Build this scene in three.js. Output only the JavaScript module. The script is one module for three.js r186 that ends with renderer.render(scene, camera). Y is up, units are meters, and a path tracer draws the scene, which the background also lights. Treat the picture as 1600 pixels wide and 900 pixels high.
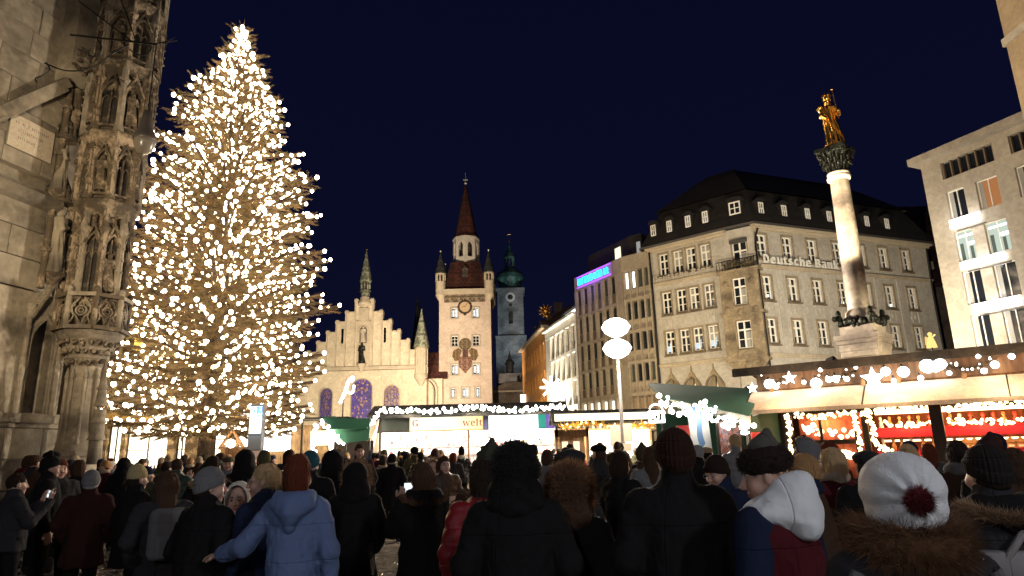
import * as THREE from 'three';
import { mergeGeometries } from 'three/addons/utils/BufferGeometryUtils.js';
import { RoundedBoxGeometry } from 'three/addons/geometries/RoundedBoxGeometry.js';

// ---------------------------------------------------------------- camera, sky, moon, exposure
const scene = new THREE.Scene();
const EYE = 1.72;
const camera = new THREE.PerspectiveCamera(2 * Math.atan(450 / 1020) * 180 / Math.PI, 16 / 9, 0.1, 900);
camera.rotation.order = 'YXZ';
camera.position.set(0, EYE, 0);
camera.rotation.set(13.9 * Math.PI / 180, 0, -1.45 * Math.PI / 180);
scene.add(camera);

{ // clear winter evening sky, a little lighter and warmer towards the lit town on the horizon
  const W = 256, H = 128, d = new Float32Array(W * H * 4);
  for (let j = 0; j < H; j++) for (let i = 0; i < W; i++) {
    const el = Math.sin(((j + 0.5) / H - 0.5) * Math.PI), k = Math.exp(-Math.max(0, el) * 3.2), o = (j * W + i) * 4;
    d[o] = 0.0014 + 0.0022 * k; d[o + 1] = 0.0022 + 0.0016 * k; d[o + 2] = 0.0108 + 0.0042 * k; d[o + 3] = 1;
  }
  const t = new THREE.DataTexture(d, W, H, THREE.RGBAFormat, THREE.FloatType);
  t.mapping = THREE.EquirectangularReflectionMapping; t.magFilter = THREE.LinearFilter; t.minFilter = THREE.LinearFilter; t.needsUpdate = true;
  scene.background = t; scene.environment = t;
}
const moon = new THREE.DirectionalLight(0xbfcfff, 0.015);
moon.position.set(-30, 60, 40); moon.castShadow = true; moon.shadow.radius = 4;
moon.shadow.camera.left = moon.shadow.camera.bottom = -120; moon.shadow.camera.right = moon.shadow.camera.top = 120; moon.shadow.camera.far = 400;
scene.add(moon);

const renderer = new THREE.WebGLRenderer({ antialias: true });
renderer.setSize(1024, 576);
renderer.toneMapping = THREE.LinearToneMapping;
renderer.toneMappingExposure = 1.35;
renderer.shadowMap.enabled = true;

// ---------------------------------------------------------------- helpers
const V = (x, y, z) => new THREE.Vector3(x, y, z);
function rng(seed) { let s = seed >>> 0; return () => { s = (s + 0x6d2b79f5) | 0; let t = Math.imul(s ^ (s >>> 15), 1 | s); t = (t + Math.imul(t ^ (t >>> 7), 61 | t)) ^ t; return ((t ^ (t >>> 14)) >>> 0) / 4294967296; }; }
const R = rng(77), rr = (a, b, r = R) => a + (b - a) * r(), pick = (a, r = R) => a[Math.floor(r() * a.length)];
const clamp = (x, a, b) => Math.max(a, Math.min(b, x)), mix = (a, b, t) => a + (b - a) * t;
const sm = (a, b, x) => { const t = clamp((x - a) / (b - a), 0, 1); return t * t * (3 - 2 * t); };
const used = new Map();
function numbered(n) { const k = used.get(n) || 0; used.set(n, k + 1); return k ? n + '_' + String(k).padStart(3, '0') : n; }
function hash3(x, y, z) { let h = Math.imul(x | 0, 374761393) ^ Math.imul(y | 0, 668265263) ^ Math.imul(z | 0, 2147483647 ^ 0x5bd1e995); h = Math.imul(h ^ (h >>> 13), 1274126177); return ((h ^ (h >>> 16)) >>> 0) / 4294967296; }
function noise3(x, y, z) {
  const ix = Math.floor(x), iy = Math.floor(y), iz = Math.floor(z), fx = x - ix, fy = y - iy, fz = z - iz;
  const u = fx * fx * (3 - 2 * fx), v = fy * fy * (3 - 2 * fy), w = fz * fz * (3 - 2 * fz);
  const l = (a, b, t) => a + (b - a) * t, h = (a, b, c) => hash3(ix + a, iy + b, iz + c);
  return l(l(l(h(0, 0, 0), h(1, 0, 0), u), l(h(0, 1, 0), h(1, 1, 0), u), v), l(l(h(0, 0, 1), h(1, 0, 1), u), l(h(0, 1, 1), h(1, 1, 1), u), v), w) * 2 - 1;
}
const fbm = (x, y, z, n = 4) => { let s = 0, a = 0.5; for (let i = 0; i < n; i++) { s += a * noise3(x, y, z); x *= 2.03; y *= 2.03; z *= 2.03; a *= 0.5; } return s; };

// grey noise textures, tileable, used as colour variation and bump
function noiseTex(size, fn, srgb = true) {
  const d = new Uint8Array(size * size * 4);
  for (let j = 0; j < size; j++) for (let i = 0; i < size; i++) {
    const v = fn(i / size, j / size), o = (j * size + i) * 4;
    if (Array.isArray(v)) { d[o] = clamp(v[0], 0, 1) * 255; d[o + 1] = clamp(v[1], 0, 1) * 255; d[o + 2] = clamp(v[2], 0, 1) * 255; } else d[o] = d[o + 1] = d[o + 2] = clamp(v, 0, 1) * 255;
    d[o + 3] = 255;
  }
  const t = new THREE.DataTexture(d, size, size); t.wrapS = t.wrapT = THREE.RepeatWrapping; t.magFilter = THREE.LinearFilter; t.minFilter = THREE.LinearFilter;
  if (srgb) t.colorSpace = THREE.SRGBColorSpace; t.needsUpdate = true; return t;
}
// tileable fbm on a torus-like lattice
function tfbm(u, v, f, n = 4, s = 0) {
  let r = 0, a = 0.5;
  for (let k = 0; k < n; k++) {
    const X = u * f, Y = v * f, ix = Math.floor(X), iy = Math.floor(Y), fx = X - ix, fy = Y - iy, p = fx * fx * (3 - 2 * fx), q = fy * fy * (3 - 2 * fy);
    const h = (i, j) => hash3((ix + i) % f, (iy + j) % f, s + k * 17);
    r += a * (mix(mix(h(0, 0), h(1, 0), p), mix(h(0, 1), h(1, 1), p), q) * 2 - 1); f *= 2; a *= 0.5;
  }
  return r;
}
const T = {
  plaster: noiseTex(512, (u, v) => 0.9 + 0.075 * tfbm(u, v, 4, 5, 1) + 0.05 * tfbm(u, v, 20, 3, 15) + 0.1 * tfbm(u, v, 64, 2, 2)),
  stone: noiseTex(512, (u, v) => { const a = tfbm(u, v, 5, 5, 3), b = tfbm(u, v, 24, 3, 4), c = Math.max(0, tfbm(u, v, 3, 3, 9)); return [0.8 + 0.24 * a + 0.14 * b - 0.3 * c, 0.79 + 0.24 * a + 0.14 * b - 0.31 * c, 0.77 + 0.23 * a + 0.15 * b - 0.3 * c]; }),
  soot: noiseTex(512, (u, v) => { const a = tfbm(u, v, 6, 5, 5), b = tfbm(u, v, 30, 3, 6); const s = sm(-0.3, 0.4, a + 0.5 * b); return [0.52 + 0.4 * s, 0.5 + 0.4 * s, 0.47 + 0.41 * s]; }),
  bump: noiseTex(256, (u, v) => 0.5 + 0.4 * tfbm(u, v, 8, 5, 7), false),
  cloth: noiseTex(512, (u, v) => { const a = tfbm(u, (v * 1) % 1, 7, 3, 21), b = tfbm((u + 0.13 * v) % 1, v, 13, 3, 22), s = (p, q, w) => Math.exp(-(((p - q) / w) ** 2)); return 0.55 + 0.5 * (0.25 - Math.abs(a)) + 0.35 * (0.22 - Math.abs(b)) + 0.05 * Math.sin(u * 900) * Math.sin(v * 900) - 0.3 * (s(u, 0.5, 0.003) + s(u, 0.985, 0.003) + s(v, 0.08, 0.003) + s(v, 0.3, 0.0025)); }, false),
  fine: noiseTex(256, (u, v) => 0.5 + 0.45 * tfbm(u, v, 48, 3, 8), false),
  weave: noiseTex(128, (u, v) => 0.5 + 0.2 * Math.sin(u * 64 * Math.PI) * Math.sin(v * 64 * Math.PI) + 0.3 * tfbm(u, v, 16, 3, 12), false),
  wood: noiseTex(256, (u, v) => { const g = tfbm(u, (v * 0.12) % 1, 16, 4, 10); return [0.75 + 0.35 * g, 0.7 + 0.38 * g, 0.65 + 0.4 * g]; }),
  slab: noiseTex(512, (u, v) => 0.78 + 0.22 * tfbm(u, v, 6, 5, 11) + 0.12 * tfbm(u, v, 40, 3, 13)),
  wet: noiseTex(256, (u, v) => 0.45 + 0.35 * tfbm(u, v, 5, 4, 14), false),
};
const rep = (t, sx, sy) => { const c = t.clone(); c.repeat.set(sx, sy ?? sx); c.needsUpdate = true; return c; };
const lin = (r, g, b) => new THREE.Color().setRGB(r, g, b);
function mat(c, rough = 0.8, o = {}) {
  const m = new THREE.MeshStandardMaterial({ color: Array.isArray(c) ? lin(...c) : c, roughness: rough, metalness: o.metal || 0, side: o.side ?? THREE.FrontSide });
  if (o.map) m.map = o.map; if (o.bump) { m.bumpMap = o.bump; m.bumpScale = o.bs ?? 0.01; } if (o.rmap) m.roughnessMap = o.rmap;
  if (o.vc) m.vertexColors = true; if (o.flat) m.flatShading = true;
  return m;
}
const ORD = ['first', 'second', 'third', 'fourth', 'fifth', 'sixth', 'seventh', 'eighth', 'ninth', 'tenth', 'eleventh', 'twelfth', 'thirteenth', 'fourteenth', 'fifteenth', 'sixteenth', 'seventeenth', 'eighteenth', 'nineteenth', 'twentieth', 'twenty-first', 'twenty-second', 'twenty-third', 'twenty-fourth'];
const glow = (c, k) => { const m = new THREE.MeshStandardMaterial({ color: 0x000000, roughness: 1 }); m.emissive = Array.isArray(c) ? lin(...c) : new THREE.Color(c); m.emissiveIntensity = k; return m; };
const M = {
  sandstone: mat([0.42, 0.36, 0.27], 0.9, { map: rep(T.stone, 0.35), bump: rep(T.bump, 0.8), bs: 0.03 }),
  ashlar: mat([0.42, 0.36, 0.27], 0.9, { map: rep(T.stone, 0.21), bump: rep(T.fine, 0.7), bs: 0.02 }),
  ashlar2: mat([0.36, 0.31, 0.23], 0.9, { map: rep(T.stone, 0.27), bump: rep(T.bump, 0.9), bs: 0.02 }),
  ashlar3: mat([0.46, 0.4, 0.3], 0.9, { map: rep(T.stone, 0.18), bump: rep(T.fine, 0.6), bs: 0.02 }),
  sooty: mat([0.4, 0.32, 0.22], 0.92, { map: rep(T.soot, 0.4), bump: rep(T.bump, 1.2), bs: 0.05 }),
  sooty2: mat([0.29, 0.235, 0.165], 0.92, { map: rep(T.soot, 0.55), bump: rep(T.bump, 1.2), bs: 0.05 }),
  sootDark: mat([0.1, 0.085, 0.07], 0.95, { map: rep(T.soot, 0.5) }),
  creamPlaster: mat([0.62, 0.52, 0.37], 0.92, { map: rep(T.plaster, 0.05), bump: rep(T.fine, 0.5), bs: 0.01 }),
  bankPlaster: mat([0.47, 0.43, 0.36], 0.92, { map: rep(T.plaster, 0.11), bump: rep(T.fine, 0.5), bs: 0.01 }),
  bankStone: mat([0.4, 0.32, 0.21], 0.92, { map: rep(T.stone, 0.3), bump: rep(T.bump, 0.5), bs: 0.03 }),
  trim: mat([0.5, 0.42, 0.3], 0.9, { map: rep(T.plaster, 0.3) }),
  concrete: mat([0.36, 0.3, 0.22], 0.9, { map: rep(T.plaster, 0.2), bump: rep(T.fine, 0.6), bs: 0.01 }),
  spandrel: mat([0.13, 0.1, 0.07], 0.7, { map: rep(T.plaster, 0.5) }),
  orange: mat([0.56, 0.26, 0.07], 0.92, { map: rep(T.plaster, 0.15) }),
  whiteWall: mat([0.75, 0.73, 0.66], 0.8, { map: rep(T.plaster, 0.2) }),
  beige: mat([0.46, 0.4, 0.31], 0.92, { map: rep(T.plaster, 0.1), bump: rep(T.fine, 0.4), bs: 0.01 }),
  greyWall: mat([0.33, 0.34, 0.36], 0.9, { map: rep(T.stone, 0.15) }),
  brownWall: mat([0.2, 0.16, 0.13], 0.9, { map: rep(T.stone, 0.15) }),
  redTile: mat([0.12, 0.03, 0.016], 0.85, { map: rep(T.soot, 0.4), bump: rep(T.bump, 1.5), bs: 0.06 }),
  darkRoof: mat([0.016, 0.011, 0.009], 0.85, { map: rep(T.soot, 0.3), bump: rep(T.bump, 1.5), bs: 0.05 }),
  redRoof2: mat([0.1, 0.035, 0.022], 0.85, { map: rep(T.soot, 0.3), bump: rep(T.bump, 1.5), bs: 0.05 }),
  copper: mat([0.1, 0.27, 0.25], 0.6, { map: rep(T.soot, 0.3) }),
  copperPale: mat([0.36, 0.4, 0.3], 0.7, { map: rep(T.soot, 0.4) }),
  slateSpire: mat([0.06, 0.07, 0.07], 0.7, { map: rep(T.soot, 0.4) }),
  frameWhite: mat([0.75, 0.72, 0.64], 0.6),
  frameDark: mat([0.05, 0.045, 0.04], 0.5),
  glass: mat([0.012, 0.014, 0.018], 0.06),
  glassGreen: mat([0.05, 0.06, 0.05], 0.12),
  curtain: mat([0.3, 0.29, 0.26], 0.9),
  iron: mat([0.02, 0.018, 0.016], 0.5, { metal: 0.6 }),
  steel: mat([0.3, 0.3, 0.3], 0.35, { metal: 0.9 }),
  bronze: mat([0.055, 0.06, 0.048], 0.45, { metal: 0.7, map: rep(T.soot, 1), bump: rep(T.bump, 4), bs: 0.02 }),
  gold: mat([0.95, 0.55, 0.12], 0.26, { metal: 1, bump: rep(T.bump, 2), bs: 0.006 }),
  marble: mat([0.55, 0.47, 0.38], 0.5, { map: rep(T.stone, 0.4) }),
  marbleRed: mat([0.5, 0.38, 0.28], 0.5, { map: rep(T.stone, 0.35) }),
  bark: mat([0.11, 0.075, 0.045], 0.95, { map: rep(T.soot, 0.7), bump: rep(T.bump, 2), bs: 0.06 }),
  wood: mat([0.2, 0.12, 0.06], 0.75, { map: rep(T.wood, 1), bump: rep(T.wood, 1), bs: 0.004 }),
  woodDark: mat([0.045, 0.03, 0.02], 0.75, { map: rep(T.wood, 1) }),
  woodPale: mat([0.42, 0.3, 0.17], 0.75, { map: rep(T.wood, 1) }),
  redWood: mat([0.5, 0.03, 0.02], 0.6, { map: rep(T.wood, 1) }),
  redPaint: mat([0.62, 0.04, 0.025], 0.55),
  canvasGreen: mat([0.02, 0.1, 0.055], 0.8, { bump: rep(T.weave, 4), bs: 0.002 }),
  canvasCream: mat([0.7, 0.6, 0.46], 0.85, { bump: rep(T.weave, 4), bs: 0.002, map: rep(T.plaster, 0.4) }),
  roofFelt: mat([0.03, 0.028, 0.024], 0.85, { map: rep(T.soot, 0.5), bump: rep(T.bump, 1.5), bs: 0.02 }),
  needle: mat([0.105, 0.076, 0.034], 0.8, { side: THREE.DoubleSide }),
  needleDark: mat([0.03, 0.05, 0.02], 0.8, { side: THREE.DoubleSide }),
  bulb: glow([1, 0.76, 0.5], 28),
  bulbCool: glow([1, 0.97, 0.9], 7),
  bulbWarm: glow([1, 0.72, 0.34], 5.5),
  winLit: glow([1, 0.93, 0.78], 1.6),
  winWarm: glow([1, 0.62, 0.2], 0.9),
  panelWhite: glow([1, 0.97, 0.9], 3.2),
};
function uvBox(g) { // uv in metres from the dominant side of each face
  if (g.index) g = g.toNonIndexed();
  const p = g.attributes.position, n = p.count, uv = new Float32Array(n * 2), a = V(), b = V(), c = V();
  for (let i = 0; i < n; i += 3) {
    a.fromBufferAttribute(p, i); b.fromBufferAttribute(p, i + 1).sub(a); c.fromBufferAttribute(p, i + 2).sub(a); b.cross(c);
    const x = Math.abs(b.x), y = Math.abs(b.y), z = Math.abs(b.z);
    for (let k = 0; k < 3; k++) {
      const X = p.getX(i + k), Y = p.getY(i + k), Z = p.getZ(i + k);
      uv[(i + k) * 2] = x > z && x > y ? Z : X; uv[(i + k) * 2 + 1] = y > x && y > z ? Z : Y;
    }
  }
  g.setAttribute('uv', new THREE.BufferAttribute(uv, 2)); return g;
}
function join(list) {
  const L = list.flat(9).filter(Boolean).map((g) => { let h = uvBox(g); for (const k of Object.keys(h.attributes)) if (!['position', 'normal', 'uv'].includes(k)) h.deleteAttribute(k); h.morphAttributes = {}; return h; });
  return L.length === 1 ? L[0] : mergeGeometries(L);
}
const tr = (g, x = 0, y = 0, z = 0) => g.translate(x, y, z);
const box = (w, h, d, x = 0, y = 0, z = 0) => tr(new THREE.BoxGeometry(w, h, d), x, y, z);       // centred
const slab = (x0, x1, y0, y1, z0, z1) => box(x1 - x0, y1 - y0, z1 - z0, (x0 + x1) / 2, (y0 + y1) / 2, (z0 + z1) / 2);
const rbox = (w, h, d, r, x = 0, y = 0, z = 0) => tr(new RoundedBoxGeometry(w, h, d, 1, r), x, y, z);
const cyl = (r0, r1, h, n = 12, x = 0, y = 0, z = 0) => tr(new THREE.CylinderGeometry(r1, r0, h, n), x, y + h / 2, z);     // base at y, r0 below
const cone = (r, h, n = 8, x = 0, y = 0, z = 0) => cyl(r, 0.001, h, n, x, y, z);
const ball = (r, x = 0, y = 0, z = 0, n = 1) => tr(new THREE.IcosahedronGeometry(r, n), x, y, z);
const lathe = (pts, n = 16, x = 0, y = 0, z = 0) => tr(new THREE.LatheGeometry(pts.map((p) => new THREE.Vector2(p[0], p[1])), n), x, y, z);
function bar(a, b, r0, r1 = r0, n = 6) { // tapered rod between two points
  const d = V().subVectors(b, a), g = new THREE.CylinderGeometry(r1, r0, d.length(), n); g.translate(0, d.length() / 2, 0);
  g.applyQuaternion(new THREE.Quaternion().setFromUnitVectors(V(0, 1, 0), d.normalize())); return g.translate(a.x, a.y, a.z);
}
function beam(a, b, w, h) { // square bar between two points
  const d = V().subVectors(b, a), L = d.length(), m = new THREE.Matrix4().lookAt(b, a, Math.abs(d.y) > 0.98 * L ? V(1, 0, 0) : V(0, 1, 0));
  return box(w, h, L).applyMatrix4(m).translate((a.x + b.x) / 2, (a.y + b.y) / 2, (a.z + b.z) / 2);
}
const tube = (pts, r, n = 24, k = 6) => new THREE.TubeGeometry(new THREE.CatmullRomCurve3(pts), n, r, k, false);
function ext(shape, d, z = 0, curve = 8, bev = 0) { return tr(new THREE.ExtrudeGeometry(shape, { depth: d, bevelEnabled: bev > 0, bevelSize: bev, bevelThickness: bev, bevelSegments: 1, curveSegments: curve }), 0, 0, z); }
function poly(pts) { const s = new THREE.Shape(); pts.forEach((p, i) => (i ? s.lineTo(p[0], p[1]) : s.moveTo(p[0], p[1]))); s.closePath(); return s; }
function rectHole(x0, x1, y0, y1) { const p = new THREE.Path(); p.moveTo(x0, y0); p.lineTo(x1, y0); p.lineTo(x1, y1); p.lineTo(x0, y1); p.closePath(); return p; }
function archPts(w, y0, ys, pointed = 0, n = 8, top) { // outline of an arched opening centred on x = 0: sill y0, springing ys
  const o = [[-w / 2, y0], [w / 2, y0], [w / 2, ys]];
  if (!pointed) for (let i = 1; i < n * 2; i++) { const a = Math.PI * i / (n * 2); o.push([w / 2 * Math.cos(a), ys + w / 2 * Math.sin(a)]); }
  else { const r = w * pointed, cx = w / 2 - r, am = Math.acos(-cx / r); for (let i = 1; i <= n; i++) { const a = am * i / n; o.push([cx + r * Math.cos(a), ys + r * Math.sin(a)]); } for (let i = n - 1; i > 0; i--) { const a = am * i / n; o.push([-cx - r * Math.cos(a), ys + r * Math.sin(a)]); } }
  o.push([-w / 2, ys]); return o;
}
const shift = (pts, x, y = 0) => pts.map((p) => [p[0] + x, p[1] + y]);
function holeOf(pts) { const p = new THREE.Path(); pts.forEach((q, i) => (i ? p.lineTo(q[0], q[1]) : p.moveTo(q[0], q[1]))); p.closePath(); return p; }
function ring(pts, t, d, z) { // band of width t around an outline (an arch moulding or a frame)
  const c = pts.reduce((s, p) => [s[0] + p[0] / pts.length, s[1] + p[1] / pts.length], [0, 0]), area = pts.reduce((s, p, i) => { const q = pts[(i + 1) % pts.length]; return s + p[0] * q[1] - q[0] * p[1]; }, 0), sg = area > 0 ? 1 : -1;
  const out = pts.map((p, i) => { const a = pts[(i + pts.length - 1) % pts.length], b = pts[(i + 1) % pts.length]; let e = [p[0] - a[0], p[1] - a[1]], f = [b[0] - p[0], b[1] - p[1]]; const le = Math.hypot(...e) || 1, lf = Math.hypot(...f) || 1; e = [e[0] / le, e[1] / le]; f = [f[0] / lf, f[1] / lf]; let n = [(e[1] + f[1]) * sg, -(e[0] + f[0]) * sg]; const ln = Math.hypot(...n) || 1; n = [n[0] / ln, n[1] / ln]; const k = t / Math.max(0.4, Math.abs(n[0] * e[1] * sg - n[1] * e[0] * sg)); return [p[0] + n[0] * k, p[1] + n[1] * k]; });
  const s = poly(out); s.holes.push(holeOf(pts)); return ext(s, d, z);
}
function wallShape(x0, x1, y0, y1, holes) { const s = poly([[x0, y0], [x1, y0], [x1, y1], [x0, y1]]); for (const h of holes) s.holes.push(holeOf(h)); return s; }
const rectPts = (x0, x1, y0, y1) => [[x0, y0], [x1, y0], [x1, y1], [x0, y1]];

// ---------------------------------------------------------------- objects
function mesh(name, geo, m, parent, label) {
  const o = new THREE.Mesh(Array.isArray(geo) ? join(geo) : geo, m); o.castShadow = o.receiveShadow = true;
  if (parent) { o.name = name; parent.add(o); } else { o.name = numbered(name); scene.add(o); }
  if (label) o.userData.label = label;
  return o;
}
function tag(o, label, category, group, kind) { o.userData.label = label; if (category) o.userData.category = category; if (group) o.userData.group = group; if (kind) o.userData.kind = kind; return o; }
function thing(name, label, category, [x, y, z] = [0, 0, 0], turn = 0, group) { const o = new THREE.Group(); o.name = numbered(name); o.position.set(x, y, z); o.rotation.y = turn; scene.add(o); return tag(o, label, category, group); }
function put(o, x, y, z, ry = 0) { o.position.set(x, y, z); o.rotation.y = ry; return o; }
// a facade runs along +x from a to b (plan points), z points out of it
function facade(root, a, b) {
  const dx = b[0] - a[0], dz = b[1] - a[1], len = Math.hypot(dx, dz), ang = Math.atan2(-dz, dx);
  const at = (u, h, out = 0) => V(a[0] + dx / len * u + Math.sin(ang) * out - root.position.x, h, a[1] + dz / len * u + Math.cos(ang) * out - root.position.z);
  return { len, ang, at, add(name, geo, m, u = 0, h = 0, out = 0, label) { const o = mesh(name, geo, m, root, label); o.position.copy(at(u, h, out)); o.rotation.y = ang; return o; } };
}
function lamp(kind, x, y, z, c, I, o = {}) {
  const l = kind === 'spot' ? new THREE.SpotLight(c, I, 0, o.angle ?? 0.8, o.penumbra ?? 0.6) : new THREE.PointLight(c, I);
  l.position.set(x, y, z); l.castShadow = true; l.shadow.radius = o.radius ?? 4; l.shadow.camera.far = 200;
  (o.parent || scene).add(l); if (o.to) { l.target.position.set(...o.to); (o.parent || scene).add(l.target); } return l;
}
function instanced(name, geo, m, list, parent, colors) { // list of Matrix4
  const o = new THREE.InstancedMesh(geo, m, list.length); list.forEach((q, i) => o.setMatrixAt(i, q)); if (colors) colors.forEach((c, i) => o.setColorAt(i, c));
  o.castShadow = o.receiveShadow = true; o.name = parent ? name : numbered(name); (parent || scene).add(o); o.userData.kind = 'stuff'; return o;
}
const E = (x, y, z, rx = 0, ry = 0, rz = 0, s = 1, sy = s, sz = s) => new THREE.Matrix4().compose(V(x, y, z), new THREE.Quaternion().setFromEuler(new THREE.Euler(rx, ry, rz, 'YXZ')), V(s, sy, sz));
// ---------------------------------------------------------------- smooth bodies: a signed distance meshed by surface nets
// f(x, y, z) -> distance; box [x0,y0,z0,x1,y1,z1]; cell size c. Blocks far from the surface are skipped.
function netMesh(f, b, c, colorFn) {
  const nx = Math.ceil((b[3] - b[0]) / c) + 1, ny = Math.ceil((b[4] - b[1]) / c) + 1, nz = Math.ceil((b[5] - b[2]) / c) + 1, D = new Float32Array(nx * ny * nz), B = 4, rad = c * B * 0.87 * 1.35;
  const id = (i, j, k) => i + nx * (j + ny * k);
  for (let k = 0; k < nz; k += B) for (let j = 0; j < ny; j += B) for (let i = 0; i < nx; i += B) {
    const d = f(b[0] + (i + 1.5) * c, b[1] + (j + 1.5) * c, b[2] + (k + 1.5) * c), far = Math.abs(d) > rad;
    for (let z = k; z < Math.min(k + B, nz); z++) for (let y = j; y < Math.min(j + B, ny); y++) for (let x = i; x < Math.min(i + B, nx); x++) D[id(x, y, z)] = far ? d : f(b[0] + x * c, b[1] + y * c, b[2] + z * c);
  }
  const vi = new Int32Array(nx * ny * nz).fill(-1), P = [], I = [], off = [0, 1, nx, nx + 1, nx * ny, nx * ny + 1, nx * ny + nx, nx * ny + nx + 1];
  const ed = [[0, 1], [2, 3], [4, 5], [6, 7], [0, 2], [1, 3], [4, 6], [5, 7], [0, 4], [1, 5], [2, 6], [3, 7]];
  for (let k = 0; k < nz - 1; k++) for (let j = 0; j < ny - 1; j++) for (let i = 0; i < nx - 1; i++) {
    const o = id(i, j, k); let m = 0; for (let q = 0; q < 8; q++) if (D[o + off[q]] < 0) m |= 1 << q;
    if (m === 0 || m === 255) continue;
    let sx = 0, sy = 0, sz = 0, n = 0;
    for (const [a, e] of ed) { const A = (m >> a) & 1, Bq = (m >> e) & 1; if (A === Bq) continue; const da = D[o + off[a]], db = D[o + off[e]], t = da / (da - db); sx += (a & 1) + t * ((e & 1) - (a & 1)); sy += ((a >> 1) & 1) + t * (((e >> 1) & 1) - ((a >> 1) & 1)); sz += (a >> 2) + t * ((e >> 2) - (a >> 2)); n++; }
    vi[o] = P.length / 3; P.push(b[0] + (i + sx / n) * c, b[1] + (j + sy / n) * c, b[2] + (k + sz / n) * c);
  }
  const quad = (a, e, g, h, flip) => { if (a < 0 || e < 0 || g < 0 || h < 0) return; if (flip) I.push(a, g, e, e, g, h); else I.push(a, e, g, e, h, g); };
  for (let k = 1; k < nz - 1; k++) for (let j = 1; j < ny - 1; j++) for (let i = 1; i < nx - 1; i++) {
    const o = id(i, j, k), s = D[o] < 0;
    if (s !== D[o + 1] < 0) quad(vi[o - nx - nx * ny], vi[o - nx * ny], vi[o - nx], vi[o], !s);
    if (s !== D[o + nx] < 0) quad(vi[o - 1 - nx * ny], vi[o - nx * ny], vi[o - 1], vi[o], s);
    if (s !== D[o + nx * ny] < 0) quad(vi[o - 1 - nx], vi[o - nx], vi[o - 1], vi[o], !s);
  }
  const n = P.length / 3, N = new Float32Array(n * 3), U = new Float32Array(n * 2), e = c * 0.6, C = colorFn ? new Float32Array(n * 3) : null;
  for (let i = 0; i < n; i++) {
    const x = P[i * 3], y = P[i * 3 + 1], z = P[i * 3 + 2]; let gx = f(x + e, y, z) - f(x - e, y, z), gy = f(x, y + e, z) - f(x, y - e, z), gz = f(x, y, z + e) - f(x, y, z - e); const l = Math.hypot(gx, gy, gz) || 1;
    N[i * 3] = gx / l; N[i * 3 + 1] = gy / l; N[i * 3 + 2] = gz / l; U[i * 2] = x + z * 0.7; U[i * 2 + 1] = y;
    if (C) { const q = colorFn(x, y, z); C[i * 3] = q[0]; C[i * 3 + 1] = q[1]; C[i * 3 + 2] = q[2]; }
  }
  const g = new THREE.BufferGeometry(); g.setAttribute('position', new THREE.BufferAttribute(new Float32Array(P), 3)); g.setAttribute('normal', new THREE.BufferAttribute(N, 3)); g.setAttribute('uv', new THREE.BufferAttribute(U, 2));
  if (C) g.setAttribute('color', new THREE.BufferAttribute(C, 3)); g.setIndex(I); return g;
}
const smin = (a, b, k) => { const h = Math.max(k - Math.abs(a - b), 0) / k; return Math.min(a, b) - h * h * k * 0.25; };
const smax = (a, b, k) => -smin(-a, -b, k);
// tapered capsule: distance from p to the segment a-b with radii ra, rb
function caps(x, y, z, a, b, ra, rb) {
  const bx = b[0] - a[0], by = b[1] - a[1], bz = b[2] - a[2], px = x - a[0], py = y - a[1], pz = z - a[2], t = clamp((px * bx + py * by + pz * bz) / (bx * bx + by * by + bz * bz || 1), 0, 1);
  return Math.hypot(px - bx * t, py - by * t, pz - bz * t) - (ra + (rb - ra) * t);
}
const elli = (x, y, z, c, r) => { const a = (x - c[0]) / r[0], b = (y - c[1]) / r[1], d = (z - c[2]) / r[2], k = Math.hypot(a, b, d), m = Math.hypot(a / r[0], b / r[1], d / r[2]); return m < 1e-6 ? -Math.min(...r) : k * (k - 1) / m; };
// a list of limbs [a, b, ra, rb, k, flatten?] as one field
function limbs(list) {
  const q = list.map((l) => ({ a: l[0], b: l[1], ra: l[2], rb: l[3], k: l[4] ?? 0.04, m: [(l[0][0] + l[1][0]) / 2, (l[0][1] + l[1][1]) / 2, (l[0][2] + l[1][2]) / 2], R: Math.hypot(l[0][0] - l[1][0], l[0][1] - l[1][1], l[0][2] - l[1][2]) / 2 + Math.max(l[2], l[3]) }));
  return (x, y, z) => { let d = 9; for (const s of q) { const far = Math.hypot(x - s.m[0], y - s.m[1], z - s.m[2]) - s.R; if (far > d + s.k) continue; d = smin(d, caps(x, y, z, s.a, s.b, s.ra, s.rb), s.k); } return d; };
}
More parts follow.
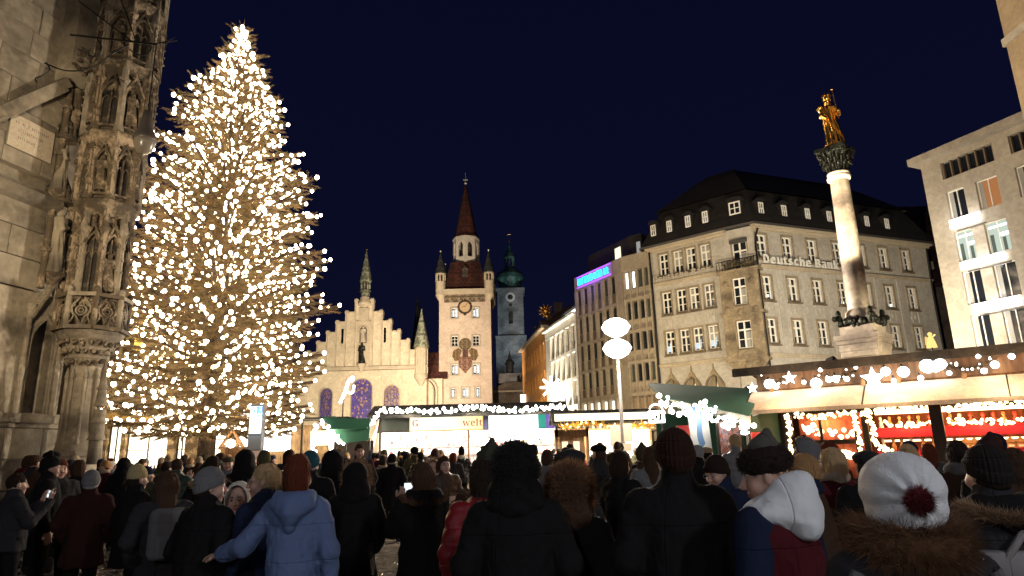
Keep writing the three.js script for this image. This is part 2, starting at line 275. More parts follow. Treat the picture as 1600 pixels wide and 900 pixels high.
// robed stone or metal figure, 1.8 m tall, facing +z, with draped folds
function robedFigure(cell, seed, o = {}) {
  const arm = limbs([[[-0.2, 1.42, 0], [-0.26, 1.16, 0.06], 0.075, 0.065], [[-0.26, 1.16, 0.06], o.child ? [-0.16, 1.14, 0.22] : [-0.06, 1.24, 0.2], 0.06, 0.045], [[0.2, 1.42, 0], [0.27, 1.16, 0.05], 0.075, 0.065], [[0.27, 1.16, 0.05], o.child ? [0.26, 1.2, 0.26] : [0.08, 1.1, 0.2], 0.06, 0.045]]);
  const kid = o.child ? limbs([[[-0.24, 1.3, 0.17], [-0.2, 1.12, 0.19], 0.075, 0.09], [[-0.26, 1.44, 0.18], [-0.26, 1.46, 0.18], 0.07, 0.068], [[-0.2, 1.12, 0.2], [-0.14, 1.0, 0.27], 0.055, 0.04], [[-0.3, 1.3, 0.2], [-0.38, 1.36, 0.26], 0.035, 0.028]]) : null;
  const f = (x, y, z) => {
    const t = clamp(y / 1.45, 0, 1), sway = 0.05 * Math.sin(y * 2.6 + seed), w = 0.3 - 0.14 * t + 0.06 * sm(0.75, 1, t), a = Math.atan2(z, x - sway);
    const fold = (0.022 * Math.sin(a * 7 + y * 3 + seed) + 0.014 * Math.sin(a * 13 - y * 5 + seed * 2)) * (1 - 0.6 * t);
    let d = Math.max((Math.hypot((x - sway) * 1.0, z * 1.25) - w - fold) * 0.75, y - 1.46, -y);
    d = smin(d, caps(x, y, z, [-0.15, 1.42, 0], [0.15, 1.42, 0], 0.09, 0.09), 0.12); d = smin(d, arm(x, y, z), 0.06);
    d = smin(d, caps(x, y, z, [0, 1.42, 0], [0, 1.6, 0.01], 0.065, 0.05), 0.06); d = smin(d, elli(x, y, z, [0, 1.67, 0.02], [0.085, 0.12, 0.1]), 0.03);
    d = smin(d, elli(x, y, z, [0, 1.66, -0.03], [0.11, 0.15, 0.1]), 0.04); d = Math.min(d, elli(x, y, z, [0, 1.655, 0.12], [0.013, 0.024, 0.016]));
    if (kid) d = smin(d, kid(x, y, z), 0.025);
    return d;
  };
  return netMesh(f, [-0.5, -0.02, -0.36, 0.5, 1.86, 0.42], cell);
}
// ---------------------------------------------------------------- ground: dark bed and granite paving slabs
{
  const bed = mat([0.06, 0.052, 0.045], 0.8, { map: rep(T.slab, 0.2) });
  const g = mesh('ground', join([tr(new THREE.PlaneGeometry(700, 700).rotateX(-Math.PI / 2), 0, -0.02, -200)]), bed);
  tag(g, 'wide grey stone paved market square under the crowd', undefined, undefined, 'structure');
  const sm4 = [[0.4, 0.34, 0.27], [0.35, 0.3, 0.24], [0.44, 0.375, 0.3], [0.37, 0.315, 0.25]].map((c, i) => mat(c, 0.42, { map: rep(T.slab, 0.4 + 0.07 * i), rmap: rep(T.wet, 0.8), bump: rep(T.bump, 1.5), bs: 0.006 }));
  const geos = [0, 1, 2, 3].map((i) => join([rbox(0.792, 0.05, 0.492, 0.008, 0, -0.025, 0)]));
  geos.forEach((q, i) => { const uv = q.attributes.uv; for (let k = 0; k < uv.count; k++) uv.setXY(k, uv.getX(k) + i * 3.7, uv.getY(k) + i * 1.9); });
  let n = 0; const rest = [];
  const r = rng(5), all = [];
  for (let j = 0; j < 90; j++) for (let i = -22; i < 22; i++) all.push([i * 0.8 + (j % 2) * 0.4, -3.2 - j * 0.5]);
  for (const [x, z] of all) {
    const near = z > -14.6 && z < -5.8 && x > -4.6 && x < 2.4, y = rr(-0.003, 0.002, r), k = Math.floor(r() * 4);
    if (near && n < 299) { const p = mesh('paving_slab', geos[k], sm4[Math.floor(r() * 4)], g); p.position.set(x, y, z); p.rotation.y = r() < 0.5 ? Math.PI : 0; n++; }
    else rest.push(E(x, y, z));
  }
  instanced('paving_slabs', geos[0], sm4[1], rest, g, rest.map(() => { const v = rr(0.75, 1.25, r); return lin(v, v, v); }));
}
// ---------------------------------------------------------------- new town hall: gothic corner at the left edge
{
  const A = [-15, -19.2], Bv = [-14, -24.1];
  const root = thing('gothic_town_hall', 'ornate sooty gothic town hall corner with carved balcony, left of the lit tree', 'town hall', [-15, 0, -19.2]);
  const F = facade(root, A, Bv), r = rng(21);
  const P = (n, g, m, u = 0, h = 0, o = 0) => F.add(n, g, m, u, h, o);
  // core walls behind the facing
  P('wall', [slab(-9, 0.62, 0, 26, -6, -0.3), slab(0.62, 3.1, 0, 6.6, -6, -0.5), slab(0.62, 2.6, 6.6, 26, -6, -1.05)], M.ashlar2);
  // big ashlar facing blocks, upper wall
  const mats = [M.ashlar, M.ashlar2, M.ashlar3, M.ashlar, M.ashlar2];
  const geoCache = new Map();
  function block(u0, u1, h0, h1, o, m) {
    const w = u1 - u0, hh = h1 - h0, k = w.toFixed(1) + hh.toFixed(1);
    const g = join([rbox(w - 0.02, hh - 0.02, 0.32, 0.02)]), uv = g.attributes.uv, du = r() * 9, dv = r() * 9; for (let i = 0; i < uv.count; i++) uv.setXY(i, uv.getX(i) + du, uv.getY(i) + dv);
    P('stone_block', g, m, (u0 + u1) / 2, (h0 + h1) / 2, -0.16 + o);
  }
  for (let h = 6.9, j = 0; h < 19.5; h += 0.92, j++) {
    if (h > 9.5 && h < 10.15) continue;
    let u = -5.2 - (j % 2) * 0.7, end = 0.55 + (j % 2) * 0.16;
    while (u < end - 0.1) { let e = Math.min(u + rr(1.05, 1.7, r), end); if (end - e < 0.45) e = end; block(u, e, h, h + 0.92, rr(-0.012, 0.012, r), pick(mats, r)); u = e; }
  }
  // cornice ledge
  P('cornice', [ext(poly([[0, -0.28], [0.18, -0.16], [0.3, 0.02], [0.3, 0.12], [0.14, 0.18], [0, 0.36]]), 6.6, 0).rotateY(-Math.PI / 2).translate(0.8, 0, 0)], M.ashlar2, 0, 9.78, 0);
  // inscription tablet, letters worn
  {
    const c = document.createElement('canvas'); c.width = 512; c.height = 360; const q = c.getContext('2d'); q.fillStyle = '#b9ab95'; q.fillRect(0, 0, 512, 360);
    for (let i = 0; i < 900; i++) { q.fillStyle = `rgba(${110 + r() * 80},${95 + r() * 70},${75 + r() * 60},0.12)`; q.fillRect(r() * 512, r() * 360, 8 + r() * 30, 4 + r() * 18); }
    q.strokeStyle = 'rgba(70,52,40,0.75)'; q.lineWidth = 5; // weathered, unreadable strokes
    const line = (y, x0, x1) => { for (let x = x0; x < x1; x += 20 + r() * 6) { if (r() < 0.14) continue; q.beginPath(); q.moveTo(x, y + r() * 4); q.lineTo(x + r() * 4, y + 34); if (r() < 0.6) { q.moveTo(x, y + 2 + r() * 20); q.lineTo(x + 12, y + 4 + r() * 28); } q.stroke(); } };
    line(60, 60, 450); line(140, 100, 400); line(220, 110, 380);
    const t = new THREE.CanvasTexture(c); t.colorSpace = THREE.SRGBColorSpace;
    const m = mat([1, 1, 1], 0.85, { map: t }), g = new THREE.PlaneGeometry(1.5, 1.05);
    P('inscription_tablet', join([rbox(1.56, 1.1, 0.06, 0.015)]), M.ashlar3, -0.42, 11.62, 0.02); const o = mesh('inscription', g, m, root); o.position.copy(F.at(-0.42, 11.62, 0.056)); o.rotation.y = F.ang;
  }
  // lower wall with two pointed recesses under gabled hoods
  const a1 = shift(archPts(0.86, 3.15, 5.2, 1.25, 7), 1.02), a2 = shift(archPts(0.56, 3.15, 4.85, 1.25, 7), 2.1);
  P('arcade_wall', [ext(wallShape(-6, 2.75, 1.75, 6.85, [a1, a2]), 0.6, -0.6)], M.sandstone);
  for (const [p, m] of [[a1, M.sandstone], [a2, M.sandstone]]) { P('arch_moulding', [ring(p, 0.1, 0.1, 0), ring(p, 0.18, 0.05, 0), ring(p.map((q) => q), 0.03, 0.3, -0.35)], m); }
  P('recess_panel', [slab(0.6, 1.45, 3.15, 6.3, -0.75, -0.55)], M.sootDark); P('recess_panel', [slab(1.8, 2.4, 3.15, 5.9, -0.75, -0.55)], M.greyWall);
  const gable = (c, y0, w, h) => { const s = poly([[c - w / 2, y0], [c, y0 + h], [c + w / 2, y0], [c + w / 2 - 0.12, y0], [c, y0 + h - 0.2], [c - w / 2 + 0.12, y0]]); return [ext(s, 0.22, 0), ...[0.2, 0.4, 0.6, 0.8].flatMap((t) => [-1, 1].map((q) => ball(0.06, c + q * w / 2 * (1 - t), y0 + h * t + 0.06, 0.13)))]; };
  P('gabled_hood', [gable(1.02, 6.0, 1.4, 1.3), ball(0.16, 1.02, 7.36, 0.12), ball(0.09, 1.02, 7.58, 0.12)], M.sandstone);
  P('gabled_hood', [gable(2.1, 5.55, 1.0, 1.05), ball(0.13, 2.1, 6.66, 0.12)], M.sandstone);
  for (const [u, m] of [[0.42, M.sandstone], [1.62, M.sandstone], [2.55, M.sandstone]]) P('wall_shaft', [cyl(0.09, 0.08, 3.2, 10, 0, 3.1, 0.09), cyl(0.12, 0.12, 0.1, 10, 0, 4.6, 0.09), cyl(0.1, 0.16, 0.2, 10, 0, 6.25, 0.09)], m, u);
  P('string_course', [slab(-6, 2.8, 2.86, 3.12, 0, 0.24), slab(-6, 2.8, 2.72, 2.86, 0, 0.14)], M.sandstone);
  for (let h = 0, j = 0; h < 2.6; h += 0.9, j++) for (let u = -4.8 + (j % 2) * 0.6; u < 2.6; u += 1.25) block(u, Math.min(u + 1.25, 2.75), h, h + 0.9, 0.1 + rr(-0.01, 0.01, r), pick(mats, r));
  // carved corbelled bay at the top left with its raking buttress
  P('corbelled_bay', [slab(0.05, 1.05, 15.2, 22, 0, 0.6), ext(poly([[0, 0], [0.6, 0.7], [0.6, 1.2], [0, 1.2]]), 1.0, 0).rotateY(-Math.PI / 2).translate(1.05, 14.0, 0)], M.ashlar3);
  { const L = []; for (let i = 0; i < 34; i++) L.push(tr(new THREE.IcosahedronGeometry(rr(0.06, 0.13, r), 1).scale(1.2, 0.7, 0.8), rr(0.1, 1.0, r), rr(14.45, 15.3, r), 0.48 + rr(-0.02, 0.14, r))); P('carved_foliage', L, M.sooty2); }
  P('raking_buttress', [beam(V(0.3, 14.0, 0.25), V(-1.6, 11.9, 0.1), 0.26, 0.32), beam(V(0.3, 13.72, 0.3), V(-1.6, 11.62, 0.15), 0.1, 0.1)], M.ashlar2);
  // statues on consoles between wall and corner turret
  const fig = robedFigure(0.035, 1.3), fig2 = robedFigure(0.035, 4.1);
  const st = (g, m, u, h, o, s, ry) => { const q = P('statue', g, m, u, h, o); q.scale.setScalar(s); q.rotation.y += ry; P('console', [lathe([[0.02, -0.5], [0.16, -0.3], [0.34, -0.06], [0.36, 0]], 8)], M.sooty2, u, h, o); P('canopy', [cone(0.34, 0.9, 8, 0, 0.1), cyl(0.36, 0.34, 0.16, 8), ...[0, 1, 2, 3, 4, 5, 6, 7].map((k) => cone(0.07, 0.4, 5, 0.34 * Math.cos(k * 0.785), 0.1, 0.34 * Math.sin(k * 0.785)))], M.sooty2, u, h + 1.9 * s, o); };
  st(fig, M.ashlar3, 0.95, 7.55, 0.1, 1.25, 0.9); st(fig2, M.ashlar3, 0.75, 10.3, 0.05, 0.95, 0.9); st(fig, M.sooty, 1.0, 12.6, 0, 1.0, 0.8); st(fig2, M.sooty, 1.75, 8.6, 0.25, 1.05, 0.7);
  for (const [u, o] of [[0.62, 0.08], [1.35, 0.1]]) P('wall_shaft', [cyl(0.1, 0.1, 14, 8, 0, 7, 0), ...[8.2, 9.8, 11.5, 13.2, 15.4].map((h) => cyl(0.16, 0.16, 0.12, 8, 0, h, 0))], M.sooty, u, 0, o);

  // corner turret over the balcony
  const C = V(-13.48 - root.position.x, 0, -20.5 - root.position.z), oct = (k, rad) => [C.x + rad * Math.cos(k * Math.PI / 4 + F.ang + 0.39), C.z + rad * Math.sin(k * Math.PI / 4 + F.ang + 0.39)];
  const T8 = (n, g, m, h = 0, ry = F.ang + 0.39) => { const o = mesh(n, g, m, root); o.position.set(C.x, h, C.z); o.rotation.y = -ry; return o; };
  const ringOct = (r0, r1, h0, h1) => cyl(r0, r1, h1 - h0, 8, 0, h0).rotateY(Math.PI / 8 + Math.PI / 8);
  T8('turret_core', [ringOct(0.6, 0.6, 5.6, 9.8), ringOct(0.72, 0.72, 9.8, 12.3), ringOct(0.8, 0.8, 12.3, 17.5), ringOct(0.5, 0.42, 17.5, 26)], M.sooty);
  const tiers = [6.6, 9.9, 12.3, 14.9, 17.4], RT = [0.72, 0.84, 0.92, 0.95, 0.95], top = 19.6;
  tiers.forEach((h, t) => {
    const q8 = RT[t] / 1.08;
    T8('tier_cornice', [ringOct(0.95 * q8, 1.2 * q8, h - 0.5, h - 0.12), ringOct(1.22 * q8, 1.22 * q8, h - 0.12, h), ringOct(1.12 * q8, 1.0 * q8, h, h + 0.12)], t % 2 ? M.sooty2 : M.sooty);
    const H = (tiers[t + 1] || top + 3) - h;
    for (let k = 0; k < 8; k++) {
      const a = k * Math.PI / 4; // corner shaft
      if (k === 4) continue;    // buried in the wall behind
      const [x, z] = [RT[t] * Math.cos(a), RT[t] * Math.sin(a)], m = (k + t) % 3 ? M.sooty : M.sandstone;
      T8('corner_shaft', [cyl(0.12, 0.1, H, 8, x, 0, z), cyl(0.17, 0.13, 0.3, 8, x, 0, z), cyl(0.11, 0.18, 0.22, 8, x, H * 0.66, z), cyl(0.05, 0.05, H, 6, x * 1.12, 0, z * 1.12), cone(0.15, 0.55, 4, x * 1.1, H * 0.72, z * 1.1), ...[0, 1, 2, 3].map((i) => ball(0.05, x * 1.18, H * (0.3 + i * 0.12), z * 1.18, 0))], m, h);
      const am = a + Math.PI / 8, ap = archPts(0.5, 0.25, H * 0.5, 1.3, 5), s = [];
      s.push(ring(ap, 0.07, 0.12, 0), slab(-0.02, 0.02, 0.25, H * 0.62, 0, 0.05), ring(shift(archPts(0.2, 0.25, H * 0.42, 1.2, 3), -0.13), 0.03, 0.06, 0), ring(shift(archPts(0.2, 0.25, H * 0.42, 1.2, 3), 0.13), 0.03, 0.06, 0));
      const gy = H * 0.56, gb = poly([[-0.36, gy], [0, gy + 0.75], [0.36, gy], [0.28, gy], [0, gy + 0.58], [-0.28, gy]]); s.push(ext(gb, 0.16, 0));
      for (let i = 1; i < 5; i++) for (const q of [-1, 1]) s.push(ball(0.045, q * 0.36 * (1 - i / 5), gy + 0.75 * i / 5 + 0.05, 0.1, 0));
      s.push(cone(0.05, 0.35, 4, 0, gy + 0.72, 0.08), ball(0.08, 0, gy + 0.95, 0.08, 0));
      const geo = join(s); if (q8 < 0.8) geo.scale(0.78, 1, 1); geo.rotateY(Math.PI / 2 - am); geo.translate(0.92 * q8 * Math.cos(am), 0, 0.92 * q8 * Math.sin(am));
      T8('gabled_niche', geo, (k + t) % 2 ? M.sooty2 : M.sooty, h);
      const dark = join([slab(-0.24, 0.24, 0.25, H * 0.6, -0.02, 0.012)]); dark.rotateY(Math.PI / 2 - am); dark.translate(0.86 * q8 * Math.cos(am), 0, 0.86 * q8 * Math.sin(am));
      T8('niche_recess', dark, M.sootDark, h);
      if ((k + t) % 2 === 0 && t < 4) { const q = fig.clone(); q.scale(0.62, 0.72, 0.62); q.rotateY(Math.PI / 2 - am); q.translate(1.0 * q8 * Math.cos(am), 0.3, 1.0 * q8 * Math.sin(am)); T8('statue', q, M.sooty, h); }
    }
  });
  for (let k = 0; k < 8; k++) { const a = k * Math.PI / 4, x = 0.95 * Math.cos(a), z = 0.95 * Math.sin(a); T8('pinnacle', [cyl(0.13, 0.1, 3.2, 6, x, 0, z), cone(0.22, 2.4, 4, x, 3, z), ...[0, 1, 2, 3, 4, 5].map((i) => ball(0.07, x + (i % 2 ? 0.12 : -0.12) * (1 - i / 8), 3.2 + i * 0.32, z, 0))], M.sooty, 20.2); }
  // balcony: parapet with pierced tracery on stepped corbels
  const bal = (k0) => { const a = k0 * Math.PI / 4 + Math.PI / 8, w = 0.74, d = 0.9; const g = [...[-1, 1].flatMap((q) => [tube([V(q * 0.34, 0.05, 0), V(q * 0.2, 0.3, 0), V(q * 0.26, 0.6, 0), V(q * 0.06, 0.92, 0)], 0.028, 10, 5), tube([V(q * 0.05, 0.05, 0), V(q * 0.1, 0.28, 0), V(q * 0.3, 0.5, 0), V(q * 0.33, 0.92, 0)], 0.028, 10, 5)]), tr(new THREE.TorusGeometry(0.15, 0.032, 5, 16), 0, 0.5, 0), tr(new THREE.TorusGeometry(0.07, 0.022, 4, 10), 0, 0.5, 0), slab(-w / 2, -w / 2 + 0.07, 0, 0.95, -0.05, 0.05), slab(-w / 2 - 0.03, w / 2 + 0.03, 0.95, 1.07, -0.1, 0.1), slab(-w / 2, w / 2, -0.08, 0.04, -0.1, 0.12), ...[-0.24, 0, 0.24].map((x) => tr(new THREE.TorusGeometry(0.06, 0.02, 4, 10), x, 0.68, 0)), cyl(0.09, 0.09, 1.2, 6, -w / 2, -0.05, 0), ball(0.1, -w / 2, 1.2, 0, 1)]; const j = join(g); j.rotateY(Math.PI / 2 - a); j.translate(d * Math.cos(a), 0, d * Math.sin(a)); return j; };
  for (let k = 0; k < 8; k++) T8('balcony_parapet', bal(k), k % 2 ? M.sandstone : M.sooty, 5.72);
  T8('balcony_floor', [ringOct(0.9, 0.98, 5.5, 5.7), ringOct(0.8, 0.92, 5.38, 5.5)], M.sandstone);
  T8('corbel', [ringOct(0.7, 0.84, 5.15, 5.38)], M.sandstone); T8('corbel', [ringOct(0.58, 0.7, 4.9, 5.05), ringOct(0.72, 0.72, 5.05, 5.15)], M.sandstone); T8('corbel', [ringOct(0.42, 0.56, 4.55, 4.8), ringOct(0.6, 0.6, 4.8, 4.9)], M.sandstone);
  for (const [rad, h, n] of [[0.82, 5.26, 24], [0.69, 5.0, 20], [0.55, 4.68, 16]]) { const L = []; for (let i = 0; i < n; i++) { const a = i / n * 6.283; L.push(tr(new THREE.IcosahedronGeometry(0.1, 0).scale(1, 1.1, 0.7).rotateY(r() * 6).rotateZ(r()), rad * Math.cos(a), h + rr(-0.05, 0.05, r), rad * Math.sin(a))); } T8('carved_frieze', L, M.sooty2); }
  T8('corner_pier', [ringOct(0.5, 0.42, 0, 4.6), lathe([[0.62, 1.9], [0.54, 2.1], [0.47, 2.6], [0.44, 3.4]], 8), ringOct(0.62, 0.6, 0, 1.85), ringOct(0.68, 0.64, 1.85, 2.0), ...[0, 1, 2, 3, 4, 5, 6, 7].flatMap((k) => { const a = k * 0.7854, x = Math.cos(a), z = Math.sin(a); return [cyl(0.06, 0.055, 2.1, 6, 0.46 * x, 2.2, 0.46 * z), cyl(0.09, 0.06, 0.16, 6, 0.46 * x, 2.2, 0.46 * z), cone(0.1, 0.4, 4, 0.47 * x, 4.2, 0.47 * z)]; })], M.sandstone);
  { const pn = V(1.25, 0, 0.2).applyAxisAngle(V(0, 1, 0), F.ang + 0.3); const o = mesh('pinnacle', [cyl(0.2, 0.17, 1.6, 8), ...[0.5, 1.0, 1.5, 2.0].map((h, i) => cyl(0.26 - i * 0.03, 0.2 - i * 0.03, 0.16, 8, 0, h + 0.2)), cone(0.16, 1.5, 6, 0, 1.8), ball(0.09, 0, 3.3)], M.sandstone, root); o.position.set(C.x + 0.95, 1.6, C.z + 0.55); }
}
// ---------------------------------------------------------------- wrought iron bracket and hanging lantern
{
  const z = -15.2, b = thing('iron_bracket', 'black wrought iron bracket reaching out from the gothic corner high up', 'bracket', [-11.2, 12.5, z]); b.scale.setScalar(0.8);
  const p = (x, y, q = 0) => V(x, y, q);
  mesh('rod', [bar(p(-0.5, 0.3), p(2.45, -0.15), 0.035, 0.03), bar(p(2.3, -0.12), p(3.1, -0.02), 0.02, 0.012)], M.iron, b);
  mesh('stay', [bar(p(-0.4, 1.6), p(1.6, -0.02), 0.025), bar(p(0.9, 1.9), p(1.7, 0.05), 0.02)], M.iron, b);
  mesh('scroll', tube([p(-1.2, -0.75), p(-0.4, -1.05), p(0.4, -0.95), p(1.0, -0.45), p(1.5, -0.12)], 0.025, 30), M.iron, b);
  mesh('scroll', tube([p(-1.15, -0.72), p(-1.0, -1.0), p(-1.2, -1.2), p(-1.42, -1.3), p(-1.36, -1.45)], 0.025, 24), M.iron, b);
  mesh('scroll', tube([p(1.55, -0.3), p(1.8, -0.5), p(2.15, -0.5), p(2.25, -0.25), p(2.05, -0.15)], 0.022, 24), M.iron, b);
  mesh('scroll', tube([p(0.4, 0.15), p(0.6, -0.2), p(0.5, -0.5), p(0.2, -0.5), p(0.25, -0.25)], 0.022, 24), M.iron, b);
  mesh('finial', [p(2.5, -0.1), p(2.75, 0.2), p(2.75, -0.3), p(3.0, 0.1)].map((q) => bar(p(2.7, -0.08), q, 0.03, 0.006, 4)), M.iron, b);
  const l = thing('hanging_lantern', 'unlit street lantern with milky glass bowl hanging beside the gothic tower', 'lantern', [-9.27, 9.55, -15.2]); l.scale.setScalar(1.08);
  mesh('chain', bar(V(0, 0.8, 0), V(0, 2.6, 0), 0.014), M.iron, l);
  mesh('cap', lathe([[0.0, 0.82], [0.1, 0.8], [0.12, 0.62], [0.14, 0.58], [0.15, 0.35], [0.24, 0.18], [0.27, 0.08], [0.25, 0.04]], 20), mat([0.12, 0.1, 0.085], 0.5, { metal: 0.4 }), l);
  mesh('bowl', lathe([[0.001, -0.3], [0.1, -0.28], [0.19, -0.18], [0.235, -0.02], [0.24, 0.05], [0.2, 0.07]], 20), mat([0.2, 0.17, 0.13], 0.25), l);
}
// ---------------------------------------------------------------- old town hall: stepped gable hall
const winFrame = (w, h, t = 0.06, nx = 2, ny = 3, d = 0.07) => { const g = [slab(-w / 2, -w / 2 + t, 0, h, 0, d), slab(w / 2 - t, w / 2, 0, h, 0, d), slab(-w / 2 + t, w / 2 - t, 0, t, 0, d), slab(-w / 2 + t, w / 2 - t, h - t, h, 0, d)]; for (let i = 1; i < nx; i++) g.push(slab(-w / 2 + w * i / nx - t * 0.4, -w / 2 + w * i / nx + t * 0.4, t, h - t, 0.004, d - 0.006)); for (let j = 1; j < ny; j++) g.push(slab(-w / 2 + t, w / 2 - t, h * j / ny - t * 0.3, h * j / ny + t * 0.3, 0.008, d - 0.012)); return g; };
{
  const z = -118, root = thing('old_town_hall', 'floodlit cream stepped gable hall with tall purple arched windows beside the clock tower', 'town hall', [-27.4, 0, z]);
  const P = (n, g, m, x = 0, y = 0, o = 0, par = root) => put(mesh(n, g, m, par), x, y, o);
  const cx = 0; // axis of the gable
  const wins = [[0, 7.2, 12.9, 3.7], [5.4, 7.2, 12.1, 2.7], [-6.4, 7.2, 12.1, 2.3]];
  const holes = wins.map(([x, y0, ys, w]) => shift(archPts(w, y0, ys), x));
  P('wall', [ext(wallShape(-13, 11.6, 0, 16.8, holes), 0.9, -0.9), slab(-13, 11.6, 0, 16.8, -26, -1.8)], M.creamPlaster);
  // gable: steps of even width
  const st = 10, W = 11.4, sw = 2.05; const up = [29.2, 27.0, 25.2, 23.3, 21.5, 19.7];
  const pts = [[-11.6, 16.8], [11.4, 16.8]]; let xs = [1.75, 3.45, 5.15, 6.8, 8.5, 10.2];
  for (let i = 5; i >= 0; i--) { pts.push([xs[i] + (i === 5 ? 1.2 : 0), i === 5 ? 18.6 : up[i + 1]], [xs[i], i === 5 ? 18.6 : up[i + 1]], [xs[i], up[i]]); }
  for (let i = 0; i < 6; i++) pts.push([-xs[i], up[i]], [-xs[i], i === 5 ? 18.6 : up[i + 1]]);
  pts.push([-11.6, 18.6]);
  P('gable', [ext(poly(pts.filter((p, i, a) => !i || p[0] !== a[i - 1][0] || p[1] !== a[i - 1][1])), 0.8, -0.9)], M.creamPlaster);
  // ribs on the gable, copings on each step
  const ribs = [], cops = [];
  for (let i = 0; i <= 6; i++) for (const s of [-1, 1]) { const x = i < 6 ? xs[i] : 11.3, h = i < 6 ? up[i] : 18.6; ribs.push([s * (x - 0.12), h]); }
  for (const [x, h] of ribs) { P('gable_rib', [slab(-0.11, 0.11, 16.95, h - 0.1, -0.1, 0.2)], M.trim, x); P('coping', [slab(-0.34, 0.34, h - 0.25, h + 0.22, -1.0, 0.34), slab(-0.26, 0.26, h + 0.22, h + 0.42, -0.95, 0.2)], M.trim, x - Math.sign(x) * 0.16); }
  for (const s of [-1, 1]) for (let i = 0; i < 6; i++) { const x0 = i ? xs[i - 1] : 0.9, x1 = xs[i] - 0.26; P('coping', [slab(s > 0 ? x0 : -x1, s > 0 ? x1 : -x0, up[i] - 0.02, up[i] + 0.16, -1, 0.14)], M.trim); }
  for (const x of [-3.9, 3.9]) P('slit_window', [slab(-0.2, 0.2, 21.3, 24.0, -0.05, -0.092 + 0.005)], M.sootDark, x);
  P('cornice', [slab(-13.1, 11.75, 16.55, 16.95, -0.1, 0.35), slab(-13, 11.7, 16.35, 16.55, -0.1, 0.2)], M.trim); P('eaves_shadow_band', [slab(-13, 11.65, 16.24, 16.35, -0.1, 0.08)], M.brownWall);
  // central niche with figures
  P('centre_panel', [slab(-1.2, 1.2, 17, 25.2, 0, 0.14), ring(shift(archPts(1.4, 21.2, 23.6), 0), 0.16, 0.2, 0.1), slab(-0.9, 0.9, 25.4, 27.8, 0, 0.25), lathe([[0.3, 27.8], [1.3, 28.4], [1.35, 28.8], [1.0, 29.3], [0.9, 29.9]], 8, 0, 0, -0.3), slab(-1.3, 1.3, 25.1, 25.4, 0, 0.3)], M.trim);
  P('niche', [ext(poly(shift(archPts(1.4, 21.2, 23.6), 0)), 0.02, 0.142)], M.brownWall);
  const fig = robedFigure(0.05, 2.2); const s1 = P('statue', fig, M.trim, 0, 21.3, 0.35); s1.scale.setScalar(1.7); const s2 = P('knight_statue', fig.clone(), M.bronze, -0.1, 17.4, 0.7); s2.scale.setScalar(2.1); P('console', [lathe([[0.1, -1.6], [0.5, -0.8], [0.85, -0.1], [0.9, 0]], 10)], M.trim, -0.1, 17.4, 0.5);
  // turret above the gable
  P('roof_turret', [cyl(0.85, 0.85, 1.6, 8, 0, 29.6, -0.4), cyl(1.05, 0.95, 0.25, 8, 0, 31.1, -0.4), ...[...Array(8)].map((_, i) => box(0.22, 1.7, 0.22, 0.8 * Math.cos(i * 0.785), 32.1, -0.4 + 0.8 * Math.sin(i * 0.785))), cyl(1.1, 1.1, 0.2, 8, 0, 32.9, -0.4)], M.copperPale);
  P('turret_core', [cyl(0.5, 0.5, 1.7, 8, 0, 31.3, -0.4)], M.sootDark); P('spire', [cyl(1.15, 0.05, 6.1, 8, 0, 33.1, -0.4)], M.copperPale); P('spire_ball', [ball(0.16, 0, 39.3, -0.4)], M.gold);
  // right corner turret
  P('corner_turret', [cyl(0.3, 1.25, 1.6, 8, 10.6, 13.2, 0), cyl(1.25, 1.25, 0.5, 8, 10.6, 14.8, 0), cyl(1.1, 1.1, 4.6, 8, 10.6, 15.3, 0), cyl(1.35, 1.2, 0.35, 8, 10.6, 19.9, 0)], M.trim);
  for (let k = 0; k < 8; k++) P('turret_rib', [cyl(0.1, 0.1, 4.4, 5, 10.6 + 1.12 * Math.cos(k * 0.785), 15.4, 1.12 * Math.sin(k * 0.785))], M.creamPlaster);
  P('turret_spire', [cyl(1.5, 1.35, 0.8, 8, 10.6, 20.2, 0), cyl(1.35, 0.05, 6.3, 8, 10.6, 21.0, 0), ball(0.14, 10.6, 27.3, 0)], M.copperPale);
  // windows: coloured glass lit from inside
  const r = rng(9);
  wins.forEach(([x, y0, ys, w], i) => {
    const c = document.createElement('canvas'); c.width = 128; c.height = 256; const q = c.getContext('2d');
    for (let a = 0; a < 16; a++) for (let b = 0; b < 26; b++) { const k = r(), u = a / 16, t = b / 26; const purple = i === 1 ? 0.35 : 0.9 - 0.35 * Math.exp(-((u - 0.45) ** 2) * 40) * (t < 0.6 ? 1 : 0.4); q.fillStyle = r() < purple ? `rgb(${70 + k * 60},${40 + k * 40},${110 + k * 90})` : `rgb(${200 + k * 50},${120 + k * 70},${90 + k * 40})`; q.fillRect(a * 8, b * 10, 7.4, 9.4); }
    const t = new THREE.CanvasTexture(c); t.colorSpace = THREE.SRGBColorSpace; const m = mat([0.02, 0.02, 0.03], 0.3); m.emissive = lin(1, 1, 1); m.emissiveMap = t; m.emissiveIntensity = i === 0 ? 0.5 : i === 1 ? 0.45 : 0.28;
    const g = ext(poly(archPts(w, y0, ys)), 0.06, -0.06), uv = g.attributes.uv, p = g.attributes.position; for (let k = 0; k < uv.count; k++) uv.setXY(k, p.getX(k) / w + 0.5, (p.getY(k) - y0) / (ys + w / 2 - y0));
    const win = P('arched_window', [ring(archPts(w, y0, ys), 0.16, 0.2, 0)], M.trim, x, 0, 0.01); put(mesh('stained_glass', g, m, win), 0, 0, -0.5);
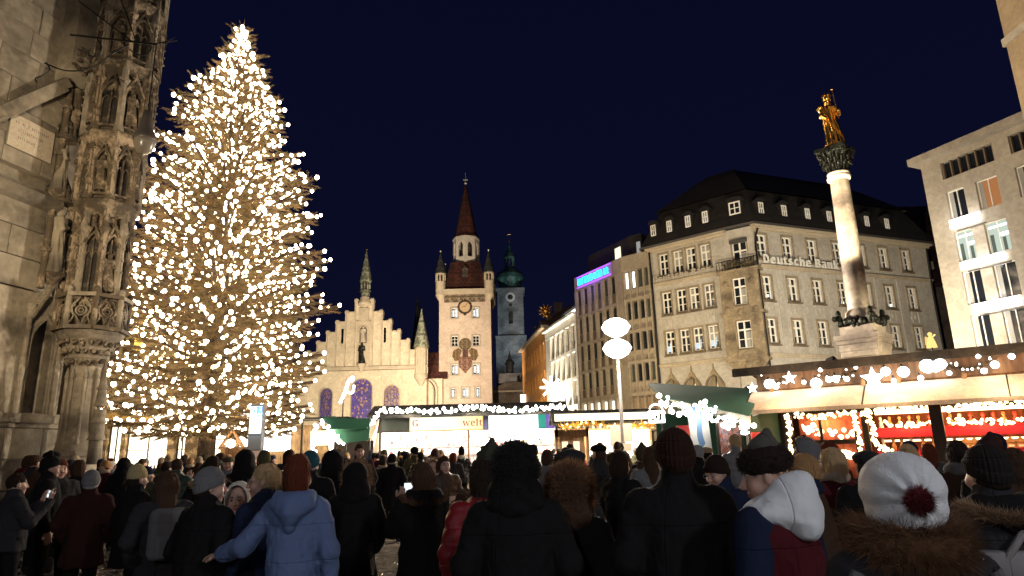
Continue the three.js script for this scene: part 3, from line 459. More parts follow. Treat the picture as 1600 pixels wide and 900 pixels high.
    mesh('glazing_bars', [...[-0.3, -0.1, 0.1, 0.3].map((k) => slab(k * w - 0.035, k * w + 0.035, y0, ys + w * (0.46 - Math.abs(k) * 0.3), -0.4, -0.33)), ...[0.2, 0.4, 0.6, 0.8, 1].map((k) => slab(-w / 2, w / 2, y0 + (ys - y0) * k - 0.03, y0 + (ys - y0) * k + 0.03, -0.41, -0.34))], M.frameDark, win);
  });
  for (const x of [-9.4, -3.4, 2.9, 7.9]) P('pilaster', [slab(-0.35, 0.35, 5, 14.6, 0, 0.12), slab(-0.55, 0.55, 14.6, 15.2, 0, 0.25)], M.creamPlaster, x);
  // roof behind, dark
  P('roof', [ext(poly([[-11.3, 16.9], [11.3, 16.9], [0, 27.5]]), 24, -25)], M.darkRoof);
  // low link wall and red roof towards the tower
  P('link_wall', [slab(11.6, 14.3, 0, 14.6, -4, -1.2)], M.creamPlaster); P('link_roof', [ext(poly([[0, 0], [4, 0], [4, 5.4]]), 4.6, 0).rotateY(Math.PI / 2).translate(10.6, 14.6, -1.0)], M.redTile);
  P('downpipe', [tube([V(11.2, 14.6, 0.3), V(12.2, 14.0, 0.3), V(13.0, 13.0, 0.3), V(13.1, 10, 0.3), V(13.1, 4, 0.3)], 0.14, 20)], M.brownWall);
}
// ---------------------------------------------------------------- clock tower
{
  const z = -120, root = thing('clock_tower', 'tall floodlit old clock tower with steep red roof, lantern and spire', 'tower', [-8.95, 0, z]);
  const P = (n, g, m, x = 0, y = 0, o = 0, par = root, l) => put(mesh(n, g, m, par, l), x, y, o);
  const hw = 4.85, F0 = 0;
  const W = [[-1.95, 25.9, 1.25, 1.9, 1], [2.0, 25.9, 1.25, 1.9, 1], [-1.95, 20.6, 1.25, 1.9, 0], [2.0, 20.6, 1.25, 1.9, 0], [-1.95, 15.3, 1.25, 1.9, 1], [2.0, 15.3, 1.25, 1.9, 1], [-2.3, 11.1, 0.8, 1.8, 1], [0, 11.1, 1.3, 1.8, 1], [2.2, 11.1, 0.8, 1.8, 1]];
  P('wall', [ext(wallShape(-hw, hw, 0, 30.9, [...W.map(([x, y, w, h]) => rectPts(x - w / 2, x + w / 2, y, y + h)), shift([...Array(12)].map((_, i) => [0.28 * Math.cos(i * 0.5236), 0.28 * Math.sin(i * 0.5236)]), 0, 26.6)]), 0.6, -0.6), slab(-hw, hw, 0, 30.9, -9.4, -1.0)], mat([0.55, 0.44, 0.34], 0.92, { map: rep(T.plaster, 0.06), bump: rep(T.bump, 0.3), bs: 0.02 }));
  const r = rng(4);
  for (const [x, y, w, h, lit] of W) {
    const f = P('window', [ring(rectPts(-w / 2, w / 2, 0, h), 0.22, 0.12, 0)], mat([0.3, 0.26, 0.2], 0.9), x, y, 0);
    put(mesh('pane', [slab(-w / 2, w / 2, 0, h, -0.42, -0.36)], M.glass, f), 0, 0, 0); mesh('sash', winFrame(w, h, 0.09, w > 1 ? 2 : 1, 3), M.frameWhite, f).position.z = -0.34;
    if (lit) mesh('lit_pane', w > 1 ? [slab(-0.42, -0.12, 0.3, h * 0.82, -0.35, -0.33), slab(0.12, 0.48, 0.2, h * 0.9, -0.35, -0.33)] : [slab(-0.2, 0.14, 0.2, h * 0.85, -0.35, -0.33)], glow([0.85, 0.95, 1], 0.9), f);
  }
  P('cornice', [slab(-hw - 0.5, hw + 0.5, 30.9, 31.4, -9.9, 0.5), slab(-hw - 0.25, hw + 0.25, 30.5, 30.9, -9.6, 0.25)], M.trim);
  P('painted_frieze', [slab(-3.9, 3.9, 28.9, 30.4, 0, 0.05)], mat([0.3, 0.24, 0.16], 0.95, { map: rep(T.soot, 0.6) }));
  const clock = P('clock', [tr(new THREE.CylinderGeometry(1.15, 1.15, 0.1, 32).rotateX(Math.PI / 2), 0, 0, 0.06)], mat([0.42, 0.3, 0.17], 0.8), 0, 28.05, 0);
  clock.position.y = 27.95; mesh('clock_ring', [tr(new THREE.TorusGeometry(1.18, 0.2, 6, 32), 0, 0, 0.12)], M.sootDark, clock);
  for (let i = 0; i < 12; i++) { const m = mesh('numeral', [slab(-0.04, 0.04, -0.15, 0.15, 0.3, 0.34)], M.gold, clock); const a = i * Math.PI / 6; m.position.set(1.18 * Math.sin(a), 1.18 * Math.cos(a), 0); m.rotation.z = -a; }
  mesh('clock_hand', [beam(V(0, 0, 0.2), V(0.5, 0.75, 0.2), 0.1, 0.04), beam(V(0, 0, 0.24), V(-0.55, -0.1, 0.24), 0.12, 0.04)], M.gold, clock);
  P('sound_hole', [cyl(0.3, 0.3, 0.06, 12).rotateX(Math.PI / 2)], M.sootDark, 0, 26.6, -0.3);
  // coat of arms: shield, supporters and round top in weathered fresco relief
  P('coat_of_arms', [ext(poly([[-1.3, 0.4], [1.3, 0.4], [1.2, -1.4], [0, -2.7], [-1.2, -1.4]]), 0.12, 0)], mat([0.36, 0.2, 0.15], 0.9, { map: rep(T.soot, 1) }), 0, 18.2, 0.01);
  P('coat_of_arms_supporter', [ext(poly([[-1.1, 0], [-0.6, 1.2], [-1.2, 1.7], [-2.2, 1.2], [-2.4, 0.2], [-1.9, -0.7], [-1.2, -0.6]]), 0.14, 0), ext(poly([[1.1, 0], [0.6, 1.2], [1.2, 1.7], [2.2, 1.2], [2.4, 0.2], [1.9, -0.7], [1.2, -0.6]]), 0.14, 0)], mat([0.26, 0.17, 0.07], 0.9, { map: rep(T.soot, 1.5) }), 0, 18.5, 0.01);
  P('coat_of_arms_centre', [slab(-0.5, 0.5, -0.2, 1.3, 0, 0.2)], mat([0.16, 0.075, 0.06], 0.9, { map: rep(T.soot, 1.5) }), 0, 18.6, 0.01); P('coat_of_arms_halo', [tr(new THREE.CylinderGeometry(1.15, 1.15, 0.1, 24).rotateX(Math.PI / 2), 0, 0, 0.05)], mat([0.24, 0.18, 0.1], 0.9, { map: rep(T.soot, 1.2) }), 0, 20.9, 0.01);
  { // worn painted inscription band: unreadable strokes
    const L = []; for (let x = -4.2; x < 4.2; x += 0.26) if (r() < 0.72) L.push(slab(x, x + rr(0.06, 0.16, r), 9.3, 9.3 + rr(0.25, 0.4, r), 0, 0.012)); P('worn_inscription', L, mat([0.34, 0.22, 0.11], 0.95)); }
  // corner turrets
  for (const [x, o] of [[-4.6, -0.2], [4.6, -0.2], [-4.6, -9.1], [4.6, -9.1]]) {
    const t = P('corner_turret', [cyl(0.4, 0.95, 1.0, 8, 0, 29.3, 0), cyl(0.95, 0.95, 2.6, 8, 0, 30.3, 0), ...[...Array(8)].map((_, i) => box(0.24, 1.5, 0.24, 0.82 * Math.cos(i * 0.785), 33.6, 0.82 * Math.sin(i * 0.785))), cyl(1.02, 1.02, 0.25, 8, 0, 34.3, 0), cyl(1.0, 1.0, 0.18, 8, 0, 32.8, 0)], M.trim, x, 0, o);
    mesh('turret_core', [cyl(0.5, 0.5, 1.4, 8, 0, 32.95, 0)], M.sootDark, t); mesh('turret_spire', [cyl(1.15, 0.04, 4.4, 8, 0, 34.55, 0)], M.slateSpire, t); mesh('turret_ball', [ball(0.2, 0, 39.1, 0)], mat([0.8, 0.75, 0.6], 0.3, { metal: 0.7 }), t);
  }
  // steep roof, belfry lantern, spire
  const fr = (w0, w1, h) => cyl(w0 * 1.414, w1 * 1.414, h, 4).rotateY(Math.PI / 4);
  P('roof', [tr(fr(4.3, 2.75, 6.0), 0, 31.4, -4.6)], M.redTile); P('dormer', [slab(-0.5, 0.5, 34.0, 35.6, -1.4, -0.9), ext(poly([[-0.65, 35.6], [0.65, 35.6], [0, 36.4]]), 0.6, -1.45)], M.sootDark);
  const lan = []; for (let k = 0; k < 8; k++) { const a = k * Math.PI / 4 + Math.PI / 8, g = join([ext(wallShape(-1.0, 1.0, 0, 5.2, [shift(archPts(0.95, 1.3, 3.5, 1.1, 5), 0)]), 0.3, -0.3)]); g.rotateY(Math.PI / 2 - a); g.translate(2.4 * Math.cos(a), 0, 2.4 * Math.sin(a)); lan.push(g); }
  P('belfry', [...lan, cyl(2.75, 2.75, 0.35, 8, 0, 5.15, 0), cyl(2.6, 2.75, 0.3, 8, 0, -0.1, 0)], mat([0.55, 0.5, 0.42], 0.9, { map: rep(T.plaster, 0.2) }), 0, 37.35, -4.6); P('belfry_core', [cyl(1.1, 1.1, 5.1, 8)], M.sootDark, 0, 37.3, -4.6);
  P('spire', [cyl(2.75, 2.2, 1.0, 8, 0, 42.8, 0), cyl(2.2, 0.12, 11.0, 8, 0, 43.8, 0)], M.redTile, 0, 0, -4.6); P('weathervane', [ball(0.3, 0, 54.9, 0), bar(V(0, 54, 0), V(0, 57.4, 0), 0.06, 0.03), slab(-0.5, 0.5, 55.5, 55.75, -0.02, 0.02)], mat([0.9, 0.85, 0.7], 0.3, { metal: 0.5 }), 0, 0.0, -4.6);
}
// ---------------------------------------------------------------- church tower with green onion dome, and the dark apse house in front
{
  const root = thing('church_tower', 'pale grey church tower with green copper onion dome and white clock, behind the old tower', 'church tower', [-0.55, 0, -180]);
  const P = (n, g, m, x = 0, y = 0, o = 0) => put(mesh(n, g, m, root), x, y, o);
  const g = M.greyWall;
  P('wall', [ext(wallShape(-3.5, 3.5, 32.4, 46, [shift(archPts(1.25, 36, 39.2), 0)]), 0.8, -0.8), slab(-3.5, 3.5, 32.4, 46, -7, -1.2), slab(-4.3, 4.1, 0, 31.8, -8, 0.4), ...[-3.3, 3.3].map((x) => slab(x - 0.35, x + 0.35, 32.4, 45.2, 0, 0.25))], g);
  P('cornice', [slab(-4.4, 4.3, 31.8, 32.5, -8.2, 0.8), slab(-4.1, 4.1, 45.4, 46.2, -7.6, 0.7)], g); P('belfry_opening', [slab(-0.7, 0.7, 36, 40, -1.15, -0.9)], M.sootDark); P('round_window', [tr(new THREE.CylinderGeometry(0.5, 0.5, 0.1, 16).rotateX(Math.PI / 2), 0, 41.4, 0.05)], M.sootDark);
  const ck = P('clock', [tr(new THREE.CylinderGeometry(1.35, 1.35, 0.12, 32).rotateX(Math.PI / 2), 0, 0, 0.06)], mat([0.6, 0.6, 0.58], 0.7), 0, 43.6, 0); mesh('clock_centre', [tr(new THREE.CylinderGeometry(0.75, 0.75, 0.06, 24).rotateX(Math.PI / 2), 0, 0, 0.15)], M.sootDark, ck); mesh('clock_hand', [beam(V(0, 0, 0.2), V(0.5, 0.9, 0.2), 0.14, 0.04), beam(V(0, 0, 0.24), V(-0.6, 0.2, 0.24), 0.16, 0.04)], M.gold, ck);
  P('dome', [lathe([[3.6, 46.2], [3.4, 47.2], [3.0, 48.2], [3.7, 48.9], [4.1, 50.0], [3.8, 51.2], [2.6, 52.3], [1.5, 52.9], [1.35, 53.4]], 20, 0, 0, -3.5), lathe([[1.7, 56.0], [1.75, 56.4], [1.3, 57.4], [0.6, 58.6], [0.3, 59.8], [0.12, 61.3]], 14, 0, 0, -3.5)], M.copper);
  P('lantern', [...[...Array(8)].map((_, i) => box(0.35, 2.6, 0.35, 1.25 * Math.cos(i * 0.785), 54.6, -3.5 + 1.25 * Math.sin(i * 0.785))), cyl(1.6, 1.6, 0.2, 8, 0, 55.85, -3.5)], M.copper); P('cross', [bar(V(0, 61, -3.5), V(0, 64.4, -3.5), 0.09), bar(V(-0.6, 63.4, -3.5), V(0.6, 63.4, -3.5), 0.09), ball(0.35, 0, 61.4, -3.5)], M.gold);
}
{
  const root = thing('apse_house', 'dim brown rendered building with small ridge turret below the church tower', 'house', [-1.3, 0, -135]);
  const P = (n, g, m, x = 0, y = 0, o = 0) => put(mesh(n, g, m, root), x, y, o);
  P('wall', [ext(poly([[-4.2, 0], [4.2, 0], [4.2, 15.2], [-0.5, 15.2], [-4.2, 13.5]]), 6, -6)], M.brownWall); P('upper_wall', [slab(-2.2, 4.2, 15.2, 17.2, -6.5, -1.5)], M.greyWall);
  P('ridge_turret', [cyl(0.8, 0.8, 2.2, 8, 0.4, 17.0, -3), lathe([[1.1, 19.2], [0.9, 19.8], [0.3, 20.6], [0.04, 22.2]], 8, 0.4, 0, -3)], M.slateSpire); P('side_roof', [ext(poly([[2.2, 15.2], [4.4, 15.2], [4.4, 20.5]]), 5, -6)], M.darkRoof); P('string_course', [slab(-4.3, 4.3, 13.2, 13.5, 0, 0.2)], M.trim);
  for (const x of [2.2, 3.2]) P('window', [slab(-0.3, 0.3, 15.5, 16.7, 0, 0.03)], M.glass, x, 0, -1.5);
}
{ // second, barely lit needle spire far behind the hall
  const root = thing('distant_spire', 'faint dark needle spire far behind the stepped gable', 'spire', [-24.5, 0, -165]);
  mesh('tower', [box(5, 27, 5, 0, 13.5, 0), box(7, 24, 12, 5, 12, 0)], M.brownWall, root); mesh('spire', [cyl(1.6, 0.05, 15, 8, 0, 27, 0)], M.slateSpire, root);
}
// ---------------------------------------------------------------- right hand row: helpers for facade windows
const bankWin = (w, h) => { const t = 0.085, d = 0.08, tr2 = h * 0.67; return [slab(-w / 2, -w / 2 + t, 0, h, 0, d), slab(w / 2 - t, w / 2, 0, h, 0, d), slab(-w / 2 + t, w / 2 - t, 0, t, 0, d), slab(-w / 2 + t, w / 2 - t, h - t, h, 0, d), slab(-0.06, 0.06, t, h - t, 0.004, d + 0.02), slab(-w / 2 + t, w / 2 - t, tr2 - 0.06, tr2 + 0.06, 0.006, d + 0.03), ...[-1, 1].map((s) => slab(s * w / 4 - w / 4 + 0.05, s * w / 4 + w / 4 - 0.05, h * 0.33 - 0.025, h * 0.33 + 0.025, 0.01, d - 0.02))]; };
// back loop and prism for a polygonal footprint
function prism(loop, h0, h1, o) { const s = new THREE.Shape(); loop.forEach((p, i) => (i ? s.lineTo(p[0] - o.x, -(p[1] - o.z)) : s.moveTo(p[0] - o.x, -(p[1] - o.z)))); s.closePath(); return new THREE.ExtrudeGeometry(s, { depth: h1 - h0, bevelEnabled: false }).rotateX(-Math.PI / 2).translate(0, h0, 0); }
function inset(loop, d) { const n = loop.length, L = loop.map((p, i) => { const q = loop[(i + 1) % n], dx = q[0] - p[0], dz = q[1] - p[1], l = Math.hypot(dx, dz); return { p, d: [dx / l, dz / l], n: [-dz / l, dx / l] }; }); let area = 0; loop.forEach((p, i) => { const q = loop[(i + 1) % n]; area += p[0] * q[1] - q[0] * p[1]; }); const s = area > 0 ? 1 : -1; return loop.map((_, i) => { const a = L[(i + n - 1) % n], b = L[i], A = [a.p[0] + a.n[0] * d * s, a.p[1] + a.n[1] * d * s], B = [b.p[0] + b.n[0] * d * s, b.p[1] + b.n[1] * d * s], det = a.d[0] * b.d[1] - a.d[1] * b.d[0], t = ((B[0] - A[0]) * b.d[1] - (B[1] - A[1]) * b.d[0]) / det; return [A[0] + a.d[0] * t, A[1] + a.d[1] * t]; }); }
function loft(loops, o) { // loops of [points, height], side faces and a lid
  const P = [], I = []; loops.forEach(([L, h]) => L.forEach((p) => P.push(p[0] - o.x, h, p[1] - o.z))); const n = loops[0][0].length;
  for (let k = 0; k < loops.length - 1; k++) for (let i = 0; i < n; i++) { const a = k * n + i, b = k * n + (i + 1) % n; I.push(a, b, a + n, b, b + n, a + n); }
  const l0 = (loops.length - 1) * n; for (let i = 1; i < n - 1; i++) I.push(l0, l0 + i, l0 + i + 1);
  const g = new THREE.BufferGeometry(); g.setAttribute('position', new THREE.Float32BufferAttribute(P, 3)); g.setIndex(I); const q = g.toNonIndexed(); q.computeVertexNormals(); q.setAttribute('uv', new THREE.Float32BufferAttribute(new Float32Array(q.attributes.position.count * 2), 2)); return q;
}
// ---------------------------------------------------------------- corner bank building
{
  const p0 = [12.55, -56.66], p1 = [17.81, -52.06], p2 = [19.7, -50.59], p3 = [37.97, -57.44], p4 = [33.5, -71], p5 = [21.5, -69];
  const root = thing('bank_building', 'large cream stone bank on the street corner with dark mansard roof and oriel', 'bank building', [p2[0], 0, p2[1]]);
  const o = root.position, L = facade(root, p0, p1), C = facade(root, p1, p2), Rt = facade(root, p2, p3), loop = [p0, p1, p2, p3, p4, p5];
  mesh('core', prism(inset(loop, 0.75), 0, 19, o), M.brownWall, root);
  const wL = [1.28, 2.68, 3.88, 5.22], rows = [9.35, 12.85, 16.35], wR = [0.75, 3.38, 5.97, 8.72, 11.38, 14.0, 16.7], H = 1.95, Wd = 1.02;
  const holesL = [], holesR = [];
  for (const y of rows) { for (const x of wL) holesL.push(rectPts(x - 0.44, x + 0.44, y, y + H)); for (const x of wR) holesR.push(rectPts(x - Wd / 2, x + Wd / 2, y, y + H)); }
  const arch = [1.15, 3.0, 4.95]; for (const x of arch) holesL.push(shift(archPts(1.45, 3.2, 6.0, 1.0, 6), x));
  L.add('wall', [ext(wallShape(0, L.len, 0, 19, holesL), 0.45, -0.45)], M.bankPlaster); Rt.add('wall', [ext(wallShape(0, Rt.len, 0, 19, holesR), 0.45, -0.45)], M.bankPlaster);
  const r = rng(31), gW = join(bankWin(Wd, H)), gN = join(bankWin(0.88, H)), surrW = join([ring(rectPts(-Wd / 2, Wd / 2, 0, H), 0.13, 0.07, 0), slab(-Wd / 2 - 0.2, Wd / 2 + 0.2, -0.24, -0.12, 0, 0.16)]), surrN = join([ring(rectPts(-0.44, 0.44, 0, H), 0.11, 0.07, 0), slab(-0.6, 0.6, -0.22, -0.1, 0, 0.14)]);
  const paneW = join([slab(-Wd / 2 + 0.02, Wd / 2 - 0.02, 0.02, H - 0.02, 0, 0.03)]), paneN = join([slab(-0.42, 0.42, 0.02, H - 0.02, 0, 0.03)]);
  const win = (F, x, y, wide, lit) => { const s = F.add('window', wide ? surrW : surrN, M.bankStone, x, y, 0); const f = mesh('sash', wide ? gW : gN, M.frameWhite, s); f.position.z = -0.26; const p = mesh('pane', wide ? paneW : paneN, M.glass, s); p.position.z = -0.3; if (r() < 0.3) { const c = mesh('blind', [slab(-0.36, r() < 0.5 ? 0.36 : -0.03, H * 0.35, H - 0.15, 0, 0.012)], M.curtain, s); c.position.z = -0.268; } return s; };
  rows.forEach((y, j) => { for (const x of wL) win(L, x, y, false); for (const x of wR) win(Rt, x, y, true); });
  // lit desk lamps glimpsed inside some panes
  for (const [x, y] of [[1.0, 9.55], [3.75, 9.55], [5.1, 9.6]]) L.add('ceiling_lamp', [slab(-0.28, 0.2, 0, 0.5, 0, 0.02), slab(0.1, 0.26, 0.1, 0.75, 0, 0.02)], glow([0.6, 0.8, 1], 0.8), x, y, -0.262);
  for (const [x, y] of [[0.95, 13.1], [8.8, 12.95], [14.25, 13.0]]) Rt.add('ceiling_lamp', [slab(-0.15, 0.15, 0, 0.22, 0, 0.02)], glow([0.8, 0.95, 1], 1.2), x, y, -0.262);
  // arched shop windows with hood points
  for (const x of arch) { const w = L.add('arched_window', [ring(archPts(1.45, 3.2, 6.0, 1.0, 6), 0.16, 0.14, 0), ext(poly([[-0.35, 7.28], [0.35, 7.28], [0.06, 7.7], [0.04, 8.15], [-0.04, 8.15], [-0.06, 7.7]]), 0.12, 0)], M.bankStone, x, 0, 0); mesh('pane', [ext(poly(archPts(1.42, 3.2, 6.0, 1.0, 6)), 0.04, -0.36)], mat([0.2, 0.15, 0.08], 0.3), w); mesh('window_lamp', [cone(0.12, 0.7, 6, 0.1, 6.0, -0.25)], glow([1, 0.75, 0.35], x === 3.0 ? 2.5 : 0.7), w); mesh('mullion', [slab(-0.04, 0.04, 3.2, 7.2, -0.3, -0.2)], M.frameDark, w); }
  // string courses
  for (const [F, h] of [[L, 15.55], [Rt, 15.55], [L, 8.35], [Rt, 8.35]]) F.add('string_course', [slab(F === L ? 0.02 : 0.3, F.len - 0.02, 0, 0.16, 0, 0.22), slab(F === L ? 0.02 : 0.3, F.len - 0.02, -0.14, 0, 0, 0.12)], M.trim, 0, h, 0);
  for (const F of [L, Rt]) F.add('eaves_cornice', [slab(-0.1, F.len + 0.1, 18.6, 18.8, 0, 0.3), slab(-0.2, F.len + 0.2, 18.8, 19.05, 0, 0.55)], M.trim, 0, 0, 0);
  // relief panels between the floors: flat on each axis
  for (const x of wL) L.add('relief', [tr(new THREE.IcosahedronGeometry(0.3, 1).scale(0.8, 1.1, 0.3), 0, 0.45, 0), slab(-0.36, 0.36, -0.2, 1.0, 0, 0.05)], M.bankPlaster, x, 11.75, 0.0);
  for (const x of wR) Rt.add('relief', [ring(rectPts(-0.34, 0.34, 0, 0.95), 0.05, 0.06, 0), tr(new THREE.IcosahedronGeometry(0.2, 1).scale(0.8, 1.2, 0.35), 0, 0.5, 0.02), tr(new THREE.IcosahedronGeometry(0.13, 0).scale(0.6, 2, 0.4), -0.5, 0.4, 0.02), tr(new THREE.IcosahedronGeometry(0.13, 0).scale(0.6, 2, 0.4), 0.5, 0.4, 0.02)], M.bankPlaster, x, 11.65, 0);
  for (let i = 0; i < 6; i++) Rt.add('pilaster', [slab(-0.28, 0.28, 8.5, 15.4, 0, 0.07)], M.bankPlaster, (wR[i] + wR[i + 1]) / 2, 0, 0);
  // corner: two storey oriel of warm stone with a railed terrace on top
  C.add('corner_wall', [ext(wallShape(0, C.len, 15.3, 19, [rectPts(0.55, 1.75, 15.5, 17.9)]), 0.4, -0.4), slab(0.05, C.len - 0.05, 0, 15.3, -0.8, -0.3)], M.bankPlaster);
  C.add('oriel', [ext(wallShape(-0.55, 2.55, 8.2, 15.2, [rectPts(0.5, 1.55, 12.5, 14.7), rectPts(0.45, 1.6, 9.0, 11.2)]), 0.35, 0.25), slab(-0.55, -0.3, 8.2, 15.2, -0.6, 0.25), slab(2.3, 2.55, 8.2, 15.2, -0.6, 0.25), slab(-0.7, 2.7, 15.2, 15.45, -0.6, 0.75), slab(-0.7, 2.7, 11.7, 11.9, -0.5, 0.68), slab(-0.65, 2.65, 8.0, 8.2, -0.5, 0.65), ext(poly([[-0.6, 8.0], [2.6, 8.0], [1.9, 7.0], [0.1, 7.0]]), 0.5, -0.1)], M.bankStone);
  for (const [x, y, w, h, z] of [[1.02, 12.5, 1.05, 2.2, 0.4], [1.02, 9.0, 1.15, 2.2, 0.4], [1.15, 15.5, 1.2, 2.4, -0.25]]) { const s = C.add('window', [ring(rectPts(-w / 2, w / 2, 0, h), 0.1, 0.08, 0.18)], M.bankStone, x, y, z); mesh('sash', bankWin(w, h), M.frameWhite, s); const p = mesh('pane', [slab(-w / 2, w / 2, 0, h, -0.06, -0.02)], M.glass, s); mesh('blind', [slab(-0.02, w / 2 - 0.1, 0.1, h * 0.6, 0.012, 0.03)], M.curtain, s); }
  C.add('oriel_ornament', [[0.5, 8.6], [0.9, 11.9], [-0.1, 12.2], [2.1, 12.0], [1.1, 7.6], [2.0, 14.3], [-0.1, 14.3]].flatMap(([x, y]) => [tr(new THREE.IcosahedronGeometry(0.24, 1).scale(1, 1.3, 0.4), x, y, 0.62), tr(new THREE.IcosahedronGeometry(0.14, 0).scale(1.6, 0.7, 0.5), x + 0.25, y - 0.2, 0.62)]), M.bankStone);
  { const g = []; for (let i = 0; i <= 14; i++) g.push(bar(V(-0.65 + i * 0.236, 15.45, 0.68), V(-0.65 + i * 0.236, 16.2, 0.68), 0.025, 0.025, 4)); g.push(slab(-0.68, 2.68, 16.2, 16.26, 0.65, 0.71)); C.add('terrace_railing', g, M.iron); }
  { const g = [], q = rng(8); for (let i = 0; i < 60; i++) g.push(tr(new THREE.TetrahedronGeometry(rr(0.12, 0.24, q)).rotateX(q() * 6).rotateY(q() * 6), rr(-0.2, 2.3, q), 15.7 + rr(0, 0.6, q) * (i % 3 ? 0.6 : 1), 0.35 + rr(-0.2, 0.2, q))); C.add('terrace_plants', g, mat([0.1, 0.08, 0.04], 0.9)); C.add('awning_box', [slab(0.45, 1.85, 17.75, 18.05, 0, 0.25)], M.frameDark); }
  // downpipe beside the oriel and at the right end
  Rt.add('downpipe', [tube([V(0.1, 18.6, 0.5), V(-0.06, 17.9, 0.3), V(-0.1, 16, 0.25), V(-0.1, 10, 0.25), V(-0.1, 4, 0.25)], 0.09, 24)], M.iron); Rt.add('downpipe', [tube([V(19.1, 18.5, 0.4), V(19.2, 15, 0.2), V(19.25, 4, 0.2)], 0.08, 12)], M.iron); L.add('downpipe', [tube([V(0.15, 18.6, 0.4), V(0.1, 15, 0.2), V(0.1, 4, 0.2)], 0.09, 12)], M.iron);
  // raised letters on both fronts
  const { FontLoader } = await import('three/addons/loaders/FontLoader.js'), { TextGeometry } = await import('three/addons/geometries/TextGeometry.js');
  const font = await new FontLoader().loadAsync('fonts/droid/droid_sans_bold.typeface.json');
  const letters = (F, s, size, u, h, gap, m) => { let x = 0; for (const ch of s) { if (ch === ' ') { x += size * 0.42; continue; } const g = new TextGeometry(ch, { font, size, depth: 0.1, curveSegments: 3 }); g.computeBoundingBox(); F.add('letter', uvBox(g), m, u + x, h, 0.3); x += g.boundingBox.max.x + gap; } };
  letters(Rt, 'Deutsche Bank', 0.72, 0.35, 15.78, 0.12, mat([0.66, 0.64, 0.58], 0.5)); letters(L, 'Deutsche Bank', 0.52, 0.3, 15.78, 0.06, mat([0.42, 0.37, 0.29], 0.6));
  // mansard roof, dormers
  const e = inset(loop, -0.6), m1 = inset(loop, 1.0), m2 = inset(loop, 3.4), m3 = inset(loop, 4.6);
  mesh('mansard_roof', join([loft([[e, 19.05], [e, 19.2], [m1, 22.6]], o)]), M.darkRoof, root); mesh('upper_roof', join([loft([[inset(loop, 0.6), 22.5], [m2, 25.2], [m3, 26.2]], o)]), M.darkRoof, root); mesh('roof_gutter', join([loft([[inset(loop, -0.7), 18.9], [inset(loop, -0.72), 19.12], [inset(loop, -0.5), 19.12]], o)]), M.frameDark, root);
  const dorm = (F, u, h, lit, w = 0.62, hh = 1.05) => { const d = F.add('dormer', [slab(-w / 2 - 0.14, w / 2 + 0.14, -0.3, hh + 0.2, -1.7, 0.0), ext(poly([[-w / 2 - 0.25, hh + 0.2], [w / 2 + 0.25, hh + 0.2], [w / 2, hh + 0.42], [-w / 2, hh + 0.42]]), 1.8, -1.7)], M.darkRoof, u, h, 0.12); mesh('sash', winFrame(w, hh, 0.1, 2, 2, 0.06), M.frameWhite, d).position.z = 0.004; mesh('pane', [slab(-w / 2, w / 2, 0, hh, 0.001, 0.02)], lit ? glow([0.7, 0.75, 0.75], 0.18) : M.glass, d); };
  for (const u of [0.6, 2.2, 4.0, 5.6]) dorm(L, u, 20.1, u > 2, 0.5); dorm(C, 1.2, 20.2, false, 0.95, 1.1); for (const u of [1.0, 3.4, 5.9, 8.3, 12.6, 15.0]) dorm(Rt, u, 20.0, u > 4, 0.5);
}
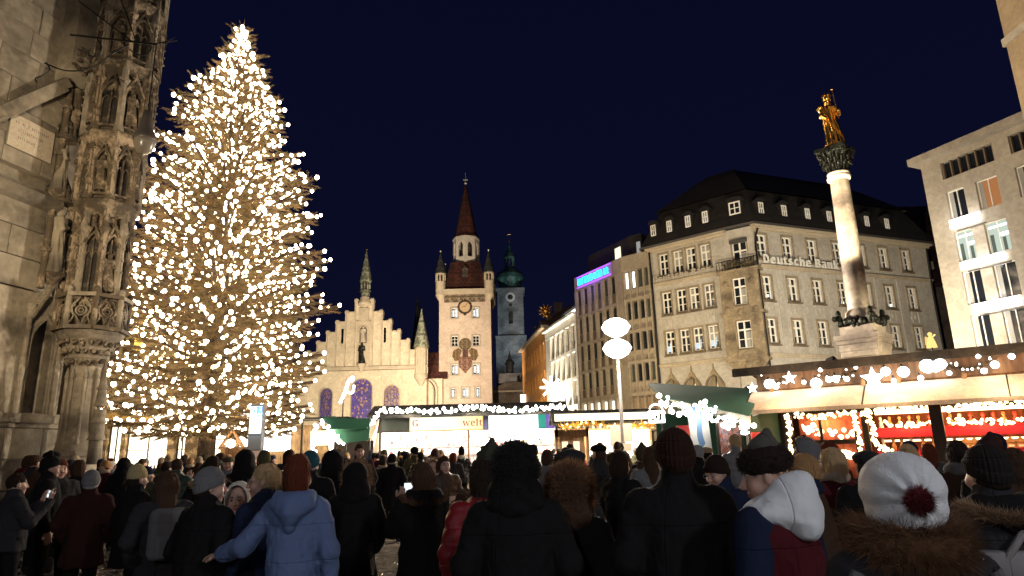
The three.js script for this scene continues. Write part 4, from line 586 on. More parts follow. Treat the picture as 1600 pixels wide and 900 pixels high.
// ---------------------------------------------------------------- modern concrete office beside the bank
{
  const q0 = [6.54, -66.3], q1 = [10.29, -58.89], q2 = [12.5, -56.71], q3 = [21.2, -69.2], q4 = [14, -74];
  const root = thing('concrete_office', 'brown concrete office block with gridded windows and cyan neon sign on its parapet', 'office building', [q1[0], 0, q1[1]]);
  const o = root.position, A = facade(root, q0, q1), B = facade(root, q1, q2), loop = [q0, q1, q2, q3, q4];
  mesh('core', prism(inset(loop, 0.6), 0, 18.9, o), M.brownWall, root);
  const rows = [[17.45, 15.85], [14.5, 12.95], [11.7, 10.15], [8.85, 7.35]], r = rng(17);
  const face = (F, u0, u1, n, pw) => {
    const w = (u1 - u0) / n;
    F.add('parapet', [slab(0, F.len, 17.5, 19, -0.5, 0.0)], M.concrete); F.add('sign_band', [slab(0, F.len, 6.05, 6.5, -0.5, 0.05)], M.concrete);
    for (let i = 0; i <= n; i++) F.add('pier', [slab(-pw, pw, 0, 17.5, -0.5, 0.06)], M.concrete, clamp(u0 + i * w, 0.17, F.len - 0.17));
    rows.forEach(([t, b], j) => {
      F.add('floor_band', [slab(0.04, F.len - 0.04, b - 1.25, b - 0.98, -0.5, 0.03)], M.concrete);
      for (let i = 0; i < n; i++) {
        const uc = u0 + (i + 0.5) * w, lit = F === B && j === 0 && i < 2, g = F.add('window', [...winFrame(w - pw * 2.2, t - b, 0.05, 1, 1)], M.frameDark, uc, b, -0.28);
        mesh('pane', [slab(-w / 2 + pw * 1.2, w / 2 - pw * 1.2, 0.02, t - b - 0.02, 0, 0.03)], lit ? glow([1, 0.98, 0.9], 2.6) : r() < 0.35 ? M.glassGreen : M.glass, g).position.z = 0.01;
        if (lit) mesh('window_bar', [slab(0.05, 0.12, 0.02, t - b - 0.02, 0.05, 0.09)], M.frameDark, g); else if (F === A && r() < 0.8) mesh('curtain', [slab(w * 0.05, w / 2 - 0.22, 0.04, t - b - 0.06, 0.042, 0.05)], M.curtain, g);
        F.add('spandrel', [slab(-w / 2 + pw, w / 2 - pw, b - 0.98, b - 0.06, -0.5, F === B ? -0.05 : -0.16), ...(F === B ? [ext(poly([[0, 0], [0.35, 0], [0, 0.5]]), w - 0.36, 0).rotateY(-Math.PI / 2).translate(w / 2 - 0.18, b - 0.98, -0.06)] : [])], F === B ? M.concrete : M.spandrel, uc);
      }
    });
    for (let i = 0; i < Math.ceil(n / 2); i++) { const uc = u0 + (i + 0.5) * w * 2; if (uc > F.len) continue; F.add('shop_window', [slab(-w * 0.9, w * 0.9, 3.4, 5.9, -0.4, -0.3)], F === A ? glow([1, 0.94, 0.78], 1.7) : glow([0.75, 0.4, 0.16], 0.35), uc); }
    F.add('canopy', [slab(0, F.len, 3.0, 3.3, -0.4, 1.0)], M.concrete);
  };
  face(A, 0.15, 7.35, 6, 0.16); face(B, 0.1, 3.05, 4, 0.09);
  A.add('blank_pier', [slab(7.3, 8.25, 0, 18.9, -0.4, 0.03)], M.concrete);
  // neon lettering, illegible: cyan tubes on a violet washed panel
  A.add('sign_panel', [slab(0.55, 6.9, 17.65, 18.9, 0.05, 0.1)], mat([0.35, 0.18, 0.5], 0.6));
  { const g = [], q = rng(3); for (let i = 0; i < 13; i++) { const x = 1.0 + i * 0.43; g.push(bar(V(x, 17.95, 0.2), V(x, 18.6, 0.2), 0.045, 0.045, 5)); if (i % 3 !== 1) g.push(bar(V(x, q() < 0.5 ? 18.6 : 18.28, 0.2), V(x + 0.24, q() < 0.5 ? 18.6 : 18.28, 0.2), 0.04, 0.04, 5)); if (i % 2) g.push(bar(V(x + 0.24, 17.95, 0.2), V(x + 0.24, 18.5, 0.2), 0.045, 0.045, 5)); if (i % 4 === 0) g.push(bar(V(x, 18.3, 0.2), V(x + 0.25, 17.95, 0.2), 0.04, 0.04, 5)); } A.add('neon_lettering', g, glow([0.02, 0.95, 0.9], 2.4)); A.add('neon_backlight', [slab(0.7, 6.75, 17.72, 17.78, 0.11, 0.16), slab(0.7, 6.75, 18.8, 18.86, 0.11, 0.16)], glow([0.25, 0.05, 1], 3.5)); const c = A.at(3.7, 18.3, 1.2); lamp('point', c.x, c.y, c.z, 0x5a30ff, 14, { parent: root, radius: 10 }); }
  mesh('attic', [prism(inset(loop, 1.3), 18.9, 21.3, o)], M.darkRoof, root); A.add('attic_window', [slab(-0.45, 0.45, 19.2, 20.7, -1.28, -1.22)], glow([0.95, 0.9, 0.65], 1.0), 6.2); B.add('attic_window', [slab(-0.2, 0.2, 19.4, 20.5, -1.28, -1.22)], glow([0.8, 0.8, 0.75], 0.3), 1.2); B.add('attic_window', [slab(-0.2, 0.2, 19.4, 20.5, -1.28, -1.22)], glow([0.8, 0.8, 0.75], 0.3), 2.2);
}
// ---------------------------------------------------------------- bright white framed building, then the curved orange one
{
  const q0 = [3.9, -78], q1 = [6.54, -66.35], root = thing('white_framed_building', 'bright white narrow facade of mullions and glass left of the concrete office', 'building', [q1[0], 0, q1[1]]);
  const F = facade(root, q0, q1), o = root.position; mesh('core', prism(inset([q0, q1, [14, -74], [12, -80]], 0.55), 0, 15.2, o), M.brownWall, root);
  F.add('wall', [slab(0, 1.9, 0, 15.3, -0.5, 0.05), slab(0, F.len, 14.3, 15.2, -0.5, 0.1), slab(0, F.len, 15.2, 15.45, -0.5, 0.5)], M.whiteWall);
  for (let i = 0; i <= 5; i++) F.add('mullion', [slab(-0.2, 0.2, 0, 14.3, -0.45, 0.12)], M.whiteWall, 2.1 + i * 1.93);
  for (let j = 0; j < 4; j++) { const y = 3.2 + j * 2.85; F.add('transom', [slab(1.9, F.len, y - 0.35, y, -0.45, 0.06)], M.whiteWall); for (let i = 0; i < 5; i++) { const g = F.add('window', [slab(-0.74, 0.74, 0, 2.5, -0.3, -0.26)], i % 2 ? M.glass : M.glassGreen, 3.07 + i * 1.93, y); mesh('blind', [slab(-0.7, 0.05, 0.9, 2.45, -0.25, -0.24)], mat([0.32, 0.3, 0.25], 0.9), g); mesh('sill_panel', [slab(-0.74, 0.74, 0, 0.6, -0.25, -0.2)], M.concrete, g); } }
  F.add('shop_front', [slab(0.5, F.len, 0.4, 2.8, -0.3, -0.2)], glow([1, 0.92, 0.75], 2.2)); F.add('lit_attic', [slab(3.5, F.len - 0.2, 15.5, 16.8, -1.6, -1.5)], glow([1, 0.97, 0.9], 2.2)); F.add('attic_roof', [slab(2.0, F.len, 16.8, 17.0, -4, -1.0), slab(2.2, F.len, 15.4, 16.8, -4, -1.7)], M.darkRoof);
  for (let i = 0; i < 5; i++) { const p = F.at(2.1 + i * 1.93, 3.1, 1.0); lamp('spot', p.x, p.y, p.z, 0xfff0d8, 420, { parent: root, to: [p.x + 0.6, 16, p.z - 0.3], angle: 0.7 }); F.add('uplight', [rbox(0.3, 0.16, 0.2, 0.03), slab(-0.1, 0.1, 0.085, 0.1, -0.06, 0.06)], M.iron, 2.1 + i * 1.93, 2.98, 1.0); F.add('uplight_bracket', [bar(V(0, -0.05, 0), V(0, -0.05, -0.95), 0.02)], M.iron, 2.1 + i * 1.93, 2.98, 1.0); }
  // gilded rayed globe on the roof corner
  const s = thing('gilded_sunburst', 'gilded rayed globe on a mast above the white framed building', 'ornament', [4.05, 15.4, -78.4]);
  mesh('mast', bar(V(0, 0, 0), V(0, 1.9, 0), 0.12), M.iron, s); const rays = []; for (let i = 0; i < 40; i++) { const a = i * 2.4, y = 1 - (i + 0.5) / 20, q = Math.sqrt(1 - y * y); rays.push(bar(V(0, 2.7, 0), V(0.95 * q * Math.cos(a), 2.7 + 0.95 * y, 0.95 * q * Math.sin(a)), 0.12, 0.02, 4)); } mesh('rays', rays, M.gold, s); mesh('globe', ball(0.5, 0, 2.7, 0, 2), M.gold, s);
}
{
  const a = [1.25, -99], b = [2.35, -90.5], c = [3.88, -78.05], root = thing('orange_house', 'orange plastered curved townhouse with three rows of small windows and chimneys', 'house', [3.9, 0, -78.1]);
  const o = root.position; mesh('core', prism(inset([a, b, c, [14, -80], [12, -100]], 0.55), 0, 16.0, o), M.brownWall, root);
  for (const [p, q, n, hh] of [[a, b, 4, 17.4], [b, c, 5, 16.4]]) {
    const F = facade(root, p, q), w = F.len / n, holes = []; for (const y of [12.4, 9.0, 5.8]) for (let i = 0; i < n; i++) holes.push(shift(archPts(0.85, y, y + 1.6), (i + 0.5) * w));
    F.add('wall', [ext(wallShape(0, F.len, 0, 16.2, holes), 0.4, -0.4)], M.orange); F.add('eaves', [slab(-0.1, F.len + 0.1, 16.0, 16.3, -0.4, 0.5)], M.trim);
    for (const y of [12.4, 9.0, 5.8]) for (let i = 0; i < n; i++) { const s = F.add('window', [ring(archPts(0.85, 0, 1.6), 0.12, 0.06, 0)], M.orange, (i + 0.5) * w, y); mesh('pane', [slab(-0.42, 0.42, 0, 2.0, -0.32, -0.28)], M.glassGreen, s); mesh('sash', winFrame(0.85, 1.9, 0.07, 2, 2), M.concrete, s).position.z = -0.27; }
    F.add('roof', [ext(poly([[-3.2, 2.6], [0.5, 0], [-3.2, 0]]), F.len, 0).rotateY(-Math.PI / 2).rotateY(Math.PI / 2).rotateY(-Math.PI / 2).translate(F.len, 16.3, 0)], M.redRoof2);
    for (let i = 0; i < 2; i++) F.add('chimney', [slab(-0.4, 0.4, 16.8, 19.4, -2.6, -1.8), slab(-0.5, 0.5, 19.4, 19.6, -2.7, -1.7)], M.brownWall, (i + 0.6) * F.len / 2);
  }
  mesh('lit_sign', [slab(-0.4, 0.4, 5.2, 9.4, -1.2, -1.1)], glow([1, 0.98, 0.9], 2.0), root).position.set(-2.7, 0, -16);
}
// ---------------------------------------------------------------- dark red roof behind, right hand office block, and the wall end at the top right
{
  const root = thing('red_roof_house', 'dim house with big dark red tiled roof between bank and office', 'house', [42.5, 0, -66]); const P = (n, g, m) => mesh(n, g, m, root);
  P('wall', [slab(-4, 9, 0, 17, -14, 0)], M.brownWall); P('roof', [ext(poly([[0.6, 0], [-14.6, 0], [-7, 11.5]]), 14, 0).rotateY(-Math.PI / 2).rotateY(Math.PI).translate(-4.5, 17, -14)], M.redRoof2); P('dormer', [slab(1, 2.2, 18.6, 20, -4, -0.8)], M.trim);
}
{
  const a = [27.07, -41], b = [33.2, -27.25], root = thing('office_block', 'beige office block at right with glowing white signs between window pairs', 'office building', [27.07, 0, -41]);
  const F = facade(root, a, b), o = root.position; mesh('core', prism(inset([a, b, [45, -32], [38, -46]], 0.6), 0, 19.4, o), M.brownWall, root);
  const cols = [[1.95, 3.05], [3.75, 5.0], [6.0, 7.2], [8.3, 9.5]], rows = [[15.15, 17.0], [12.35, 14.3], [9.6, 11.7], [6.9, 8.95], [4.2, 6.2]], holes = [rectPts(1.95, 5.1, 17.85, 19.0), rectPts(6.0, 9.2, 17.85, 19.0)];
  for (const [y0, y1] of rows) for (const [x0, x1] of cols) holes.push(rectPts(x0, x1, y0, y1));
  F.add('wall', [ext(wallShape(0.7, F.len, 0, 19.4, holes), 0.5, -0.5)], M.beige); F.add('end_wall', [slab(0.7, 1.2, 0, 19.4, -9, -0.5)], M.beige); F.add('flat_roof_edge', [slab(0.25, F.len + 0.2, 19.4, 19.85, -10, 0.6)], M.beige);
  const r = rng(55);
  rows.forEach(([y0, y1], j) => cols.forEach(([x0, x1], i) => { const w = x1 - x0, h = y1 - y0, g = F.add('window', [...winFrame(w, h, 0.06, 2, 1, 0.1)], M.frameWhite, (x0 + x1) / 2, y0, -0.3), lit = j === 1 || j === 4, warm = j === 0 && i === 1; mesh('pane', [slab(-w / 2 + 0.04, w / 2 - 0.04, 0.03, h - 0.03, 0, 0.03)], lit ? glow([0.85, 1, 0.85], 0.5) : warm ? glow([0.75, 0.3, 0.1], 0.4) : M.glass, g); if (lit) { mesh('interior_rail', [slab(-w / 2 + 0.1, -w / 2 + 0.3, 0.1, h * 0.6, 0.035, 0.05), slab(0.12, 0.3, 0.05, h * 0.45, 0.035, 0.05)], mat([0.05, 0.07, 0.06], 0.5), g); mesh('ceiling_light', [slab(-w / 2 + 0.1, w / 2 - 0.1, h * 0.8, h * 0.86, 0.035, 0.05), slab(0.05, w / 2 - 0.08, h * 0.5, h * 0.6, 0.035, 0.05)], M.panelWhite, g); } else mesh('curtain', [slab(-w / 2 + 0.06, -w / 2 + 0.3, 0.04, h - 0.05, 0.035, 0.05)], M.curtain, g); }));
  for (const x0 of [1.95, 6.0]) { const w = 3.15; F.add('attic_window', [slab(0, w, 0, 1.15, -0.4, -0.35)], M.glass, x0, 17.85); for (let i = 0; i <= 6; i++) F.add('attic_mullion', [slab(-0.05, 0.05, 0, 1.15, -0.3, -0.12)], mat([0.14, 0.1, 0.06], 0.7), x0 + 0.05 + i * (w - 0.1) / 6, 17.85); }
  // glowing signs, overexposed: only fragments of strokes show
  const sign = (u0, u1, y0, y1, marks) => { const g = F.add('lit_sign', [rbox(u1 - u0, y1 - y0, 0.14, 0.05)], glow([1, 1, 1], 4), (u0 + u1) / 2, (y0 + y1) / 2, 0.2); if (marks) mesh('sign_stroke', marks.map(([x, a]) => beam(V(x, -0.16, 0.09), V(x + a, 0.16, 0.09), 0.035, 0.02)), M.frameDark, g); const p = F.at((u0 + u1) / 2, (y0 + y1) / 2, 0.9); lamp('point', p.x, p.y, p.z, 0xffffff, 5, { parent: root, radius: 12 }); F.add('sign_bracket', [slab(u0 + 0.3, u1 + 0.15, -0.04, 0.02, 0, 0.1)], M.frameDark, 0, y0 - 0.12); };
  sign(1.95, 3.8, 14.44, 15.06, [[-0.86, 0], [0.2, 0.12], [0.5, 0.05]]); sign(2.1, 4.7, 11.76, 12.26); sign(2.3, 5.0, 8.98, 9.56); sign(6.0, 8.6, 9.02, 9.5);
}
{
  const root = thing('corner_house', 'edge of a tall plastered house at the top right corner', 'house', [12.11, 0, -14]);
  mesh('wall', [slab(0, 9, 0, 26, 0, 8)], mat([0.42, 0.3, 0.16], 0.9, { map: rep(T.plaster, 0.2) }), root); mesh('string_course', [slab(-0.06, 9, 10.9, 11.1, -0.05, 8.05)], M.trim, root);
}
// ---------------------------------------------------------------- town hall front behind the tree
{
  const z = -47, root = thing('town_hall_front', 'sooty town hall front with lit arcade shops and orange windows behind the tall tree', 'building', [-22, 0, z]);
  const P = (n, g, m, x = 0, y = 0, o = 0, par = root) => put(mesh(n, g, m, par), x + (par === root ? 22 : 0), y, o);
  const X0 = -29, X1 = -17.2, arc = [[-28.3, 1.0], [-26, 3.0], [-23.6, 0.7], [-20.1, 2.9], [-18.1, 1.2]], holes = arc.map(([x, w]) => rectPts(x - w / 2, x + w / 2, 0.4, 4.25)), wx = [-27.3, -25.2, -23.1, -21, -18.9, -17.9];
  for (const y of [6.6, 10.4]) for (const x of wx) holes.push(shift(archPts(0.95, y, y + 1.9, 1.1, 4), x));
  P('wall', [ext(wallShape(X0, X1, 0, 15.5, holes), 0.7, -0.7), slab(X0, X1, 0, 15.5, -4, -1.6)], M.sooty);
  P('arcade_fascia', [slab(X0, X1, 4.4, 5.3, 0, 0.18)], mat([0.5, 0.34, 0.12], 0.8)); P('string_course', [slab(X0, X1, 5.7, 6.0, 0, 0.35), slab(X0, X1, 9.6, 9.9, 0, 0.35)], M.sandstone);
  arc.forEach(([x, w], i) => { P('shop_window', [slab(-w / 2, w / 2, 0.4, 4.25, -0.6, -0.5)], glow([1, 0.9, 0.66], i === 3 ? 2.6 : 2.0), x); P('shop_frame', winFrame(w, 3.8, 0.08, 2, 2, 0.1), M.woodDark, x, 0.42, -0.42); });
  P('fascia_sign', [slab(-1.8, 1.8, 4.5, 5.2, 0.19, 0.24)], M.panelWhite, -20.1); P('fascia_sign', [slab(-1.2, 1.2, 4.5, 4.95, 0.19, 0.24)], M.panelWhite, -24.4);
  const r = rng(12);
  for (const y of [6.6, 10.4]) for (const x of wx) { const s = P('window', [ring(archPts(0.95, 0, 1.9, 1.1, 4), 0.12, 0.15, 0)], M.sandstone, x, y), k = (y < 8 && (x === -21 || x === -17.9)) || (y > 8 && x === -27.3); mesh('pane', [ext(poly(archPts(0.93, 0.01, 1.9, 1.1, 4)), 0.03, -0.5)], k ? glow([1, 0.5, 0.08], 0.8) : M.glass, s); mesh('glazing_bars', winFrame(0.95, 2.2, 0.05, 2, 3), M.frameDark, s).position.z = -0.44; }
  for (let i = 0; i < 6; i++) P('buttress', [slab(-0.25, 0.25, 5.3, 14.5, 0, 0.45), cone(0.35, 1.6, 4, 0, 14.5, 0.2)], M.sandstone, X0 + 0.3 + i * 2.02);
  P('gallery', [slab(X0, X1, 14.0, 14.35, 0, 1.1), slab(X0, X1, 15.3, 15.5, 0.9, 1.1), ...[...Array(21)].map((_, i) => slab(X0 + i * 0.56, X0 + i * 0.56 + 0.14, 14.35, 15.3, 0.92, 1.08))], M.sandstone);
  for (const [a, b] of [[-27.3, -24.4], [-21.8, -18.9]]) P('light_strip', [slab(a, b, 14.1, 14.36, 1.12, 1.2)], glow([1, 0.97, 0.9], 3));
  P('lantern', [slab(-0.2, 0.2, 7.4, 8.3, 0.5, 0.9)], glow([1, 0.6, 0.1], 2.2), -27.2); P('lantern', [slab(-0.2, 0.2, 9.3, 10.2, 0.5, 0.9)], glow([1, 0.6, 0.1], 1.8), -26.9);
  P('roof', [ext(poly([[X0 + 22, 15.5], [X1 + 22, 15.5], [X1 + 20, 16.6], [X0 + 24, 16.6]]), 3.4, -4)], M.darkRoof, -22);
  for (const [x, I] of [[-26, 26], [-20.1, 34], [-18.1, 18]]) lamp('point', x, 3, z + 0.9, 0xffdfa8, I, { radius: 20 });
}
// ---------------------------------------------------------------- Christmas tree
const sprayGeo = (() => { // a conifer twig: stem with flat needles all round
  const P = [], r = rng(6), tri = (a, b, c) => P.push(...a, ...b, ...c);
  for (let i = 0; i < 46; i++) { const t = i / 46, z = t * 0.72, a = r() * 6.283, l = 0.2 * (1 - 0.55 * t), c = Math.cos(a), s = Math.sin(a) * 0.75, w = 0.017; tri([-s * w, c * w, z], [s * w, -c * w, z], [c * l, s * l + 0.02, z + 0.13 + 0.05 * r()]); }
  tri([-0.012, 0, 0], [0.012, 0, 0], [0, 0, 0.75]); tri([0, -0.012, 0], [0, 0.012, 0], [0, 0, 0.75]);
  const g = new THREE.BufferGeometry(); g.setAttribute('position', new THREE.Float32BufferAttribute(P, 3)); g.computeVertexNormals(); return g;
})();
const bulbGeo = join([tr(new THREE.IcosahedronGeometry(1, 1), 0, 0, 0)]);
function lookM(p, dir, roll, s) { const z = dir.clone().normalize(), x = new THREE.Vector3().crossVectors(Math.abs(z.y) > 0.95 ? V(1, 0, 0) : V(0, 1, 0), z).normalize(), y = new THREE.Vector3().crossVectors(z, x); const m = new THREE.Matrix4().makeBasis(x, y, z); m.multiply(new THREE.Matrix4().makeRotationZ(roll)); m.scale(V(s, s, s)); m.setPosition(p); return m; }
{
  const cx = -16.62, cz = -36, root = thing('christmas_tree', 'very tall Christmas tree covered in warm white lights, left half of the square', 'christmas tree', [cx, 0, cz]), r = rng(101);
  const prof = [[3.6, 4.6], [4.2, 5.9], [5.4, 6.5], [7.2, 6.25], [9.4, 6.45], [11.6, 6.2], [13.5, 5.8], [15.5, 5.2], [17.4, 4.45], [19.9, 3.55], [22, 2.6], [23.3, 2.0], [25.5, 0.95], [27.4, 0.15]];
  const rad = (h) => { for (let i = 1; i < prof.length; i++) if (h < prof[i][0]) return mix(prof[i - 1][1], prof[i][1], (h - prof[i - 1][0]) / (prof[i][0] - prof[i - 1][0])); return 0.3; };
  mesh('trunk', [cyl(0.5, 0.34, 8, 14), cyl(0.34, 0.2, 9, 12, 0, 8), cyl(0.2, 0.05, 10.9, 10, 0, 17), cyl(0.62, 0.5, 0.5, 14)], M.bark, root);
  const limbsG = [], sprays = [], tints = [], bulbs = [];
  const addSpray = (p, d, s) => { sprays.push(lookM(p, d, r() * 6.28, s)); const k = rr(0.65, 1.5, r); tints.push(lin(k * rr(0.9, 1.15, r), k, k * rr(0.7, 1.1, r))); };
  const addBulb = (p, s) => bulbs.push([p.clone(), s]);
  for (let h = 3.4, lv = 0; h < 27.6; lv++) {
    const t = (h - 3.4) / 24, lay = 0.84 + 0.2 * (0.5 + 0.5 * Math.sin(h * 2.1 + 0.7 * Math.sin(h))), n = h > 25 ? 4 : h > 22 ? 6 : h > 17 ? 8 : 10, a0 = r() * 6.28;
    for (let i = 0; i < n; i++) {
      const a = a0 + i / n * 6.283 + rr(-0.22, 0.22, r), L = rad(h) * lay * rr(0.8, 1.08, r) * (r() < 0.1 ? 1.04 : 1), droop = mix(0.14, -0.42, t) * L, c = Math.cos(a), s = Math.sin(a);
      const at = (q) => V(c * L * q, h + droop * -1 * Math.sin(q * 2.2) * 0.55 + 0.22 * L * q * q * (0.5 + t) - 0.12 * L * q * (1 - t), s * L * q), pts = [0, 0.25, 0.5, 0.75, 1].map(at);
      limbsG.push(new THREE.TubeGeometry(new THREE.CatmullRomCurve3(pts), 6, 0.022 + 0.012 * L, 4, false));
      const step = Math.max(0.05, 0.46 / L);
      for (let q = 0.14; q <= 0.9; q += step) {
        const p = at(q), d = at(Math.min(1, q + 0.06)).sub(at(q - 0.06)).normalize(), side = V(-s, 0, c), w = (0.28 * L * (1.05 - q) + 0.32) * Math.min(1, q * 2.2);
        addSpray(p, d.clone().add(V(rr(-0.2, 0.2, r), rr(-0.25, 0.3, r), rr(-0.2, 0.2, r))), rr(0.9, 1.3, r));
        for (const sd of [-1, 1]) for (let e = 0.3; e <= 1.0; e += 0.8 / Math.max(w, 0.8)) { const pp = p.clone().addScaledVector(side, sd * w * e).add(V(0, -0.16 * w * e, 0)).addScaledVector(d, 0.35 * w * e); addSpray(pp, side.clone().multiplyScalar(sd * 0.9).addScaledVector(d, 0.7).add(V(0, rr(-0.45, 0.1, r), 0)), rr(0.85, 1.3, r)); if (r() < 0.15 && L > 1.2) addBulb(pp.clone().add(V(rr(-0.1, 0.1, r), rr(-0.05, 0.14, r), rr(-0.1, 0.1, r))), rr(0.6, 1.15, r)); }
      }
      addBulb(at(1).addScaledVector(at(1).sub(at(0.9)).normalize(), 0.12 * Math.min(1, L / 2)).add(V(0, 0.06, 0)), rr(0.95, 1.25, r)); let q = rr(0.3, 0.62, r); const bs = (t > 0.55 ? 0.5 : 0.58) / L; for (; q <= 0.96; q += bs * rr(0.7, 1.3, r)) addBulb(at(Math.min(q, 1.01)).add(V(rr(-0.12, 0.12, r), rr(0.02, 0.2, r), rr(-0.12, 0.12, r))), rr(0.65, 1.25, r));
    }
    h += mix(0.62, 0.42, t);
  }
  addBulb(V(0.0, 28.05, 0), 1.3); addBulb(V(0.3, 27.4, 0.1), 1.2); for (let i = 0; i < 5; i++) { addSpray(V(0, 27.3 + i * 0.12, 0), V(Math.cos(i * 2), 1.4, Math.sin(i * 2)), 0.8); }
  mesh('limb', limbsG, M.bark, root); instanced('foliage', sprayGeo, M.needle, sprays, root, tints);
  const lights = thing('string_lights', 'hundreds of warm white bulbs strung over the tall Christmas tree', 'string lights', [cx, 0, cz]);
  bulbs.sort((a, b) => (b[0].z + b[0].x * 0.2) - (a[0].z + a[0].x * 0.2));
  bulbs.slice(0, 300).forEach(([p, s]) => { const b = mesh('bulb', bulbGeo, M.bulb, lights); b.position.copy(p); b.scale.set(0.094 * s, 0.106 * s, 0.094 * s); });
  instanced('bulbs', bulbGeo, M.bulb, bulbs.slice(300).map(([p, s]) => E(p.x, p.y, p.z, 0, 0, 0, 0.094 * s, 0.106 * s, 0.094 * s)), lights);
  for (let i = 0; i < 14; i++) { const p = bulbs[Math.floor((i + 0.5) / 14 * 300)][0]; lamp('point', cx + p.x, p.y, cz + p.z, 0xffb868, 9, { radius: 4 }); }
  console.log('bulbs', bulbs.length, 'sprays', sprays.length);
}
// ---------------------------------------------------------------- garland maker: conifer sprays and bulbs along a curve (a thing of its own)
function garland(name, label, pts, o = {}) {
  const c = new THREE.CatmullRomCurve3(pts.map((p) => V(...p))), L = c.getLength(), r = rng(o.seed || 3), root = thing(name, label, 'garland', [0, 0, 0], 0, o.group), sp = [], tn = [], R0 = o.r ?? 0.16;
  root.position.set(...pts[0]); const O = root.position;
  for (let s = 0; s < L; s += o.step ?? 0.05) { const p = c.getPointAt(s / L).sub(O), t = c.getTangentAt(s / L); for (let k = 0; k < (o.dense ?? 2); k++) { sp.push(lookM(p, t.clone().multiplyScalar(0.5).add(V(rr(-1, 1, r), rr(-1, 0.7, r), rr(-1, 1, r))), r() * 6, rr(0.5, 0.9, r) * R0 * 2.4)); const q = rr(0.6, 1.5, r); tn.push(lin(q, q, q)); } }
  if (!o.bare) instanced('greenery', sprayGeo, o.mat || M.needleDark, sp, root, tn);
  const n = Math.round(L / (o.gap ?? 0.22)); let lit = 0;
  for (let i = 0; i < n && i < 290; i++) { const p = c.getPointAt((i + r() * 0.8) / n).sub(O).add(V(rr(-1, 1, r) * R0 * 0.9, rr(-1.1, 0.8, r) * R0, rr(-0.4, 1, r) * R0)); const s = (o.size ?? 0.05) * rr(0.7, 1.35, r), b = mesh('bulb', bulbGeo, o.bulb || M.bulbCool, root); b.position.copy(p); b.scale.setScalar(s); }
  const m = Math.max(1, Math.round(L / 3)); for (let i = 0; i < m && o.I; i++) { const p = c.getPointAt((i + 0.5) / m); lamp('point', p.x, p.y - 0.1, p.z + R0 + 0.1, o.col ?? 0xfff0d0, o.I, { radius: 6 }); }
  return root;
}
